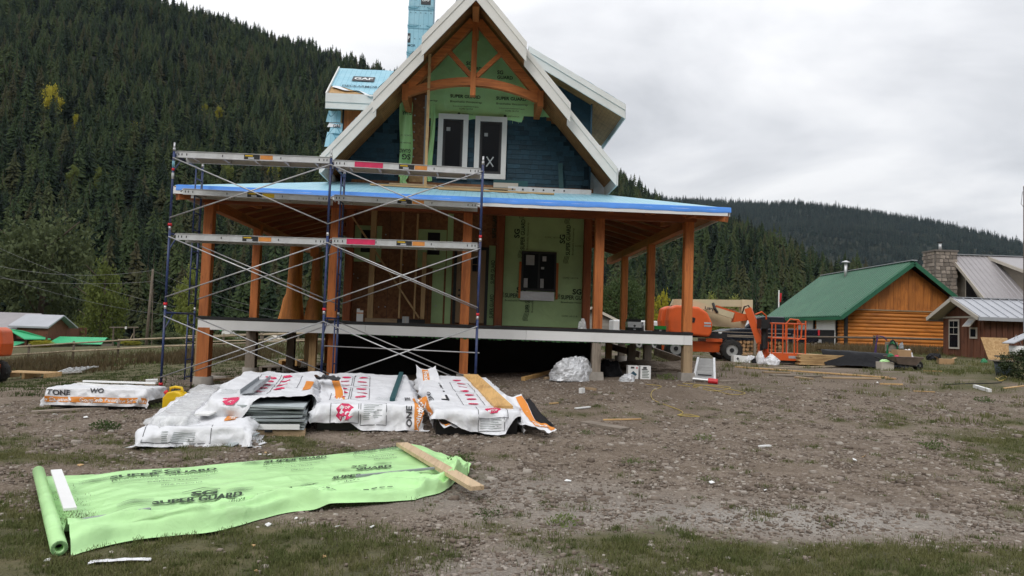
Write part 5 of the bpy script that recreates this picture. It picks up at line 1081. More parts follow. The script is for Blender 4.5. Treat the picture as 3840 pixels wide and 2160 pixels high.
tongue('torn_wrap', 'ragged white wrap with orange print between the second and third bundles', [(-2.95, 12.3, .5), (-2.72, 11.6, .42), (-2.55, 10.95, .30), (-2.62, 10.75, .2)], .32, .42, 'whitewrap', .12, .05, 31, (.62, .95), ('Sol', .55, .3, .68, .2, 'white'))
tongue('black_sheet', 'scrap of black felt crumpled on the torn wrap', [(-3.05, 12.0, .56), (-2.85, 11.9, .58), (-2.7, 11.75, .55)], .2, .18, 'blackplastic', .12, .05, 37)
tongue('black_sheet', 'black sack slumped behind the second bundle', [(-2.98, 13.7, .35), (-2.8, 13.75, .42), (-2.6, 13.7, .3)], .3, .3, 'blackplastic', .15, -.12, 41)
# --- first bundle: flattened wrap, trim boards in clear plastic on top
D1 = Drape(1.15, 3.0, .25, .14, .032, 51, .35)
b1 = bundle('wrapped_bundle', 'low crumpled white-wrapped bundle under clear plastic and trim boards', -3.86, 9.30, R(13), D1, (.25, .35), .30, .1, core='black')
patch(D1, 'orange_band', 'printorange', .30, .43, .3, 1.05, b1, .008, (4, 14)); write('lettering', 'Finishing Solutions', lambda x, y: D1.S(.42 - y, .34 + x, .014), b1, 'white', .085, .70, .02); write('lettering', 'TON', lambda x, y: D1.S(.62 - y, .5 + x, .012), b1, 'printgrey', .12, .5, .03)
for k in range(6): line(D1, [(-.35, -.10 - k * .022), (.02, -.08 - k * .022)], b1, .006, .008, 'printfaint')
rect(D1, -.55, .2, -.22, .1, b1)
Dp = Drape(.34, 3.15, .32, .14, .030, 61, .35)
pb = thing('plastic_wrapped_bundle', 'bundle of white trim in milky clear plastic on the first bundle', 'bundle', (-4.18, 9.38, g1(-4.2, 9.35) + .02), R(14))
MB().grid(lambda a, c: Dp.S(-.17 - .16 + (.34 + .32) * a, -.30 + (3.15 + .4) * c), 30, 70).build('plastic_sheet', 'plastic', pb, True); MB().box(-.13, .13, .05, 3.0, .12, .26).build('trim_stack', 'white', pb).rotation_euler = (R(2.6), 0, 0)
def lie(name, label, cat, mat, a, b_, w_, h_, lift=None, group=None, kids=None):
    """a board lying between two photo points on the ground, or between world points"""
    A_, B_ = (Vector(p) if len(p) == 3 else gp(*p) for p in (a, b_)); dz = (lift if lift is not None else h_ / 2 + .004)
    if len(a) == 2: A_.z += dz; B_.z += dz
    c = (A_ + B_) / 2; o = MB().beam(A_ - c, B_ - c, w_, h_).build(name, mat); o.location = c; return tag(o, label, cat, group)
lie('white_board', 'flat white trim board lying across the first bundle', 'board', 'white', (-3.95, 9.72, .33), (-3.98, 12.3, .42), .19, .022)
lie('lumber_strip', 'thin yellow strip of wood between the first two bundles', 'board', 'lumber0', (-4.05, 11.15, .40), (-3.45, 11.2, .42), .03, .025)
gt = thing('metal_gutter', 'grey-brown metal channel lying on the torn-open bundle', 'channel', (-3.60, 10.35, .56), R(9))
b = MB(); b.box(-.085, .085, 0, 1.5, 0, .006); b.build('web', 'plumb', gt); MB().box(-.089, -.083, 0, 1.5, .0, .06).build('flange', 'plumb', gt); MB().box(.083, .089, 0, 1.5, .0, .06).build('flange', 'plumb', gt); gt.rotation_euler = (R(3), R(-6), R(9))
tongue('black_sheet', 'black sheet added for the dark gap between the first two bundles', [(-4.0, 12.1, .3), (-3.85, 11.4, .3), (-3.7, 10.7, .26)], .45, .5, 'blackplastic', .05, .06, 71)  # darkness of the gap put in as a black sheet
lie('metal_strip', 'dark teal metal strip lying along the third bundle', 'strip', 'tealtrim', (-2.02, 14.05, .66), (-1.72, 11.15, .46), .075, .05)
gpk = lie('timber_plank', 'wide golden plank lying on the rightmost bundle', 'board', 'plankgold', (-.72, 14.05, .66), (-.06, 10.85, .43), .27, .05)
Ls = thing('angle_strip', 'white and black angle strip beside the golden plank', 'strip', (-.98, 11.35, .45), R(10))
MB().box(0, .05, 0, 1.9, 0, .02).build('strip', 'white', Ls).rotation_euler = (R(3.2), 0, 0); MB().box(.055, .085, 0, 1.8, 0, .03).build('strip', 'black', Ls).rotation_euler = (R(3.2), 0, 0); MB().box(-.03, .085, -.05, 0, 0, .03).build('strip_end', 'black', Ls)
lie('plastic_strap', 'grey plastic offcut lying in front of the first bundles', 'strip', 'boardedge', (-3.42, 9.25, .02), (-3.25, 9.75, .12), .13, .008)
# --- left bundle lying crosswise
D0 = Drape(.85, 1.6, .32, .0, .020, 81, .12)
b0 = bundle('wrapped_bundle', 'white-wrapped bundle with orange stripe lying apart on the left', -7.95, 12.95, R(-90), D0, (.08, .30), .2, .2, 40, 46)
b0.location = (-7.66, 12.85, g1(-7.0, 12.8) + .02); b0.rotation_euler = (0, 0, R(-86))
f0 = lambda t0, d0, l=.012: (lambda x, y: D0.S(.425 + d0 - y, t0 + x, l))
patch(D0, 'orange_band', 'printorange', .425 + .16, .425 + .25, .0, 1.7, b0, .007, (4, 24)); write('lettering', 'Complete Finishing Solutions', f0(.55, .235), b0, 'white', .06, 1.1, .02); write('lettering', 'g Solutions', f0(.0, .235), b0, 'white', .06, .42, .02); write('lettering', 'TONE', f0(.02, .13), b0, 'printgrey', .09, .36, .03); write('lettering', 'WO', f0(.70, .09), b0, 'printgrey', .09, .22, .03)
lie('metal_strip', 'long white trim strip lying on top of the left bundle', 'strip', 'white', (-7.5, 13.1, .36), (-6.05, 12.75, .34), .07, .03); lie('metal_strip', 'second white trim strip on the back of the left bundle', 'strip', 'white', (-7.5, 13.25, .39), (-6.25, 13.3, .39), .06, .03)
lie('lumber_board', 'orange-brown board at the foot of the left bundle', 'board', 'lumber0', (215, 1525), (445, 1512), .09, .04); lie('lumber_board', 'short board stacked on another before the left bundle', 'board', 'plankgold', (225, 1515), (335, 1505), .06, .04, .07)
lie('grey_plank', 'dark grey plank lying in front of the left bundle', 'board', 'greywood0', (118, 1552), (405, 1535), .16, .03)
lie('white_block', 'stack of short white offcuts right of the left bundle', 'block', 'white', (545, 1452), (590, 1450), .25, .05, .14); lie('wood_block', 'brown block under the white offcuts', 'block', 'boardwood0', (545, 1460), (585, 1458), .22, .1)
# --- yellow jerrycan
jc = thing('jerrycan', 'yellow plastic jerrycan behind the plastic-wrapped bundle', 'jerrycan', (-5.30, 12.0, g1(-5.3, 12)), R(-12))
P = [(-.17, 0), (.17, 0), (.18, .04), (.18, .27), (.13, .36), (.02, .385), (-.10, .36), (-.18, .27), (-.18, .04)]
ob = MB().prism(P, 1, -.10, .10).build('body', 'yellow', jc); md = ob.modifiers.new('round', 'BEVEL'); md.width = .025; md.segments = 3
tube('handle', 'yellow', [(-.12, 0, .35), (-.11, 0, .42), (-.02, 0, .44), (.09, 0, .43), (.12, 0, .35)], .022, jc); tube('cap', 'red', [(-.16, 0, .32), (-.20, 0, .36)], .035, jc, 12); MB().box(-.12, .12, -.106, -.1005, .08, .26).build('panel', 'yellow', jc)

# ================================================================== GREEN HOUSE WRAP ON THE GRASS
top = [(-4.40, 7.20), (-3.25, 7.69), (-2.36, 8.37), (-1.80, 8.92), (-1.21, 9.52), (-.80, 9.15), (-.38, 8.30)]; bot = [(-2.80, 4.93), (-2.34, 5.55), (-1.90, 6.0), (-1.5, 6.50), (-.80, 6.78), (-.58, 7.4), (-.40, 7.85)]
def pl(P, a):
    k = min(len(P) - 2, int(a * (len(P) - 1))); f = a * (len(P) - 1) - k; return np.array(P[k]) * (1 - f) + np.array(P[k + 1]) * f
gwm = thing('house_wrap_sheet', 'unrolled sheet of bright green house wrap spread on the grass', 'house wrap', (-2.6, 7.0, 0))
def gs(a, c, lift=0.0):
    ee = c + .035 * math.sin(a * 21) * (1 - c) * (c < .3) - .03 * (F1(a * 6, 2) - .5) * (c < .05)
    p = pl(bot, a) * (1 - ee) + pl(top, a) * ee; z = g1(p[0], p[1])
    step = (sstep1(.17, .25, c + .05 * math.sin(a * 6.5 + .6) + .03 * math.sin(a * 17)))
    z += .015 + .065 * step * (sstep1(1.02, .93, c)) * (sstep1(.03, .10, a)) * (sstep1(.86, .72, a))
    wr = (1 - step) * (.085 * ridged(a * 5, c * 9 + a * 4) ** 2 + .05 * ridged(a * 13, c * 7)) + step * (.012 * F1(a * 7, c * 4 + 9) + .010 * ridged(a * 2 + 4, c * 6 + 2) ** 3)
    fo = 0.0
    for c0, am, ph, fr in ((.05, .050, 0.4, 7.0), (.115, .040, 2.0, 9.5), (.20, .035, 4.1, 6.0), (.46, .012, 1.0, 5.0), (.68, .010, 3.0, 4.0)):
        cc = c0 + .035 * math.sin(a * fr + ph) + .02 * math.sin(a * fr * 2.7 + ph * 3); fo += am * (.35 + .9 * F1(a * 6 + ph, 3)) * math.exp(-((c - cc) / (.016 if c0 < .3 else .03)) ** 2)
    z += fo + wr * (sstep1(0, .04, c)) + .07 * (sstep1(.80, .95, a)) * ridged(a * 17, c * 3) ** 2
    return (p[0] - gwm.location.x, p[1] - gwm.location.y, z - gwm.location.z + lift)
MB().grid(gs, 170, 130).build('sheet', 'greenwrap', gwm, True)
SX, SY, KA = .72 / 4.3, 1 / 2.55, .72
def gt_(s, a0, c0, h, w_, m='printgreen', b_=.02): write('lettering', s, lambda x, y: gs(a0 * KA + x * SX, c0 + y * SY, .017), gwm, m, h, w_, b_)
def swoosh(a0, c0, l):
    b = MB()
    for q in range(4):
        P_ = [(a0 * KA + l * t_ * SX, c0 + (.035 * q + .022 * math.sin(t_ * 5.5)) * SY) for t_ in np.linspace(0, 1, 7)]
        b.add([gs(x, y, .017) for x, y in P_] + [gs(x, y + .014 * SY * (1 - abs(2 * i / 6 - 1) * .7), .017) for i, (x, y) in enumerate(P_)], [(i, i + 1, i + 8, i + 7) for i in range(6)])
    b.build('logo_swoosh', 'printgreen', gwm, fix=False)['kind'] = 'stuff'
def roofmark(a0, c0, w_):
    b = MB()
    for x0, y0, x1, y1 in ((0, 0, w_ * .5, .12), (w_ * .5, .12, w_, 0)):
        b.add([gs(a0 * KA + x * SX, c0 + y * SY, .017) for x, y in ((x0, y0), (x1, y1), (x1, y1 + .018), (x0, y0 + .018))], [(0, 1, 2, 3)])
    b.build('logo_roof', 'printgreen', gwm, fix=False)
gt_('SUPER GUARD', .165, .262, .15, .90, 'printgreen', .045); gt_('SG', .245, .340, .14, .27, 'printgreen', .05); roofmark(.225, .395, .38); swoosh(.10, .33, .3); swoosh(.33, .33, .3)
for a0, c0 in ((.10, .80), (.40, .84), (.70, .87)):
    gt_('SUPER GUARD', a0, c0, .11, .84, 'printgreen', .04); gt_('SG', a0 + .07, c0 + .052, .09, .22); gt_('Breathable Housewrap', a0, c0 - .055, .055, .86, 'printgreen', 0); gt_('Commercial & Residential Projects', a0 + .01, c0 - .13, .04, .74, 'printgreen', 0); gt_('CCMC 14117-R', a0 + .06, c0 - .175, .05, .42, 'printgreen', 0); gt_('KPNE Products Ltd.', a0 + .085, c0 - .24, .05, .36, 'printgreen', 0); swoosh(a0 - .05, c0 + .01, .22)
gt_('Commercial', .42, .115, .06, .34, 'printgreen', 0); gt_('SG', .47, .20, .12, .24); swoosh(.40, .19, .3); swoosh(.55, .24, .3)
gt_('GUARD', .735, .42, .15, .50, 'printgreen', .045); gt_('SG', .715, .50, .12, .22); swoosh(.66, .44, .26); swoosh(.79, .52, .26); gt_('SUPER', .665, .31, .13, .42, 'printgreen', .04); gt_('Breathable', .68, .20, .06, .35, 'printgreen', 0)
gt_('CCMC 14117-R', .30, .12, .05, .4, 'printgreen', 0)
b = MB()
for k in range(14): b.add([gs(.40 + k * .016 + x, .115 - .002 * k + y, .017) for x, y in ((0, 0), (.011, -.001), (.011, .004), (0, .005))], [(0, 1, 2, 3)])
b.build('lap_line', 'printgreen', gwm, fix=False)['kind'] = 'stuff'
rl = thing('house_wrap_roll', 'green roll of house wrap at the left end of the unrolled sheet', 'roll', (0, 0, 0))
ra, rb = Vector((-4.50, 7.28, 0)), Vector((-2.88, 4.93, 0)); ra.z = g1(ra.x, ra.y) + .06; rb.z = g1(rb.x, rb.y) + .06; rl.location = ra
n = 20; b = MB(); d = (rb - ra).normalized(); sx = Vector((-d.y, d.x, 0)); L_ = (rb - ra).length
for j, (t_, r) in enumerate(((0, .026), (0, .050), (L_ * .3, .048), (L_ * .7, .051), (L_, .050), (L_, .026), (L_ - .4, .024))):
    for i in range(n): a_ = 6.283 * i / n; b.v.append(tuple(d * t_ + sx * (math.cos(a_) * r) + Vector((0, 0, math.sin(a_) * r))))
b.f = [(j * n + i, j * n + (i + 1) % n, (j + 1) * n + (i + 1) % n, (j + 1) * n + i) for j in range(6) for i in range(n)]; b.build('roll', 'greenwrap', rl, True)
for k, r in enumerate((.047, .042, .037, .031)): 
    b = MB()
    for i in range(n): a_ = 6.283 * i / n; b.v += [tuple(d * (L_ + .002) + sx * (math.cos(a_) * q) + Vector((0, 0, math.sin(a_) * q))) for q in (r, r - .0025)]
    b.f = [(2 * i, 2 * ((i + 1) % n), 2 * ((i + 1) % n) + 1, 2 * i + 1) for i in range(n)]; b.build('layer_edge', 'gasketgreen', rl, fix=False)
b = MB(); b.v = [tuple(d * (L_ - .1) + sx * (math.cos(6.283 * i / n) * .024) + Vector((0, 0, math.sin(6.283 * i / n) * .024))) for i in range(n)]; b.f = [tuple(range(n))]; b.build('core', 'black', rl, fix=False)
lie('white_board', 'white trim board leaning on the green roll', 'board', 'white', (-4.08, 6.86, .16), (-3.22, 5.62, .14), .085, .018)
lie('metal_strip', 'thin blue-grey strip lying on the green wrap', 'strip', 'plumb', (1354 - 20, 1838), (1660, 1800), .035, .02, .13); lie('metal_strip', 'blue-grey strip along the near edge of the green wrap', 'strip', 'plumb', (280, 2012), (560, 1968), .03, .02, .10)
lie('lumber_plank', 'pale two-by-six with a splintered end across the green wrap', 'board', 'palewood', (-1.25, 8.98, .16), (-.26, 6.98, .10), .14, .038)

# ================================================================== ODDS AND ENDS IN THE YARD
lie('weathered_plank', 'wide weathered grey plank lying alone on the dirt', 'board', 'greywood0', (2192, 1592), (2345, 1618), .24, .035); lie('lumber_strip', 'thin yellow stick behind the weathered plank', 'board', 'lumber0', (2262, 1580), (2404, 1576), .04, .02)
lie('lumber_strip', 'short yellow stick on the dirt right of the bundles', 'board', 'lumber0', (2062, 1517), (2092, 1515), .05, .02); lie('white_scrap', 'thin white offcut on the dirt right of the bundles', 'scrap', 'white', (2158, 1536), (2212, 1532), .05, .02)
lie('white_block', 'small white block standing on the dirt', 'block', 'white', (2176, 1476), (2188, 1476), .07, .10); lie('wood_block', 'small brown wood block on the dirt behind the white one', 'block', 'boardwood0', (2198, 1462), (2232, 1468), .07, .05)
lie('white_scrap', 'curved white plastic offcut in the middle of the yard', 'scrap', 'white', (2848, 1678), (2888, 1676), .05, .02)
lie('white_pipe', 'short white pipe lying at the right edge of the yard', 'pipe', 'white', (3655, 1455), (3712, 1472), .08, .07); lie('lumber_strip', 'yellow stick at the right edge of the yard', 'board', 'lumber0', (3765, 1458), (3860, 1448), .06, .02); lie('lumber_strip', 'pale lath on the bare ground before the wheelbarrow', 'board', 'lumber0', (3425, 1470), (3505, 1473), .05, .02)
rd = random.Random(77); sp = [(300, 1752), (205, 1558), (320, 1572), (460, 1545), (995, 1705), (1010, 1712), (975, 1712), (1005, 1982), (950, 2062), (1265, 1985), (1110, 1955), (1395, 1992), (1215, 2110), (2668, 1817), (3515, 1884), (3290, 1437), (3240, 1720), (3205, 1730), (2870, 1846), (175, 2125), (960, 2150), (2130, 1815), (1745, 1580)]
for k, (px, py) in enumerate(sp):
    p = gp(px, py); b = MB(); s = rd.uniform(.012, .035) * (p.y / 7) ** .5; q = [(-s, -s * .5, 0), (s, -s * .6, .004), (s * .8, s * .5, rd.uniform(0, s)), (-s * .7, s * .6, .01)]; b.add(q + [(x, y, z + .006) for x, y, z in q], [(0, 1, 2, 3), (7, 6, 5, 4), (0, 4, 5, 1), (1, 5, 6, 2), (2, 6, 7, 3), (3, 7, 4, 0)])
    o = b.build('litter_scrap', 'white' if k % 4 else 'lumber0'); o.location = p + Vector((0, 0, .008)); o.rotation_euler = (0, 0, rd.random() * 6); tag(o, 'tiny pale scrap of litter on the dirt or grass', 'scrap', 'tiny scraps of litter')
tongue('plastic_scrap', 'crumpled scrap of clear plastic on the grass by the roll', [(-2.62, 4.82, .01), (-2.45, 4.86, .02), (-2.28, 4.93, .01)], .06, .05, 'whitewrap', .03, .0, 97)
def crd(name, label, pts, mat, r=.012, cat='cord'):
    P = [gp(*p) for p in pts]; Q = []
    for k in range(len(P) - 1):
        a_, b_, c_, d_ = P[max(0, k - 1)], P[k], P[k + 1], P[min(len(P) - 1, k + 2)]
        for i in range(6): t_ = i / 6; Q.append(.5 * ((2 * b_) + (c_ - a_) * t_ + (2 * a_ - 5 * b_ + 4 * c_ - d_) * t_ * t_ + (3 * b_ - a_ - 3 * c_ + d_) * t_ ** 3))
    Q.append(P[-1]); Q = [Vector((q.x, q.y, g1(q.x, q.y) + .012)) for q in Q]; o0 = Q[0].copy(); o = MB().tube([q - o0 for q in Q], r, 6).build(name, mat, None, True); o.location = o0; return tag(o, label, cat)
crd('extension_cord', 'yellow extension cord looped loosely on the dirt by the ladder', [(2420, 1444), (2480, 1452), (2445, 1472), (2448, 1500), (2500, 1525), (2560, 1548), (2545, 1560), (2600, 1568), (2622, 1566), (2580, 1560), (2540, 1562)], 'cord', .007); crd('extension_cord', 'coil of yellow cord right in front of the ladder', [(2560, 1440), (2640, 1448), (2740, 1465), (2795, 1478), (2740, 1482), (2660, 1462), (2600, 1450), (2680, 1448), (2740, 1458), (2680, 1470), (2600, 1455), (2540, 1446)], 'cord', .007)
# low weeds
def weed(label, px, py, size, n, mat='leafgreen'):
    p = gp(px, py); o = thing('weed_plant', label, 'weed', p, random.random() * 6); b = MB(); rd = random.Random(int(px))
    for k in range(n):
        a_, r, z = rd.random() * 6.28, size * rd.random() ** .6, size * rd.uniform(.05, .7); d_ = Vector((rd.gauss(0, 1), rd.gauss(0, 1), rd.uniform(.2, 1.2))).normalized(); e_ = d_.cross(Vector((rd.gauss(0, 1), rd.gauss(0, 1), .3))).normalized(); c = Vector((math.cos(a_) * r, math.sin(a_) * r, z * (1.1 - r / size * .6))); l = size * rd.uniform(.10, .22)
        b.add([c - d_ * l * .2, c + e_ * l * .28 + d_ * l * .4, c + d_ * l, c - e_ * l * .28 + d_ * l * .4], [(0, 1, 2, 3)])
    b.build('leaves', mat, o, fix=False)
    b = MB()
    for k in range(6): a_ = k * 1.05; b.tube([(0, 0, -.01), (math.cos(a_) * size * .4, math.sin(a_) * size * .4, size * .5)], size * .012, 4)
    b.build('stems', mat, o)['kind'] = 'stuff'
for lb, px, py, s, n in (('bushy green weed left of the wrapped bundles', 395, 1612, .20, 300), ('low weed in front of the bushy one', 255, 1575, .10, 90), ('weed beside the front of the first bundle', 585, 1535, .16, 120), ('small weed on the dirt right of the torn wrap', 2200, 1632, .12, 100), ('broad-leaved weed at the bottom centre of the yard', 2110, 1985, .16, 160), ('weed beside the plank end on the green wrap', 1725, 1745, .18, 160), ('low weed right of the splintered plank', 1830, 1945, .12, 100), ('weed on the bare dirt at right of centre', 2370, 1740, .13, 100), ('weed by the white plastic offcut', 2640, 1655, .15, 110), ('weed near the right edge of the yard', 3690, 1510, .2, 140), ('leafy weed on the pale gravel', 2660, 1810, .10, 80), ('weed at far right beside the grass', 3500, 1690, .2, 150), ('low weed at the scaffold foot', 560, 1428, .25, 130), ('weed at the foot of the right corner pier', 2500, 1425, .25, 140)): weed(lb, px, py, s, n)
# ================================================================== BUILDINGS BEYOND THE YARD
def part(o, name, mat, b, smooth=False): return b.build(name, mat, o, smooth)
def bxp(o, name, mat, *a): return MB().box(*a).build(name, mat, o)
def ribbed(P00, P10, P01, P11, n, depth, sub=1):
    """corrugated sheet: ribs run from the P0* edge to the P1* edge"""
    P00, P10, P01, P11 = map(Vector, (P00, P10, P01, P11)); nr = (P10 - P00).cross(P01 - P00).normalized()
    if nr.z < 0: nr = -nr
    b = MB(); prof = ((0, 0), (.55, 0), (.66, 1), (.84, 1), (.95, 0))
    cols = [(k + f) / n for k in range(n) for f, _ in prof] + [1.0]; hs = [h for k in range(n) for _, h in prof] + [0]
    for c, h in zip(cols, hs): b.v += [tuple(P00.lerp(P01, c) + nr * depth * h), tuple(P10.lerp(P11, c) + nr * depth * h)]
    b.f = [(2 * i, 2 * i + 1, 2 * i + 3, 2 * i + 2) for i in range(len(cols) - 1)]; return b
# --- log-sided workshop with green roof
gz = .75; lh = thing('log_building', 'honey-coloured log-sided building with green ribbed metal roof', 'building', (20.2, 45, 0))
W_, L_, ez, rz2 = 7.5, 12.0, 3.30, 6.28
MB().prism([(0, gz), (W_, gz), (W_, ez), (W_ / 2, rz2 - .25), (0, ez)], 1, 0.06, L_).build('wall', 'honeyv', lh)
for k in range(12):
    z = gz + .1 + k * .218; MB().tube([(0.06, .06, z), (W_ - .02, .06, z)], .122, 10).build('log_course', 'honey', lh, True)
    for y0, y1 in ((.1, 1.05), (4.05, 4.45), (7.45, 11.9)): MB().tube([(.04, y0, z), (.04, y1, z)], .118, 8).build('log_course', 'honey', lh, True)
bxp(lh, 'trim_board', 'boardwood0', -.02, W_, -.10, -.02, 3.30, 3.36); bxp(lh, 'corner_board', 'black', -.10, .06, -.09, .09, gz, 3.36)
for k in range(16): bxp(lh, 'gable_board', 'honeyv', .15 + k * .45, .585 + k * .45, .025, .055, 3.37, 3.05 + 2.85 * (1 - abs(.365 + k * .45 - W_ / 2) / (W_ / 2)) if abs(.365 + k * .45 - W_ / 2) < 3.2 else 3.372)
for y0, y1, zo in ((1.2, 3.9, 1.6), (4.6, 7.3, 0)):
    bxp(lh, 'door_frame', 'black', -.13, -.05, y0 - .14, y1 + .14, gz, 3.2)
    if zo: bxp(lh, 'door_opening', 'darkvoid', -.145, -.131, y0, y1, gz, 3.05); bxp(lh, 'garage_door', 'white', -.17, -.146, y0 + .02, y1, 2.05, 3.05); bxp(lh, 'door_track', 'white', -.18, -.147, y0 - .06, y0 + .02, gz, 3.1); bxp(lh, 'door_track', 'white', -.18, -.147, y1, y1 + .06, gz, 3.1)
    else:
        for q in range(5): bxp(lh, 'garage_door', 'white', -.16, -.132, y0, y1, gz + q * .46, gz + .45 + q * .46)
wn2 = bxp(lh, 'window', 'white', -.16, -.09, 9.3, 10.5, 1.75, 2.75); bxp(lh, 'pane', 'glass', -.17, -.161, 9.38, 9.86, 1.83, 2.67).parent = wn2; bxp(lh, 'pane', 'glass', -.17, -.161, 9.94, 10.42, 1.83, 2.67).parent = wn2
ov, sl2 = .62, (rz2 - ez) / (W_ / 2)
for s in (0, 1):
    xe = -.6 if s == 0 else W_ + .6; ze = rz2 - sl2 * (W_ / 2 + .6) + .05
    part(lh, 'roof', 'greensheet', ribbed((W_ / 2, -ov, rz2), (xe, -ov, ze), (W_ / 2, L_ + ov, rz2), (xe, L_ + ov, ze), 36, .09))
    part(lh, 'barge_board', 'greensheet', MB().beam((W_ / 2, -ov - .02, rz2 - .12), (xe, -ov - .02, ze - .12), .05, .24))
    part(lh, 'eave_board', 'greensheet', MB().beam((xe, -ov, ze - .12), (xe, L_ + ov, ze - .12), .05, .2))
    part(lh, 'soffit', 'black', MB().add([(W_ / 2, -ov, rz2 - .1), (xe, -ov, ze - .1), (xe, L_ + ov, ze - .1), (W_ / 2, L_ + ov, rz2 - .1)], [(0, 1, 2, 3)]))
part(lh, 'ridge_cap', 'ribsheet', MB().beam((W_ / 2, -ov - .03, rz2 + .07), (W_ / 2, L_ + ov, rz2 + .07), .34, .05))
fp = part(lh, 'flue_pipe', 'alu', MB().tube([(W_ / 2 - .6, 7.2, rz2 - .6), (W_ / 2 - .6, 7.2, rz2 + .55)], .10, 12), True); part(lh, 'flue_cap', 'alu', MB().tube([(W_ / 2 - .6, 7.2, rz2 + .58), (W_ / 2 - .6, 7.2, rz2 + .63), (W_ / 2 - .6, 7.2, rz2 + .72)], [.30, .26, .06], 14), True).parent = fp
for y in (.85, 4.25): bxp(lh, 'stone_plinth', 'stone', -.16, .02, y - .16, y + .16, gz, gz + .5)
# --- brown cabin
cb = thing('cabin', 'dark brown board-sided cabin with grey metal roof and white windows', 'cabin', (20.8, 32.8, 0)); g0 = .8
MB().prism([(0, g0), (3.1, g0), (3.1, 2.75), (1.55, 3.42), (0, 2.75)], 0, 0.0, 9.0).build('wall', 'redwood', cb)
for k in range(13): bxp(cb, 'wall_board', 'redwood', -.035 - .012 * (k % 2), -.002, .01 + k * .238, .22 + k * .238, g0, 2.72)
for k in range(16): bxp(cb, 'wall_board', 'redwood', .01 + k * .25, .23 + k * .25, -.035 - .012 * (k % 2), -.002, g0, 2.66)
bxp(cb, 'wall_band', 'trim2', -.06, -.048, 0, 3.1, 2.68, 2.76)
def cwin(name, y0, y1, z0, z1, rows, mx=True, hsp=None):
    w_ = bxp(cb, name, 'trim2', -.085, -.05, y0, y1, z0, z1); f = .06; zs = hsp or [z0 + f + (z1 - z0 - 2 * f) * i / rows for i in range(rows + 1)]
    ys = [y0 + f, (y0 + y1) / 2, y1 - f] if mx else [y0 + f, y1 - f]
    for i in range(len(zs) - 1):
        cy_ = ys if (mx and i > 0) else [ys[0], ys[-1]]
        for j in range(len(cy_) - 1): bxp(w_, 'pane', 'glass', -.093, -.086, cy_[j] + .02, cy_[j + 1] - .02, zs[i] + .02, zs[i + 1] - .02)
    return w_
cwin('window', 1.75, 2.55, 1.25, 2.62, 3, True, [1.31, 1.93, 2.25, 2.56]); cwin('window', .42, .95, 1.75, 2.25, 1, False)
aw = MB().hexa([(-.09, .42, 2.62), (-.09, .95, 2.62), (-.05, .95, 2.62), (-.05, .42, 2.62)] + [(-.09, .42, 2.66), (-.09, .95, 2.66), (-.05, .95, 2.66), (-.05, .42, 2.66)]).build('window_head', 'trim2', cb)
sash = MB().hexa([(-.42, .40, 2.28), (-.42, .97, 2.28), (-.38, .97, 2.28), (-.38, .40, 2.28), (-.10, .40, 2.66), (-.10, .97, 2.66), (-.06, .97, 2.66), (-.06, .40, 2.66)]).build('open_sash', 'trim2', cb); MB().hexa([(-.404, .47, 2.33), (-.404, .90, 2.33), (-.40, .90, 2.33), (-.40, .47, 2.33), (-.136, .47, 2.61), (-.136, .90, 2.61), (-.13, .90, 2.61), (-.13, .47, 2.61)]).build('pane', 'sticker', sash)
ry, rzz = 1.55, 3.60
for ye, ze in ((-.45, 2.70), (3.55, 2.70)):
    part(cb, 'roof', 'ribsheet', MB().hexa([(-.55, ry, rzz - .06), (9.5, ry, rzz - .06), (9.5, ye, ze - .06), (-.55, ye, ze - .06), (-.55, ry, rzz), (9.5, ry, rzz), (9.5, ye, ze), (-.55, ye, ze)]))
    for k in range(23): part(cb, 'roof_seam', 'ribsheet', MB().beam((-.5 + k * .42, ry, rzz + .02), (-.5 + k * .42, ye, ze + .02), .03, .05))
    part(cb, 'barge_board', 'trim2', MB().beam((-.58, ry, rzz - .07), (-.58, ye, ze - .07), .04, .17)); part(cb, 'eave_board', 'ribsheet', MB().beam((-.55, ye, ze - .09), (9.5, ye, ze - .09), .04, .14))
    part(cb, 'soffit', 'trim2', MB().add([(-.55, ry, rzz - .1), (-.02, ry, rzz - .1), (-.02, ye, ze - .1), (-.55, ye, ze - .1)], [(0, 1, 2, 3)]))
part(cb, 'ridge_cap', 'ribsheet', MB().beam((-.58, ry, rzz + .03), (9.5, ry, rzz + .03), .22, .03)); part(cb, 'vent_pipe', 'black', MB().tube([(2.3, .75, 3.2), (2.3, .75, 3.85)], .035, 8))
# --- stone-chimney house
sh = thing('chimney_house', 'big grey-roofed house with a fieldstone chimney behind the log building', 'house', (36.6, 62, 0))
MB().prism([(-7, 0.5), (7, 0.5), (7, 2.4), (0, 8.3), (-7, 2.4)], 0, .5, 16).build('wall', 'taupe', sh)
for k in range(9): bxp(sh, 'siding_board', 'taupe', .44 + .01 * (k % 2), .498, -(8.1 - (4.4 + k * .42)) / .823, 0.5, 4.0 + k * .42, 4.40 + k * .42)
MB().prism([(-3.8, 4.4), (-1.2, 4.4), (-1.2, 7.15)], 0, .36, .43).build('window_frame', 'trim2', sh); MB().prism([(-3.5, 4.52), (-1.35, 4.52), (-1.35, 6.75)], 0, .345, .358).build('pane', 'glass', sh)
for s in (-1, 1):
    part(sh, 'roof', 'greysheet', ribbed((-.15, 0, 8.75), (-.15, 8.2 * s, 2.0), (16.5, 0, 8.75), (16.5, 8.2 * s, 2.0), 40, .05)); part(sh, 'barge_board', 'trim2', MB().beam((-.2, 0, 8.62), (-.2, 8.2 * s, 1.86), .06, .24)); part(sh, 'soffit', 'taupe', MB().add([(-.15, 0, 8.6), (.45, 0, 8.6), (.45, 8.2 * s, 1.85), (-.15, 8.2 * s, 1.85)], [(0, 1, 2, 3)]))
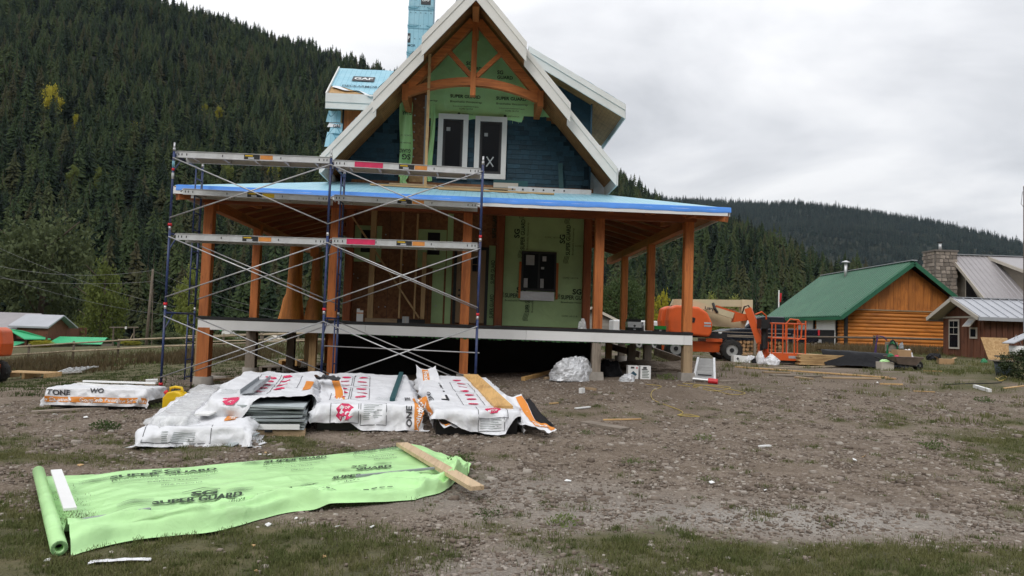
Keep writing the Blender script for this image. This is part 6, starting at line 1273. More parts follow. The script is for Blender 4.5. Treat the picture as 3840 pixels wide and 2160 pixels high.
part(sh, 'ridge_cap', 'ribsheet', MB().beam((-.2, 0, 8.84), (16.5, 0, 8.84), .3, .06))
MB().prism([(-4.2, 5.2), (-4.2, 7.0), (0, 8.6), (0, 5.2)], 0, 3.4, 12).build('dormer', 'taupe', sh); part(sh, 'dormer_roof', 'greysheet', MB().hexa([(3.0, .2, 8.72), (12.5, .2, 8.72), (12.5, -4.9, 7.0), (3.0, -4.9, 7.0), (3.0, .2, 8.85), (12.5, .2, 8.85), (12.5, -4.9, 7.14), (3.0, -4.9, 7.14)])); part(sh, 'barge_board', 'trim2', MB().beam((2.95, .2, 8.72), (2.95, -4.9, 7.0), .06, .24))
cs = bxp(sh, 'chimney', 'mortar', -1.85, -.02, -.75, .95, 0.6, 8.95); bxp(cs, 'chimney_cap', 'mortar', -1.95, .06, -.86, 1.05, 8.955, 9.1)
SM = []
for q in range(5):
    r_ = np.random.default_rng(q); c = np.array([(-1, -.5, -1), (1, -.5, -1), (1, .5, -1), (-1, .5, -1), (-1, -.5, 1), (1, -.5, 1), (1, .5, 1), (-1, .5, 1)], float) * r_.uniform(.7, 1.05, (8, 3)); me = MB().hexa([tuple(x * .5) for x in c]).mesh('stone'); me.materials.append(MATS['stone']); SM.append(me)
rd = random.Random(4)
for k in range(16):
    z = 4.1 + k * .315; x = -1.8
    while x < -.15:
        w_ = rd.uniform(.25, .5); link('stone', rd.choice(SM), None, cs, (min(x + w_ / 2, -.2), -.77, z), (0, rd.uniform(-.15, .15), 0), (w_ * .95, .14, .29)); x += w_
    y = -.7
    while y < .85: w_ = rd.uniform(.25, .5); link('stone', rd.choice(SM), None, cs, (-1.87, y + w_ / 2, z), (0, rd.uniform(-.1, .1), math.pi / 2), (w_ * .95, .14, .29)); y += w_
part(cs, 'flue_pipe', 'alu', MB().tube([(-.95, .1, 9.1), (-.95, .1, 9.75)], .12, 10), True); part(cs, 'flue_cap', 'black', MB().tube([(-.95, .1, 9.78), (-.95, .1, 9.86)], .22, 10))
# --- grey garden shed behind the porch
sd_ = thing('garden_shed', 'small grey clapboard shed with a blue door behind the right porch', 'shed', (4.5, 42, 0)); g0 = g1(4.5, 42)
MB().prism([(-1.6, g0), (1.6, g0), (1.6, 1.95), (0, 2.68), (-1.6, 1.95)], 1, 0, 3).build('wall', 'greysiding', sd_)
for k in range(10): bxp(sd_, 'siding_board', 'greysiding', -.05 if k < 6 else -.9 + .16 * (k - 6), 1.6 if k < 6 else 1.45 - .36 * (k - 6), -.03, -.004, g0 + .1 + k * .19, g0 + .275 + k * .19)
bxp(sd_, 'door', 'bluedoor', -.75, -.08, -.045, -.005, g0 + .05, 1.85)
for s in (-1, 1): part(sd_, 'roof', 'trim2', MB().beam((0, -.3, 2.80), (1.95 * s, -.3, 1.90), .05, .14)); part(sd_, 'roof_panel', 'greysheet', MB().hexa([(0, -.28, 2.80), (1.95 * s, -.28, 1.90), (1.95 * s, 3.3, 1.90), (0, 3.3, 2.80), (0, -.28, 2.86), (1.95 * s, -.28, 1.96), (1.95 * s, 3.3, 1.96), (0, 3.3, 2.86)]))
# --- low green-roofed shed behind the boom lift
p = at(2860, 1200, 50); gs_ = thing('lean_to', 'low shed with a green ribbed roof between the boom lift and log building', 'shed', (p.x, 50, 0)); bxp(gs_, 'wall', 'boardwood0', -1.3, .9, .3, 3, g1(p.x, 50), p.z - .3); part(gs_, 'roof', 'greensheet', ribbed((-1.5, -.2, p.z - .45), (-1.3, 2.8, p.z + .35), (1.3, -.2, p.z - .45), (1.0, 2.8, p.z + .35), 8, .04))
# --- lodge on the left and its green-roofed outbuilding
lo = thing('lodge', 'red-brown timber lodge with grey metal roofs at the left edge', 'lodge', (-54, 85, 0)); b0_ = -3.1
bxp(lo, 'wall', 'redwood', -8, 1.4, 1, 8, b0_, -.3); part(lo, 'roof', 'greysheet', MB().hexa([(-9, -1.0, -.9), (-1.8, -1.0, -.9), (-1.8, 4, 1.15), (-9, 4, 1.15), (-9, -1.0, -.75), (-1.8, -1.0, -.75), (-1.8, 4, 1.3), (-9, 4, 1.3)]))
part(lo, 'roof', 'ribsheet', MB().hexa([(-2.7, -.6, -.35), (1.9, -.6, -.35), (2.3, 1.6, 1.05), (-2.1, 1.6, 1.05), (-2.7, -.6, -.15), (1.9, -.6, -.15), (2.3, 1.6, 1.2), (-2.1, 1.6, 1.2)])); part(lo, 'roof', 'ribsheet', MB().hexa([(-2.1, 1.61, 1.05), (2.3, 1.61, 1.05), (2.6, 4, -.35), (-1.9, 4, -.35), (-2.1, 1.61, 1.2), (2.3, 1.61, 1.2), (2.6, 4, -.2), (-1.9, 4, -.2)]))
MB().prism([(-.3, -1.6), (3.6, -1.6), (3.6, -.2), (1.6, .95), (-.3, -.2)], 0, -1.8, 1.7).build('gable_wall', 'redwood', lo)
part(lo, 'porch_roof', 'jadesheet', MB().hexa([(-1.7, -2.2, -.55), (.2, -2.2, -.75), (3.0, -1.8, -1.55), (.6, -2.6, -1.6)] + [(-1.7, -2.2, -.45), (.2, -2.2, -.65), (3.0, -1.8, -1.45), (.6, -2.6, -1.5)]))
for x in (-1.5, .3, 2.6): part(lo, 'porch_post', 'redwood', MB().beam((x, -1.9, b0_), (x, -1.9, -.9), .18, .18))
for x in (-1.4, -.2): bxp(lo, 'window', 'glass', x, x + .7, .96, .995, -2.2, -1.2)
part(lo, 'side_roof', 'jadesheet', MB().hexa([(-4, -3, -2.35), (-.2, -3, -2.35), (.2, -1.6, -1.95), (-4, -1.6, -1.95), (-4, -3, -2.28), (-.2, -3, -2.28), (.2, -1.6, -1.88), (-4, -1.6, -1.88)]))
go_ = thing('green_roof_shed', 'long low shed with a bright green roof right of the lodge', 'shed', (-48.8, 84, 0)); bxp(go_, 'wall', 'greywood0', -2.7, 2.8, .4, 3, -3.2, -1.9); part(go_, 'roof', 'jadesheet', ribbed((-3.0, -.2, -2.02), (-2.8, 1.7, -1.25), (3.1, -.2, -1.92), (2.7, 1.7, -1.2), 24, .03)); part(go_, 'roof', 'jadesheet', MB().hexa([(-2.8, 1.71, -1.27), (2.7, 1.71, -1.22), (3.1, 3.6, -2.0), (-3, 3.6, -2.05), (-2.8, 1.71, -1.24), (2.7, 1.71, -1.19), (3.1, 3.6, -1.97), (-3, 3.6, -2.02)])); bxp(go_, 'door', 'trim2', .6, 1.7, .36, .398, -3.1, -2.05)
# --- far cottages seen under the deck
for px, py, lb, wm, rm in ((1018, 1298, 'tiny white cottage with a blue tarp seen under the deck', 'white', 'trim2'), (862, 1262, 'tiny cottage with a teal roof seen under the deck', 'white', 'jadesheet')):
    p = at(px, py, 125); o = thing('far_cottage', lb, 'cottage', (p.x, 125, p.z - .3)); MB().prism([(-1.4, 0), (1.4, 0), (1.4, 1.3), (0, 2.0), (-1.4, 1.3)], 1, 0, 3).build('wall', wm, o)
    for s in (-1, 1): part(o, 'roof', rm, MB().hexa([(0, -.2, 2.0), (1.7 * s, -.2, 1.15), (1.7 * s, 3.2, 1.15), (0, 3.2, 2.0), (0, -.2, 2.1), (1.7 * s, -.2, 1.25), (1.7 * s, 3.2, 1.25), (0, 3.2, 2.1)]))
    bxp(o, 'tarp' if wm and rm == 'trim2' else 'window', 'bluestrip' if rm == 'trim2' else 'glass', -.6, .5, -.06, -.01, .1, .7)

# ================================================================== FENCES, POLES, WIRES
def fence(label, pts, zs, mat='rail', step=3.0):
    o = thing('pole_fence', label, 'fence', (pts[0][0], pts[0][1], 0)); ox, oy = pts[0]
    for (x0, y0), (x1, y1) in zip(pts, pts[1:]):
        n = max(1, round(math.hypot(x1 - x0, y1 - y0) / step)); P = [(x0 + (x1 - x0) * i / n, y0 + (y1 - y0) * i / n) for i in range(n + 1)]
        for (a, c), (d, e_) in zip(P, P[1:]):
            for z in zs: MB().tube([(a - ox, c - oy, g1(a, c) + z + random.uniform(-.03, .03)), (d - ox, e_ - oy, g1(d, e_) + z + random.uniform(-.03, .03))], .055, 7).build('rail', mat, o, True)
        for a, c in P: MB().tube([(a - ox, c - oy + .08, g1(a, c) - .2), (a - ox, c - oy + .08, g1(a, c) + max(zs) + .12)], .07, 7).build('post', 'pole', o, True)
fence('weathered pole fence across the meadow on the left', [(-33, 47), (-19, 47), (-9, 48)], (.55, 1.05)); fence('second pole fence farther back in the meadow', [(-26, 60), (-14, 60), (-4, 58)], (.5, 1.0))
fence('rail fence standing before the log building', [(15.2, 40), (19.5, 40), (23.6, 40)], (.28, .78), 'pole', 4.2)
up = thing('utility_pole', 'leaning wooden utility pole left of the scaffold', 'utility pole', (-38.9, 80, 0)); part(up, 'shaft', 'pole', MB().tube([(0, 0, -3.2), (.32, 0, 6.5)], [.17, .12], 9), True); part(up, 'guy_post', 'pole', MB().tube([(.55, .3, -3.0), (.35, 0, 6.2)], .05, 6))
hf = thing('gate_frame', 'wooden post frame standing at the foot of the utility pole', 'frame', (-39.3, 76, 0))
for x in (-1.0, 1.1): part(hf, 'post', 'pole', MB().tube([(x, 0, -3.2), (x, 0, .2)], .08, 7))
part(hf, 'crossbar', 'pole', MB().tube([(-1.4, 0, .15), (1.5, 0, .25)], .07, 7)); part(hf, 'prop', 'rail', MB().tube([(.2, -.3, -2.6), (1.0, 0, -.4)], .05, 6)); part(hf, 'insulator', 'white', MB().tube([(.3, -.1, .05), (.3, -.1, .3)], .1, 8))
tp = Vector((-38.6, 80, 6.35))
for k, (a, b_, sag, lb) in enumerate(((tp, at(-60, 985, 80), .9, 'upper overhead wire running left from the leaning pole'), (tp - Vector((0, 0, 1.2)), at(-60, 1035, 80), .5, 'lower overhead wire running left from the leaning pole'), (tp, at(1280, 1180, 95), 1.4, 'upper overhead wire running right behind the porch'), (tp - Vector((0, 0, .9)), at(1280, 1215, 95), 1.2, 'lower overhead wire running right behind the porch'), (at(-60, 905, 85), at(700, 1160, 95), .8, 'overhead wire slanting down across the big tree'), (at(-60, 1015, 85), at(700, 1190, 95), .8, 'lower overhead wire slanting across the big tree'))):
    P = [a.lerp(b_, t_) - Vector((0, 0, sag * 4 * t_ * (1 - t_))) for t_ in np.linspace(0, 1, 16)]; o = MB().tube([q - a for q in P], .013, 5).build('overhead_wire', 'wire'); o.location = a; tag(o, lb, 'wire')
pr = thing('utility_pole', 'tall service pole with a wire loop at the right edge', 'utility pole', (15.22, 22, g1(15.2, 22))); part(pr, 'shaft', 'pole', MB().tube([(0, 0, -.2), (0, 0, 5.55)], [.11, .10], 10), True); part(pr, 'wire_loop', 'wire', MB().tube([(0, -.05, 5.5), (-.18, -.05, 5.35), (-.22, -.05, 5.0), (-.10, -.05, 4.85), (.0, -.05, 4.9)], .009, 5)); part(pr, 'meter_box', 'ribsheet', MB().box(-.20, .10, -.32, -.11, 1.2, 1.75)); part(pr, 'meter_dial', 'ribsheet', MB().tube([(-.18, -.30, 1.72), (-.18, -.40, 1.72)], .09, 12)); part(pr, 'shelf_roof', 'ribsheet', MB().hexa([(-.75, -.5, .85), (.1, -.5, 1.25), (.1, 0, 1.25), (-.75, 0, .85), (-.75, -.5, .88), (.1, -.5, 1.28), (.1, 0, 1.28), (-.75, 0, .88)])); part(pr, 'conduit', 'ribsheet', MB().tube([(-.09, -.12, 0), (-.09, -.12, 2.6)], .03, 8))
hl = thing('hanging_pail', 'white pail hanging by a cord from the service pole', 'pail', (14.75, 21.8, 1.25)); part(hl, 'pail', 'white', MB().tube([(0, 0, 0), (0, 0, .28)], [.17, .19], 14), True); part(hl, 'cord', 'wire', MB().tube([(-.17, 0, .27), (0, 0, .6), (.17, 0, .27)], .008, 5))
flp_ = thing('flagpole', 'thin white flagpole with a furled red flag beyond the green roof', 'flagpole', (at(2921, 1100, 75).x, 75, 0)); zt = at(2921, 1088, 75).z; part(flp_, 'pole', 'white', MB().tube([(0, 0, 0), (0, 0, zt)], .07, 8)); part(flp_, 'flag', 'red', MB().grid(lambda a, c: (.05 + .25 * a * (1 - .3 * c), .05 * math.sin(9 * a), zt - .3 - .9 * c), 4, 4))

# ================================================================== MACHINES AND VEHICLES
def wheel(o, x, y, z, r, w_, rim=True):
    b = MB(); n = 26
    prof = [(-w_ / 2, r * .55), (-w_ / 2, r * .88), (-w_ * .38, r * .97), (w_ * .38, r * .97), (w_ / 2, r * .88), (w_ / 2, r * .55)]
    for yy, rr in prof:
        for i in range(n): a = 6.283 * i / n; b.v.append((x + math.cos(a) * rr, y + yy, z + math.sin(a) * rr))
    b.f = [(j * n + i, j * n + (i + 1) % n, (j + 1) * n + (i + 1) % n, (j + 1) * n + i) for j in range(len(prof) - 1) for i in range(n)]
    t_ = b.build('wheel', 'rubber', o, True)
    for i in range(n):
        if i % 2: a = 6.283 * i / n; MB().beam((x + math.cos(a) * r * .97, y - w_ * .46, z + math.sin(a) * r * .97), (x + math.cos(a + .16) * r * .97, y + w_ * .46, z + math.sin(a + .16) * r * .97), r * .10, r * .07, (math.cos(a), 0, math.sin(a))).build('lug', 'rubber', t_)
    MB().tube([(x, y - w_ * .30, z), (x, y + w_ * .30, z)], r * .57, 18).build('rim', 'rim', t_); MB().tube([(x, y - w_ * .42, z), (x, y - w_ * .28, z)], r * .2, 10).build('hub', 'black', t_)
def boom_lift(label, loc, rz, full=True):
    o = thing('boom_lift', label, 'boom lift', loc, rz)
    MB().hexa([(-1.5, -.45, .30), (.62, -.45, .30), (.62, .45, .30), (-1.5, .45, .30), (-1.5, -.5, .68), (.62, -.5, .68), (.62, .5, .68), (-1.5, .5, .68)]).build('chassis', 'orange', o); bxp(o, 'axle_cover', 'orange', -.1, .5, -.6, .6, .683, .80)
    for x in (.78, -1.25):
        for y in (-.75, .75): wheel(o, x, y, .40, .40, .32)
    bxp(o, 'turntable', 'black', -.9, .7, -.5, .5, .82, 1.0)
    P = [(-1.55, .95), (-.1, .85), (.0, 1.0), (.02, 1.35), (-.18, 1.75), (-.5, 1.93), (-1.3, 1.97), (-1.52, 1.88), (-1.6, 1.4)]
    h_ = MB().prism(P, 1, -1.05, -.35).build('hood', 'orange', o); m_ = h_.modifiers.new('round', 'BEVEL'); m_.width = .09; m_.segments = 4
    h2 = MB().prism(P, 1, .35, 1.05).build('hood', 'orange', o); m_ = h2.modifiers.new('round', 'BEVEL'); m_.width = .09; m_.segments = 4
    MB().prism([(-1.05, 1.32), (-.65, 1.36), (-.62, 1.52), (-.98, 1.62)], 1, -1.075, -1.03).build('hood_scoop', 'black', o); bxp(o, 'decal', 'sticker', -.30, -.05, -1.062, -1.052, 1.32, 1.38); bxp(o, 'decal', 'sticker', -.30, -.05, -1.062, -1.052, 1.22, 1.28)
    if not full: return o
    MB().hexa([(-1.3, -.16, 1.98), (1.7, -.16, 2.02), (1.7, .16, 2.02), (-1.3, .16, 1.98), (-1.2, -.16, 2.22), (1.7, -.16, 2.28), (1.7, .16, 2.28), (-1.2, .16, 2.22)]).build('upper_boom', 'cream', o)
    bxp(o, 'boom_end', 'cream', 1.32, 1.72, -.20, .20, 1.55, 2.285); MB().prism([(-.5, 1.30), (1.5, 1.22), (1.62, 1.55), (1.1, 1.95), (.1, 1.80), (-.5, 1.75)], 1, .05, .4).build('riser', 'cream', o)
    part(o, 'main_boom', 'cream', MB().beam((-.55, -.35, 2.08), (.9, -.55, 1.66), .18, .22)); write('lettering', 'LIFT', lambda x, y: (-.15 + x, -.502 - .138 * (.1 + x), 1.885 - .29 * x + y), o, 'printgrey', .10, .34, .03)
    part(o, 'tension_link', 'orange', MB().beam((.25, -.52, 2.0), (1.35, -.6, 1.66), .08, .07)); part(o, 'jib_mount', 'orange', MB().prism([(.86, 1.42), (1.45, 1.52), (1.52, 1.72), (.92, 1.76)], 1, -.72, -.42)); part(o, 'jib', 'orange', MB().beam((1.36, -.75, 1.95), (1.76, -.95, .72), .10, .24)); part(o, 'jib', 'orange', MB().beam((1.50, -.60, 1.92), (1.92, -.80, .76), .08, .14)); part(o, 'jib_foot', 'orange', MB().beam((1.74, -.95, .75), (1.76, -.95, .30), .12, .14)); part(o, 'pivot', 'black', MB().beam((1.76, -.95, .55), (2.0, -1.05, .55), .18, .22)); part(o, 'rotator', 'orange', MB().tube([(1.94, -1.05, .05), (1.94, -1.05, .75)], .10, 12))
    part(o, 'hose_loop', 'black', MB().tube([(.9, -.5, 1.75), (1.2, -.6, 1.72), (1.25, -.7, 2.0), (1.38, -.75, 2.05), (1.48, -.8, 1.85)], .03, 6)); part(o, 'hose_loop', 'black', MB().tube([(.15, -.5, 2.1), (.2, -.6, 1.9), (.3, -.6, 1.75)], .05, 6))
    X0 = 1.92; bk = part(o, 'basket', 'orange', MB().box(X0, X0 + 1.25, -1.65, -.85, .12, .38)); bxp(bk, 'decal', 'sticker', X0 + .62, X0 + .95, -1.656, -1.651, .20, .29); bxp(bk, 'floor_skirt', 'black', X0 + .05, X0 + 1.2, -1.6, -.9, .03, .115)
    for x in (.03, .42, .83, 1.22):
        for y in (-1.62, -.88): part(bk, 'rail_post', 'orange', MB().tube([(X0 + x, y, .38), (X0 + x, y, 1.42 + (.12 if x > 1.2 else 0))], .025, 7))
    for z in (.90, 1.42):
        for y in (-1.62, -.88): part(bk, 'guard_rail', 'orange', MB().tube([(X0 + .03, y, z), (X0 + 1.22, y, z)], .025, 7))
        for x in (.03, 1.22): part(bk, 'guard_rail', 'orange', MB().tube([(X0 + x, -1.62, z), (X0 + x, -.88, z)], .025, 7))
    part(bk, 'guard_hoop', 'orange', MB().tube([(X0 + .50, -1.64, .85), (X0 + .52, -1.64, 1.42), (X0 + .66, -1.64, 1.58), (X0 + .95, -1.64, 1.56), (X0 + 1.08, -1.64, 1.40), (X0 + 1.06, -1.64, .95), (X0 + .9, -1.64, .82)], .028, 7)); part(bk, 'guard_hoop', 'orange', MB().tube([(X0 + .03, -1.0, 1.4), (X0, -1.1, 1.68), (X0 - .2, -1.2, 1.82), (X0 - .42, -1.2, 1.72)], .03, 7)); bxp(bk, 'control_box', 'black', X0 - .3, X0, -1.5, -1.0, 1.22, 1.55); part(bk, 'console_post', 'black', MB().tube([(X0 - .08, -1.2, .5), (X0 - .08, -1.2, 1.25)], .12, 8))
    return o
bx_ = at(2640, 1370, 28); boom_lift('large orange and cream boom lift parked right of the porch', (bx_.x, 28, g1(bx_.x, 28)), R(0))
lx = at(-40, 1440, 26); boom_lift('orange boom lift cut off by the left edge of the picture', (lx.x - 1.5, 26, g1(lx.x, 26)), R(180), False)
# dark pickup truck
tr = thing('pickup_truck', 'dark pickup truck with a canopy parked before the log building', 'truck', (11.5, 42, g1(14, 42)), R(2))
body = [(0, .55), (0.05, .95), (.55, 1.10), (1.45, 1.18), (5.45, 1.25), (5.5, .6), (5.2, .45), (.3, .42)]
b_ = MB().prism(body, 1, -.95, .95).build('body', 'navycar', tr); m_ = b_.modifiers.new('round', 'BEVEL'); m_.width = .07; m_.segments = 3
c_ = MB().prism([(1.35, 1.16), (2.05, 1.78), (2.45, 1.86), (3.6, 1.86), (3.75, 1.22)], 1, -.85, .85).build('cab', 'navycar', tr); m_ = c_.modifiers.new('round', 'BEVEL'); m_.width = .06; m_.segments = 3
MB().prism([(1.75, 1.26), (2.15, 1.72), (2.75, 1.76), (2.75, 1.26)], 1, -.862, -.853).build('side_window', 'carglass', tr); MB().prism([(2.82, 1.26), (2.82, 1.76), (3.55, 1.76), (3.62, 1.26)], 1, -.862, -.853).build('side_window', 'carglass', tr); MB().add([(1.40, -.75, 1.24), (2.0, -.70, 1.77), (2.0, .70, 1.77), (1.40, .75, 1.24)], [(0, 1, 2, 3)]).build('windshield', 'sticker', tr)
for x in (1.0, 4.4):
    for y in (-.82, .82): wheel(tr, x, y, .40, .40, .26)
bxp(tr, 'taillight', 'red', 5.42, 5.52, -.97, -.82, .9, 1.2); bxp(tr, 'headlight', 'white', -.01, .12, -.93, -.6, .78, .92); bxp(tr, 'bumper', 'alu', 5.45, 5.65, -.9, .9, .5, .68)
# white trailer behind the porch
wt = at(2330, 1225, 38); wv_ = thing('white_trailer', 'white trailer seen between the right porch posts', 'trailer', (wt.x, 38, g1(wt.x, 38))); hh = wt.z - g1(wt.x, 38); bb = MB().box(-.4, 2.6, 0, 1.8, .5, hh + .35).build('box_body', 'whitecar', wv_); m_ = bb.modifiers.new('round', 'BEVEL'); m_.width = .08; m_.segments = 2; wheel(wv_, .9, -.05, .3, .3, .2); wheel(wv_, 1.7, -.05, .3, .3, .2)

# ================================================================== MATERIAL HEAPS AROUND THE HOUSE
# firewood rack
fw = thing('firewood_stack', 'long stack of split firewood under plank shelving behind the boom lift', 'firewood', (at(2690, 1330, 33).x, 33, g1(9.5, 33))); FM = []
for q in range(4):
    r_ = random.Random(q); me = MB().prism([(math.cos(a + r_.uniform(-.2, .2)) * r_.uniform(.07, .1), math.sin(a + r_.uniform(-.2, .2)) * r_.uniform(.06, .09)) for a in (0, 1.3, 2.5, 3.8, 5.1)], 1, -.2, .2).mesh('split_log'); me.materials.append(MATS['firewood']); FM.append(me)
rd = random.Random(8)
for r_ in range(4):
    for k in range(17): link('split_log', rd.choice(FM), None, fw, (.1 + k * .17 + rd.uniform(-.02, .02), rd.uniform(-.05, .05), .09 + r_ * .16), (0, rd.random() * 6, 0))
for z, x in ((.78, 0), (.84, .1), (.98, -.1)): part(fw, 'shelf_plank', 'greywood0', MB().box(-.2 + x, 3.2 + x, -.35, .35, z, z + .035))
for x in (.0, 1.5, 2.9): part(fw, 'rack_post', 'greywood2', MB().box(x, x + .09, -.34, -.25, 0, .775))
def pbox(name, label, px, py, y, w_, d_, h_, mat, rz=0, cat='box', flaps=False, dark=True):
    p = at(px, py, y); o = thing(name, label, cat, (p.x, y, g1(p.x, y)), rz); MB().hexa([(x * w_ / 2 * k, yy * d_ / 2 * k, z) for z, k in ((0, 1), (h_, 1.01)) for x, yy in ((-1, -1), (1, -1), (1, 1), (-1, 1))]).build('box', mat, o)
    if flaps:
        for s in (-1, 1): MB().hexa([(s * w_ / 2, -d_ / 2, h_), (s * w_ / 2, d_ / 2, h_), (s * (w_ / 2 + .10), d_ / 2, h_ + .06), (s * (w_ / 2 + .10), -d_ / 2, h_ + .06)] + [(s * w_ / 2, -d_ / 2, h_ + .006), (s * w_ / 2, d_ / 2, h_ + .006), (s * (w_ / 2 + .10), d_ / 2, h_ + .066), (s * (w_ / 2 + .10), -d_ / 2, h_ + .066)]).build('flap', mat, o)
    return o
wb = pbox('white_carton', 'white carton with a dark diamond mark by the offcut heap', 2760, 1375, 27, .30, .3, .24, 'white', .1); MB().prism([(-.05, .12), (0, .18), (.05, .12), (0, .06)], 1, -.156, -.151).build('diamond_mark', 'printgrey', wb)
pbox('white_carton', 'second white carton right of the diamond-marked one', 2788, 1377, 27, .24, .3, .22, 'white', -.1)
rd = random.Random(31)
for k in range(16):
    p = at(rd.uniform(2738, 2805), 1350, 27.8 + rd.uniform(-.3, .5)); z = g1(p.x, p.y) + .06 + .03 * (k % 9); a = rd.uniform(-.5, .6); l = rd.uniform(.3, .55)
    o = MB().box(-l / 2, l / 2, -.05, .05, -.02, .02).build('lumber_offcut', 'lumber0' if k % 3 else 'boardwood0'); o.location = (p.x, p.y, z); o.rotation_euler = (rd.uniform(-.2, .2), rd.uniform(-.2, .2), a); tag(o, 'short lumber offcut in the heap beside the boom lift', 'offcut', 'lumber offcuts by the boom lift')
def rag(name, label, px, py, y, w_, d_, h_, mat, sd, cat='sheet', bag=False, base=None):
    """a slumped bag or crumpled sheet with lumpy folds"""
    p = at(px, py, y); o = thing(name, label, cat, (p.x, y, g1(p.x, y) if base is None else base)); n, m = 40, 18
    def fn(a, c):
        th = 6.283 * a; ph = c * math.pi / 2; rr = math.cos(ph) ** (.55 if bag else .8); k = .78 + .5 * F1(math.cos(th) * 1.3 + sd, math.sin(th) * 1.3 + c * 2.2) - .26 * ridged(a * 9 + sd, c * 3)
        zz = math.sin(ph) * h_ * (.62 + .7 * F1(math.cos(th) * rr * 1.6 + sd * 2, math.sin(th) * rr * 1.6)) - .16 * h_ * ridged(a * 12 + sd, c * 5)
        return (math.cos(th) * rr * w_ / 2 * k, math.sin(th) * rr * d_ / 2 * k, max(0, zz))
    MB().grid(fn, n, m).build('cover', mat, o); return o
rag('plastic_sheet', 'crumpled white plastic sheet left in the heap by the basket', 2815, 1370, 26.8, .5, .5, .3, 'whitewrap', 1); rag('plastic_sheet', 'black plastic among white sheets by the basket', 2838, 1372, 26.6, .55, .4, .22, 'tarp', 3); rag('plastic_sheet', 'pointed white sheet standing in the heap by the basket', 2852, 1372, 26.4, .36, .4, .46, 'whitewrap', 6); rag('trash_bag', 'pale full rubbish bag below the boom-lift basket', 2893, 1376, 26, .62, .5, .36, 'whitewrap', 9, 'bag', True)
for k, (a, c, w_, m, lb) in enumerate((((2760, 1378), (3330, 1418), .14, 'lumber0', 'very long pale board lying across the dirt'), ((2905, 1384), (3240, 1372), .12, 'rail', 'pale pole lying in front of the lumber stack'), ((2860, 1398), (2960, 1402), .14, 'boardwood0', 'short plank left end of the scattered boards'), ((2890, 1410), (3080, 1414), .18, 'greywood0', 'grey plank under the scattered boards'), ((2985, 1418), (3045, 1424), .22, 'boardwood0', 'small plywood scrap among the scattered boards'), ((3085, 1420), (3300, 1424), .14, 'boardwood0', 'brown board right of the scattered planks'), ((2700, 1434), (2765, 1432), .08, 'greywood0', 'thin grey lath on the dirt by the ladder'), ((3320, 1422), (3360, 1424), .14, 'firewood', 'short reddish board end by the carton'), ((3300, 1443), (3385, 1446), .05, 'lumber0', 'thin lath lying before the carton'), ((3465, 1394), (3530, 1395), .05, 'lumber0', 'pale stick in the grass right of the wheelbarrow'))): lie('loose_board', lb, 'board', m, a, c, w_, .035)
# lumber stack half under a black tarp
ls_ = thing('lumber_stack', 'stack of yellow boards half covered by a black tarp', 'lumber stack', (at(3110, 1385, 26.5).x, 26.5, g1(at(3110, 1385, 26.5).x, 26.5)), R(-3))
for r_ in range(6):
    for k in range(3): MB().box(-1.25 + .05 * (r_ % 2), 2.2 - .1 * k, -.6 + k * .33, -.30 + k * .33, .03 + r_ * .062, .085 + r_ * .062).build('board', 'lumber0', ls_)
tg = thing('black_tarp', 'black plastic tarp pulled over the right half of the lumber stack', 'tarp', (ls_.location.x + .9, 26.45, ls_.location.z), R(-3))
MB().grid(lambda a, c: (-1.3 + 2.9 * a, -.95 - .1 * F1(a * 6, 2) * c + (1.0 - 1.0) + 1.1 * (1 - c) * 1.0, (.46 + .10 * F1(a * 4, c * 3) - .10 * a) * float(sstep1(1.0, .55, c + .25 * max(0, .3 - a) * 3)) + .03 + .05 * ridged(a * 7, c * 5)), 40, 24).build('cover', 'tarp', tg, True)
# aluminium ladder resting on the dirt by the corner pier
A_ = gp(2640, 1436); T_ = at(2648, 1347, 18.6); ld = thing('aluminium_ladder', 'folded aluminium ladder with many rungs beside the right corner pier', 'ladder', A_); d_ = (T_ - A_); L_ = d_.length; d_.normalize(); sx = d_.cross(Vector((0, 0, 1))).normalized()
for s in (-1, 1): part(ld, 'side_rail', 'alu', MB().beam(sx * s * .235, d_ * L_ + sx * s * .19, .05, .10))
for k in range(15): q = .10 + .86 * k / 14; part(ld, 'rung', 'alu', MB().beam(d_ * L_ * q - sx * .21 + Vector((0, 0, .02)), d_ * L_ * q + sx * .21 + Vector((0, 0, .02)), .055, .04))
part(ld, 'stabiliser', 'alu', MB().tube([sx * -.26 + Vector((0, -.05, .08)), sx * .22 + Vector((0, -.12, .06))], .035, 9)); part(ld, 'foot', 'red', MB().tube([sx * .06 + Vector((0, -.13, .06)), sx * .26 + Vector((0, -.15, .05))], .06, 9)); part(ld, 'hook', 'black', MB().tube([sx * -.15 + d_ * .3 + Vector((0, 0, .08)), sx * .16 + d_ * .28 + Vector((0, 0, .08))], .02, 6))
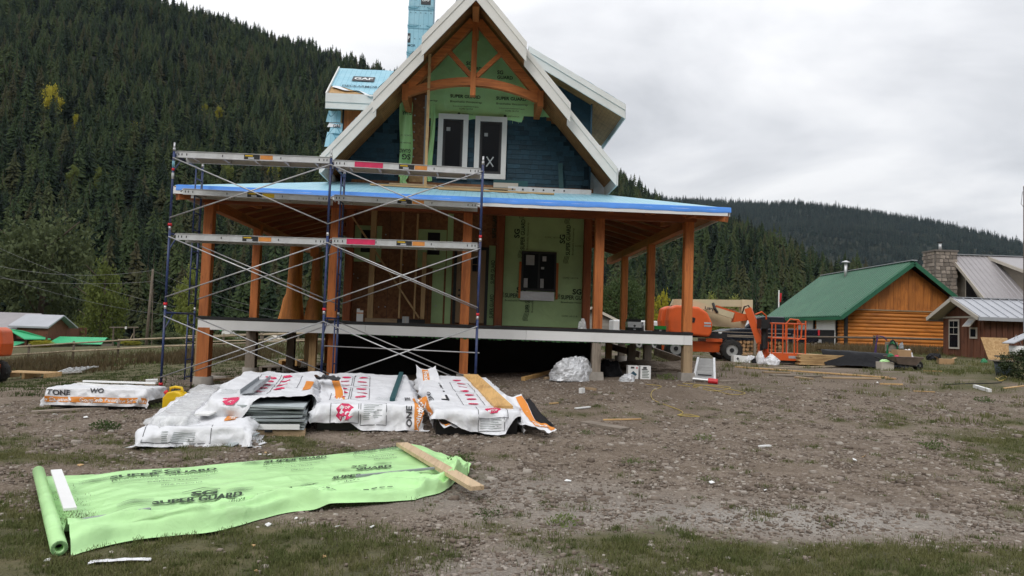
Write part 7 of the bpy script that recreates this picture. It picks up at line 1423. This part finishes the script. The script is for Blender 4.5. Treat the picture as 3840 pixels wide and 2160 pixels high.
# under and around the deck
rag('foil_tarp', 'silver foil tarp bundled over a pile beside the porch pier', 2140, 1425, 17.2, 1.15, .9, .55, 'foil', 4, 'tarp', True); rag('black_bag', 'black plastic bag under the deck behind the pier', 2285, 1415, 18.2, .7, .6, .45, 'tarp', 8, 'bag', True); rag('foil_bag', 'small silver bag lying in front of the white canisters', 2352, 1428, 16.9, .40, .3, .17, 'foil', 12, 'bag', True)
for px, lb, w_ in ((2371, 'white canister box with a dark diamond label under the deck', .24), (2417, 'white canister box with fine print under the deck', .24)):
    o = pbox('canister_box', lb, px, 1408, 17.6, w_, .24, .31, 'white', 0.02); bxp(o, 'label_print', 'printgrey', -.06, .02, -.128, -.124, .245, .285)
    if px < 2400: MB().prism([(-.085, .11), (0, .185), (.085, .11), (0, .035)], 1, -.132, -.127).build('diamond_label', 'printnavy', o); bxp(o, 'mark', 'red', .07, .095, -.128, -.124, .24, .28)
    else: 
        for k in range(5): bxp(o, 'label_print', 'printfaint', -.08, .08 - .03 * (k % 2), -.128, -.124, .04 + k * .035, .055 + k * .035)
        bxp(o, 'label_print', 'printgrey', -.09, .04, -.129, -.124, .215, .235)
lie('timber_offcut', 'orange-brown beam lying under the deck left of the foil tarp', 'board', 'plankgold', (1962, 1428), (2075, 1400), .10, .08); lie('timber_offcut', 'short brown board beside the foil tarp', 'board', 'boardwood0', (2040, 1424), (2085, 1420), .09, .05)
lie('plywood_ramp', 'sheet of plywood propped on dirt behind the right piers', 'board', 'boardwood0', at(2450, 1370, 22.5)[:], at(2560, 1378, 21.8)[:], .8, .03); lie('ramp_board', 'long board sloping down behind the corner pier', 'board', 'greywood0', at(2455, 1318, 23.5)[:], at(2568, 1358, 22)[:], .05, .22); lie('ramp_board', 'second sloping board behind the right piers', 'board', 'greywood0', at(2290, 1300, 24)[:], at(2400, 1330, 23)[:], .05, .2)
rag('dirt_heap', 'heap of dirt and splinters behind the right piers', 2480, 1400, 20.5, 3.2, 1.8, .30, 'ground', 15, 'heap')
for k, (a, c, w_, m, lb) in enumerate((((880, 1420), (1120, 1406), .2, 'greywood0', 'dark plank on top of the board pile under the left porch'), ((860, 1432), (1060, 1436), .16, 'boardwood0', 'long board at the bottom of the pile under the left porch'), ((930, 1412), (1140, 1428), .14, 'boardwood0', 'slanting board in the pile under the left porch'), ((1010, 1400), (1200, 1390), .2, 'greywood0', 'weathered board behind the pile under the left porch'), ((790, 1438), (960, 1424), .1, 'boardwood0', 'thin strip by the concrete pier under the left porch'), ((1080, 1405), (1230, 1385), .16, 'greywood0', 'plank leaning toward the foundation under the porch'))): lie('loose_board', lb, 'board', m, a, c, w_, .05, .03 + .04 * (k % 3))
pp = gp(812, 1424); o = MB().tube([(-.26, 0, .05), (.26, -.03, .05)], .05, 14).build('grey_pipe', 'concrete', None, True); o.location = pp; tag(o, 'short grey tube lying by the left concrete pier', 'pipe')
def pallet(label, px, py, y, w_, h_, mat, n=4):
    p = at(px, py, y); o = thing('pallet', label, 'pallet', (p.x, y, g1(p.x, y)))
    for q in range(n): MB().box(-w_ / 2, w_ / 2, -.5 + q * .27, -.30 + q * .27, h_ - .025, h_).build('deck_slat', mat, o)
    for x in (-w_ / 2 + .05, 0, w_ / 2 - .05): MB().box(x - .05, x + .05, -.5, .5, .0, h_ - .027).build('bearer', mat, o)
pallet('weathered pallet under the left porch', 1030, 1395, 22, .62, .16, 'greywood0'); pallet('orange-stained pallet behind the weathered one', 1095, 1375, 25, .6, .24, 'plankgold')
pallet('broad wooden platform at the left edge of the yard', 118, 1412, 29, 1.75, .24, 'lumber0')
wf = thing('window_frames', 'white aluminium frames lying flat left of the scaffold', 'frames', (at(270, 1394, 30).x, 30, g1(at(270, 1394, 30).x, 30)), R(12))
for q in range(5): part(wf, 'frame_bar', 'alu', MB().beam((-.5 + q * .22, -.45, .05 + .03 * q), (-.25 + q * .22, .6, .22 + .02 * q), .06, .05))
for z in (0, 1): part(wf, 'frame_bar', 'alu', MB().beam((-.55 + .3 * z, -.45 + z, .05 + .15 * z), (.5 + .3 * z, -.45 + z, .15 + .15 * z), .06, .05))
# tools on the deck
def ondeck(px, v):
    d = ray(px, 1235); n_ = HV; t_ = (v - (EYE - HO).dot(n_)) / d.dot(n_); q = EYE + d * t_; return Vector((q.x, q.y, 1.602))
tb = thing('tool_box', 'black and white tool case standing on the deck at right', 'tool case', ondeck(2375, 3.0), HTH); bxp(tb, 'base', 'black', -.19, .19, -.15, .15, 0, .085); bxp(tb, 'drawer', 'white', -.185, .185, -.155, .15, .087, .16); bxp(tb, 'upper_case', 'white', -.19, .19, -.15, .15, .162, .235); bxp(tb, 'lid', 'black', -.175, .175, -.14, .14, .237, .31); part(tb, 'handle', 'black', MB().tube([(-.1, 0, .31), (-.08, 0, .34), (.08, 0, .34), (.1, 0, .31)], .014, 6)); MB().prism([(-.04, .13), (0, .16), (.04, .13), (0, .09)], 1, -.160, -.156).build('diamond_mark', 'black', tb); bxp(tb, 'latch', 'sticker', -.03, .03, -.16, -.151, .02, .05)
gbx = thing('tool_box', 'green tool case standing on the deck at right', 'tool case', ondeck(2472, 4.2), HTH); bxp(gbx, 'base', 'black', -.17, .17, -.13, .13, 0, .06); bxp(gbx, 'case', 'greenbox', -.17, .17, -.135, .13, .062, .16); bxp(gbx, 'side_panel', 'sticker', -.30, -.172, -.12, .12, .02, .17); part(gbx, 'antenna', 'white', MB().tube([(-.22, 0, .17), (-.21, 0, .42)], .012, 6)); bxp(gbx, 'latch', 'sticker', -.03, .03, -.137, -.131, .01, .05)
part_ = thing('steel_flask', 'small grey flask beside the black and white tool case', 'flask', ondeck(2409, 2.9)); part(part_, 'body', 'steel', MB().tube([(0, 0, 0), (0, 0, .17), (0, 0, .2)], [.045, .045, .03], 12), True); part(part_, 'cap', 'black', MB().tube([(0, 0, .2), (0, 0, .23)], .03, 10))
p = ondeck(2182, 1.0); rag('plastic_bag', 'clear plastic bag slumped on the deck by the right post', 2182, 1230, p.y, .26, .22, .26, 'plastic', 22, 'bag', True, 1.602)
p = ondeck(1347, 1.2); cx = thing('paper_carton', 'white and orange carton standing on the deck behind the scaffold', 'carton', p, HTH + .2); bxp(cx, 'box', 'white', -.075, .075, -.06, .06, 0, .27); bxp(cx, 'print_band', 'printorange', -.0765, .0765, -.062, .062, .19, .215); bxp(cx, 'flap', 'white', -.074, -.01, -.06, .06, .271, .31)
p = ondeck(1520, 1.6); pbx = thing('paper_carton', 'small pale carton on the deck inside the stud frame', 'carton', p, HTH); bxp(pbx, 'box', 'sticker', -.08, .08, -.06, .06, 0, .16); bxp(pbx, 'tape', 'trim2', -.012, .012, -.0615, .0615, 0, .1615)
# right-hand corner: hose stand, wheelbarrow, cartons, bins, plywood
hs = thing('hose_stand', 'green garden hose draped over a wooden post with a board', 'hose', (at(3340, 1340, 27).x, 27, g1(at(3340, 1340, 27).x, 27)))
bxp(hs, 'post', 'lumber2', -.08, .08, -.04, .04, 0, .85); bxp(hs, 'board', 'greywood0', -.23, .23, -.06, -.042, .55, .88)
for s, m in ((-1, 'hose'), (1, 'hose')):
    for q in range(3): part(hs, 'hose_loop', m, MB().tube([(0, -.10, .92 - q * .03), (s * (.15 + .02 * q), -.12, .75), (s * (.22 - .03 * q), -.12, .45), (s * (.20 - .02 * q), -.12, .12), (s * (.1), -.14, .02 + .02 * q)], .024, 7), True)
part(hs, 'hose_hook', 'black', MB().tube([(-.16, -.13, .72), (-.06, -.13, .92), (0, -.13, .96), (.06, -.13, .92), (.16, -.13, .72)], .025, 7))
wbw = thing('wheelbarrow', 'rusty-grey wheelbarrow heaped with rubbish near the hose', 'wheelbarrow', (at(3388, 1395, 25).x, 25, g1(at(3388, 1395, 25).x, 25)), R(4))
MB().add([(-.33, -.22, .22), (.30, -.22, .18), (.30, .22, .18), (-.33, .22, .22), (-.50, -.36, .46), (.48, -.36, .46), (.48, .36, .46), (-.50, .36, .46)], [(0, 1, 2, 3), (0, 4, 5, 1), (1, 5, 6, 2), (2, 6, 7, 3), (3, 7, 4, 0)]).build('tray', 'rustpan' if 'rustpan' in MATS else 'plumb', wbw, solid=.012)
for y in (-.2, .2): part(wbw, 'handle', 'black', MB().tube([(.55, y * .3, .12), (-.3, y, .2), (-.85, y * 1.3, .42)], .02, 7)); part(wbw, 'leg', 'black', MB().tube([(-.25, y, .2), (-.3, y, 0), (-.12, y, .0), (-.05, y, .2)], .016, 6))
wheel(wbw, .5, 0, .17, .17, .09)
cbx = thing('cardboard_box', 'open tan carton sitting in the wheelbarrow', 'box', (wbw.location.x - .05, 25.05, wbw.location.z + .46), R(5)); bxp(cbx, 'box', 'cardboard', -.24, .24, -.18, .18, -.06, .22)
rag('trash_bag', 'white rubbish bag bulging behind the open carton', 3402, 1365, 25.25, .42, .36, .30, 'whitewrap', 25, 'bag', True, wbw.location.z + .44); rag('paint_pail', 'grey-topped pail on the heap above the wheelbarrow', 3380, 1330, 25.5, .17, .17, .22, 'plumb', 28, 'pail', True, wbw.location.z + .72)
rag('green_rag', 'green netting spilling over the wheelbarrow rim', 3340, 1362, 24.9, .3, .2, .12, 'hose', 31, 'netting', False, wbw.location.z + .44); rag('red_packet', 'pinkish packet lying in the wheelbarrow', 3362, 1362, 24.8, .2, .16, .1, 'pinktag', 33, 'packet', False, wbw.location.z + .42)
o = pbox('cardboard_box', 'grey-brown carton left of the wheelbarrow', 3318, 1398, 25, .42, .36, .28, 'trim2', .05); rag('green_scraps', 'lime and white scraps piled in the grey-brown carton', 3318, 1372, 25, .38, .3, .1, 'greenwrap', 36, 'scraps', False, o.location.z + .28)
rag('black_bag', 'black rubbish bag in the grass before the brown cabin', 3503, 1352, 31, .75, .6, .3, 'tarp', 41, 'bag', True); pbox('cardboard_box', 'squashed tan carton in the grass by the black bag', 3545, 1366, 28.5, .5, .4, .2, 'cardboard', -.3, 'box', True); rag('blue_tarp', 'blue and white tarp lying behind the lumber stack', 3215, 1335, 31, .45, .4, .16, 'bluestrip', 43, 'tarp')
part_ = thing('bicycle_frame', 'purple frame leaning on the fence behind the tarp', 'frame', (at(3283, 1340, 33).x, 33, g1(at(3283, 1340, 33).x, 33))); part(part_, 'tube', 'purple', MB().tube([(0, 0, 0), (.03, 0, .5), (.05, 0, .95), (.35, 0, .9), (.5, 0, .75)], .03, 7)); part(part_, 'tube', 'purple', MB().tube([(-.05, 0, 0), (.0, 0, .45), (.1, 0, .9)], .03, 7))
py_ = thing('plywood_sheet', 'sheet of raw plywood leaning against the brown cabin', 'plywood', (at(3770, 1330, 31).x, 31.6, g1(at(3770, 1330, 31).x, 31.6))); MB().hexa([(-.5, -.32, 0), (.5, -.32, 0), (.5, -.29, 0), (-.5, -.29, 0), (-.58, .1, .95), (.55, .1, .95), (.55, .13, .95), (-.58, .13, .95)]).build('panel', 'osblight', py_)
dx = at(3762, 1412, 20.5); dbn = thing('storage_bin', 'grey-blue plastic bin with a lid at the right edge', 'bin', (dx.x, 20.5, g1(dx.x, 20.5))); MB().tube([(0, 0, 0), (0, 0, .36)], [.17, .22], 16).build('bin', 'greybin', dbn, True); MB().tube([(0, 0, .36), (0, 0, .39)], .235, 16).build('rim', 'greybin', dbn); part(dbn, 'lid', 'greywood0', MB().box(-.28, .3, -.25, .25, .392, .42))
lie('loose_board', 'short boards piled beside the grey bin', 'board', 'greywood0', at(3740, 1335, 24)[:], at(3830, 1345, 24)[:], .3, .05); rag('green_rag', 'green cloth on the boards by the plywood', 3690, 1330, 29.5, .3, .3, .16, 'hose', 47, 'cloth')
leafy('shrub', 'dark twiggy shrub at the right edge beside the bin', 'shrub', 3815, 1318, 19.5, 60, 'leafdark', 'loose', 0.0)
crd('extension_cord', 'loop of yellow cord by the grey bin', [(3735, 1420), (3752, 1430), (3775, 1418), (3762, 1412), (3740, 1424)], 'cord', .015); crd('black_cable', 'thin black cable lying across the dirt at right', [(3540, 1445), (3620, 1443), (3700, 1441), (3755, 1438)], 'black', .012, 'cable')
# ================================================================== AIR
hz = MB().box(-2400, 2400, -900, 2750, -60, 760).build('haze', None); hz['kind'] = 'stuff'; hz['label'] = 'thin grey haze hanging in the valley air'; hz['category'] = 'haze'
hm = bpy.data.materials.new('haze'); hm.use_nodes = True; hn = hm.node_tree.nodes; hn.remove(hn['Principled BSDF']); pv = hn.new('ShaderNodeVolumePrincipled'); pv.inputs['Color'].default_value = (0.62, 0.80, 1.0, 1); pv.inputs['Density'].default_value = 0.000028; hm.node_tree.links.new(pv.outputs[0], hn['Material Output'].inputs['Volume']); hz.data.materials.append(hm)
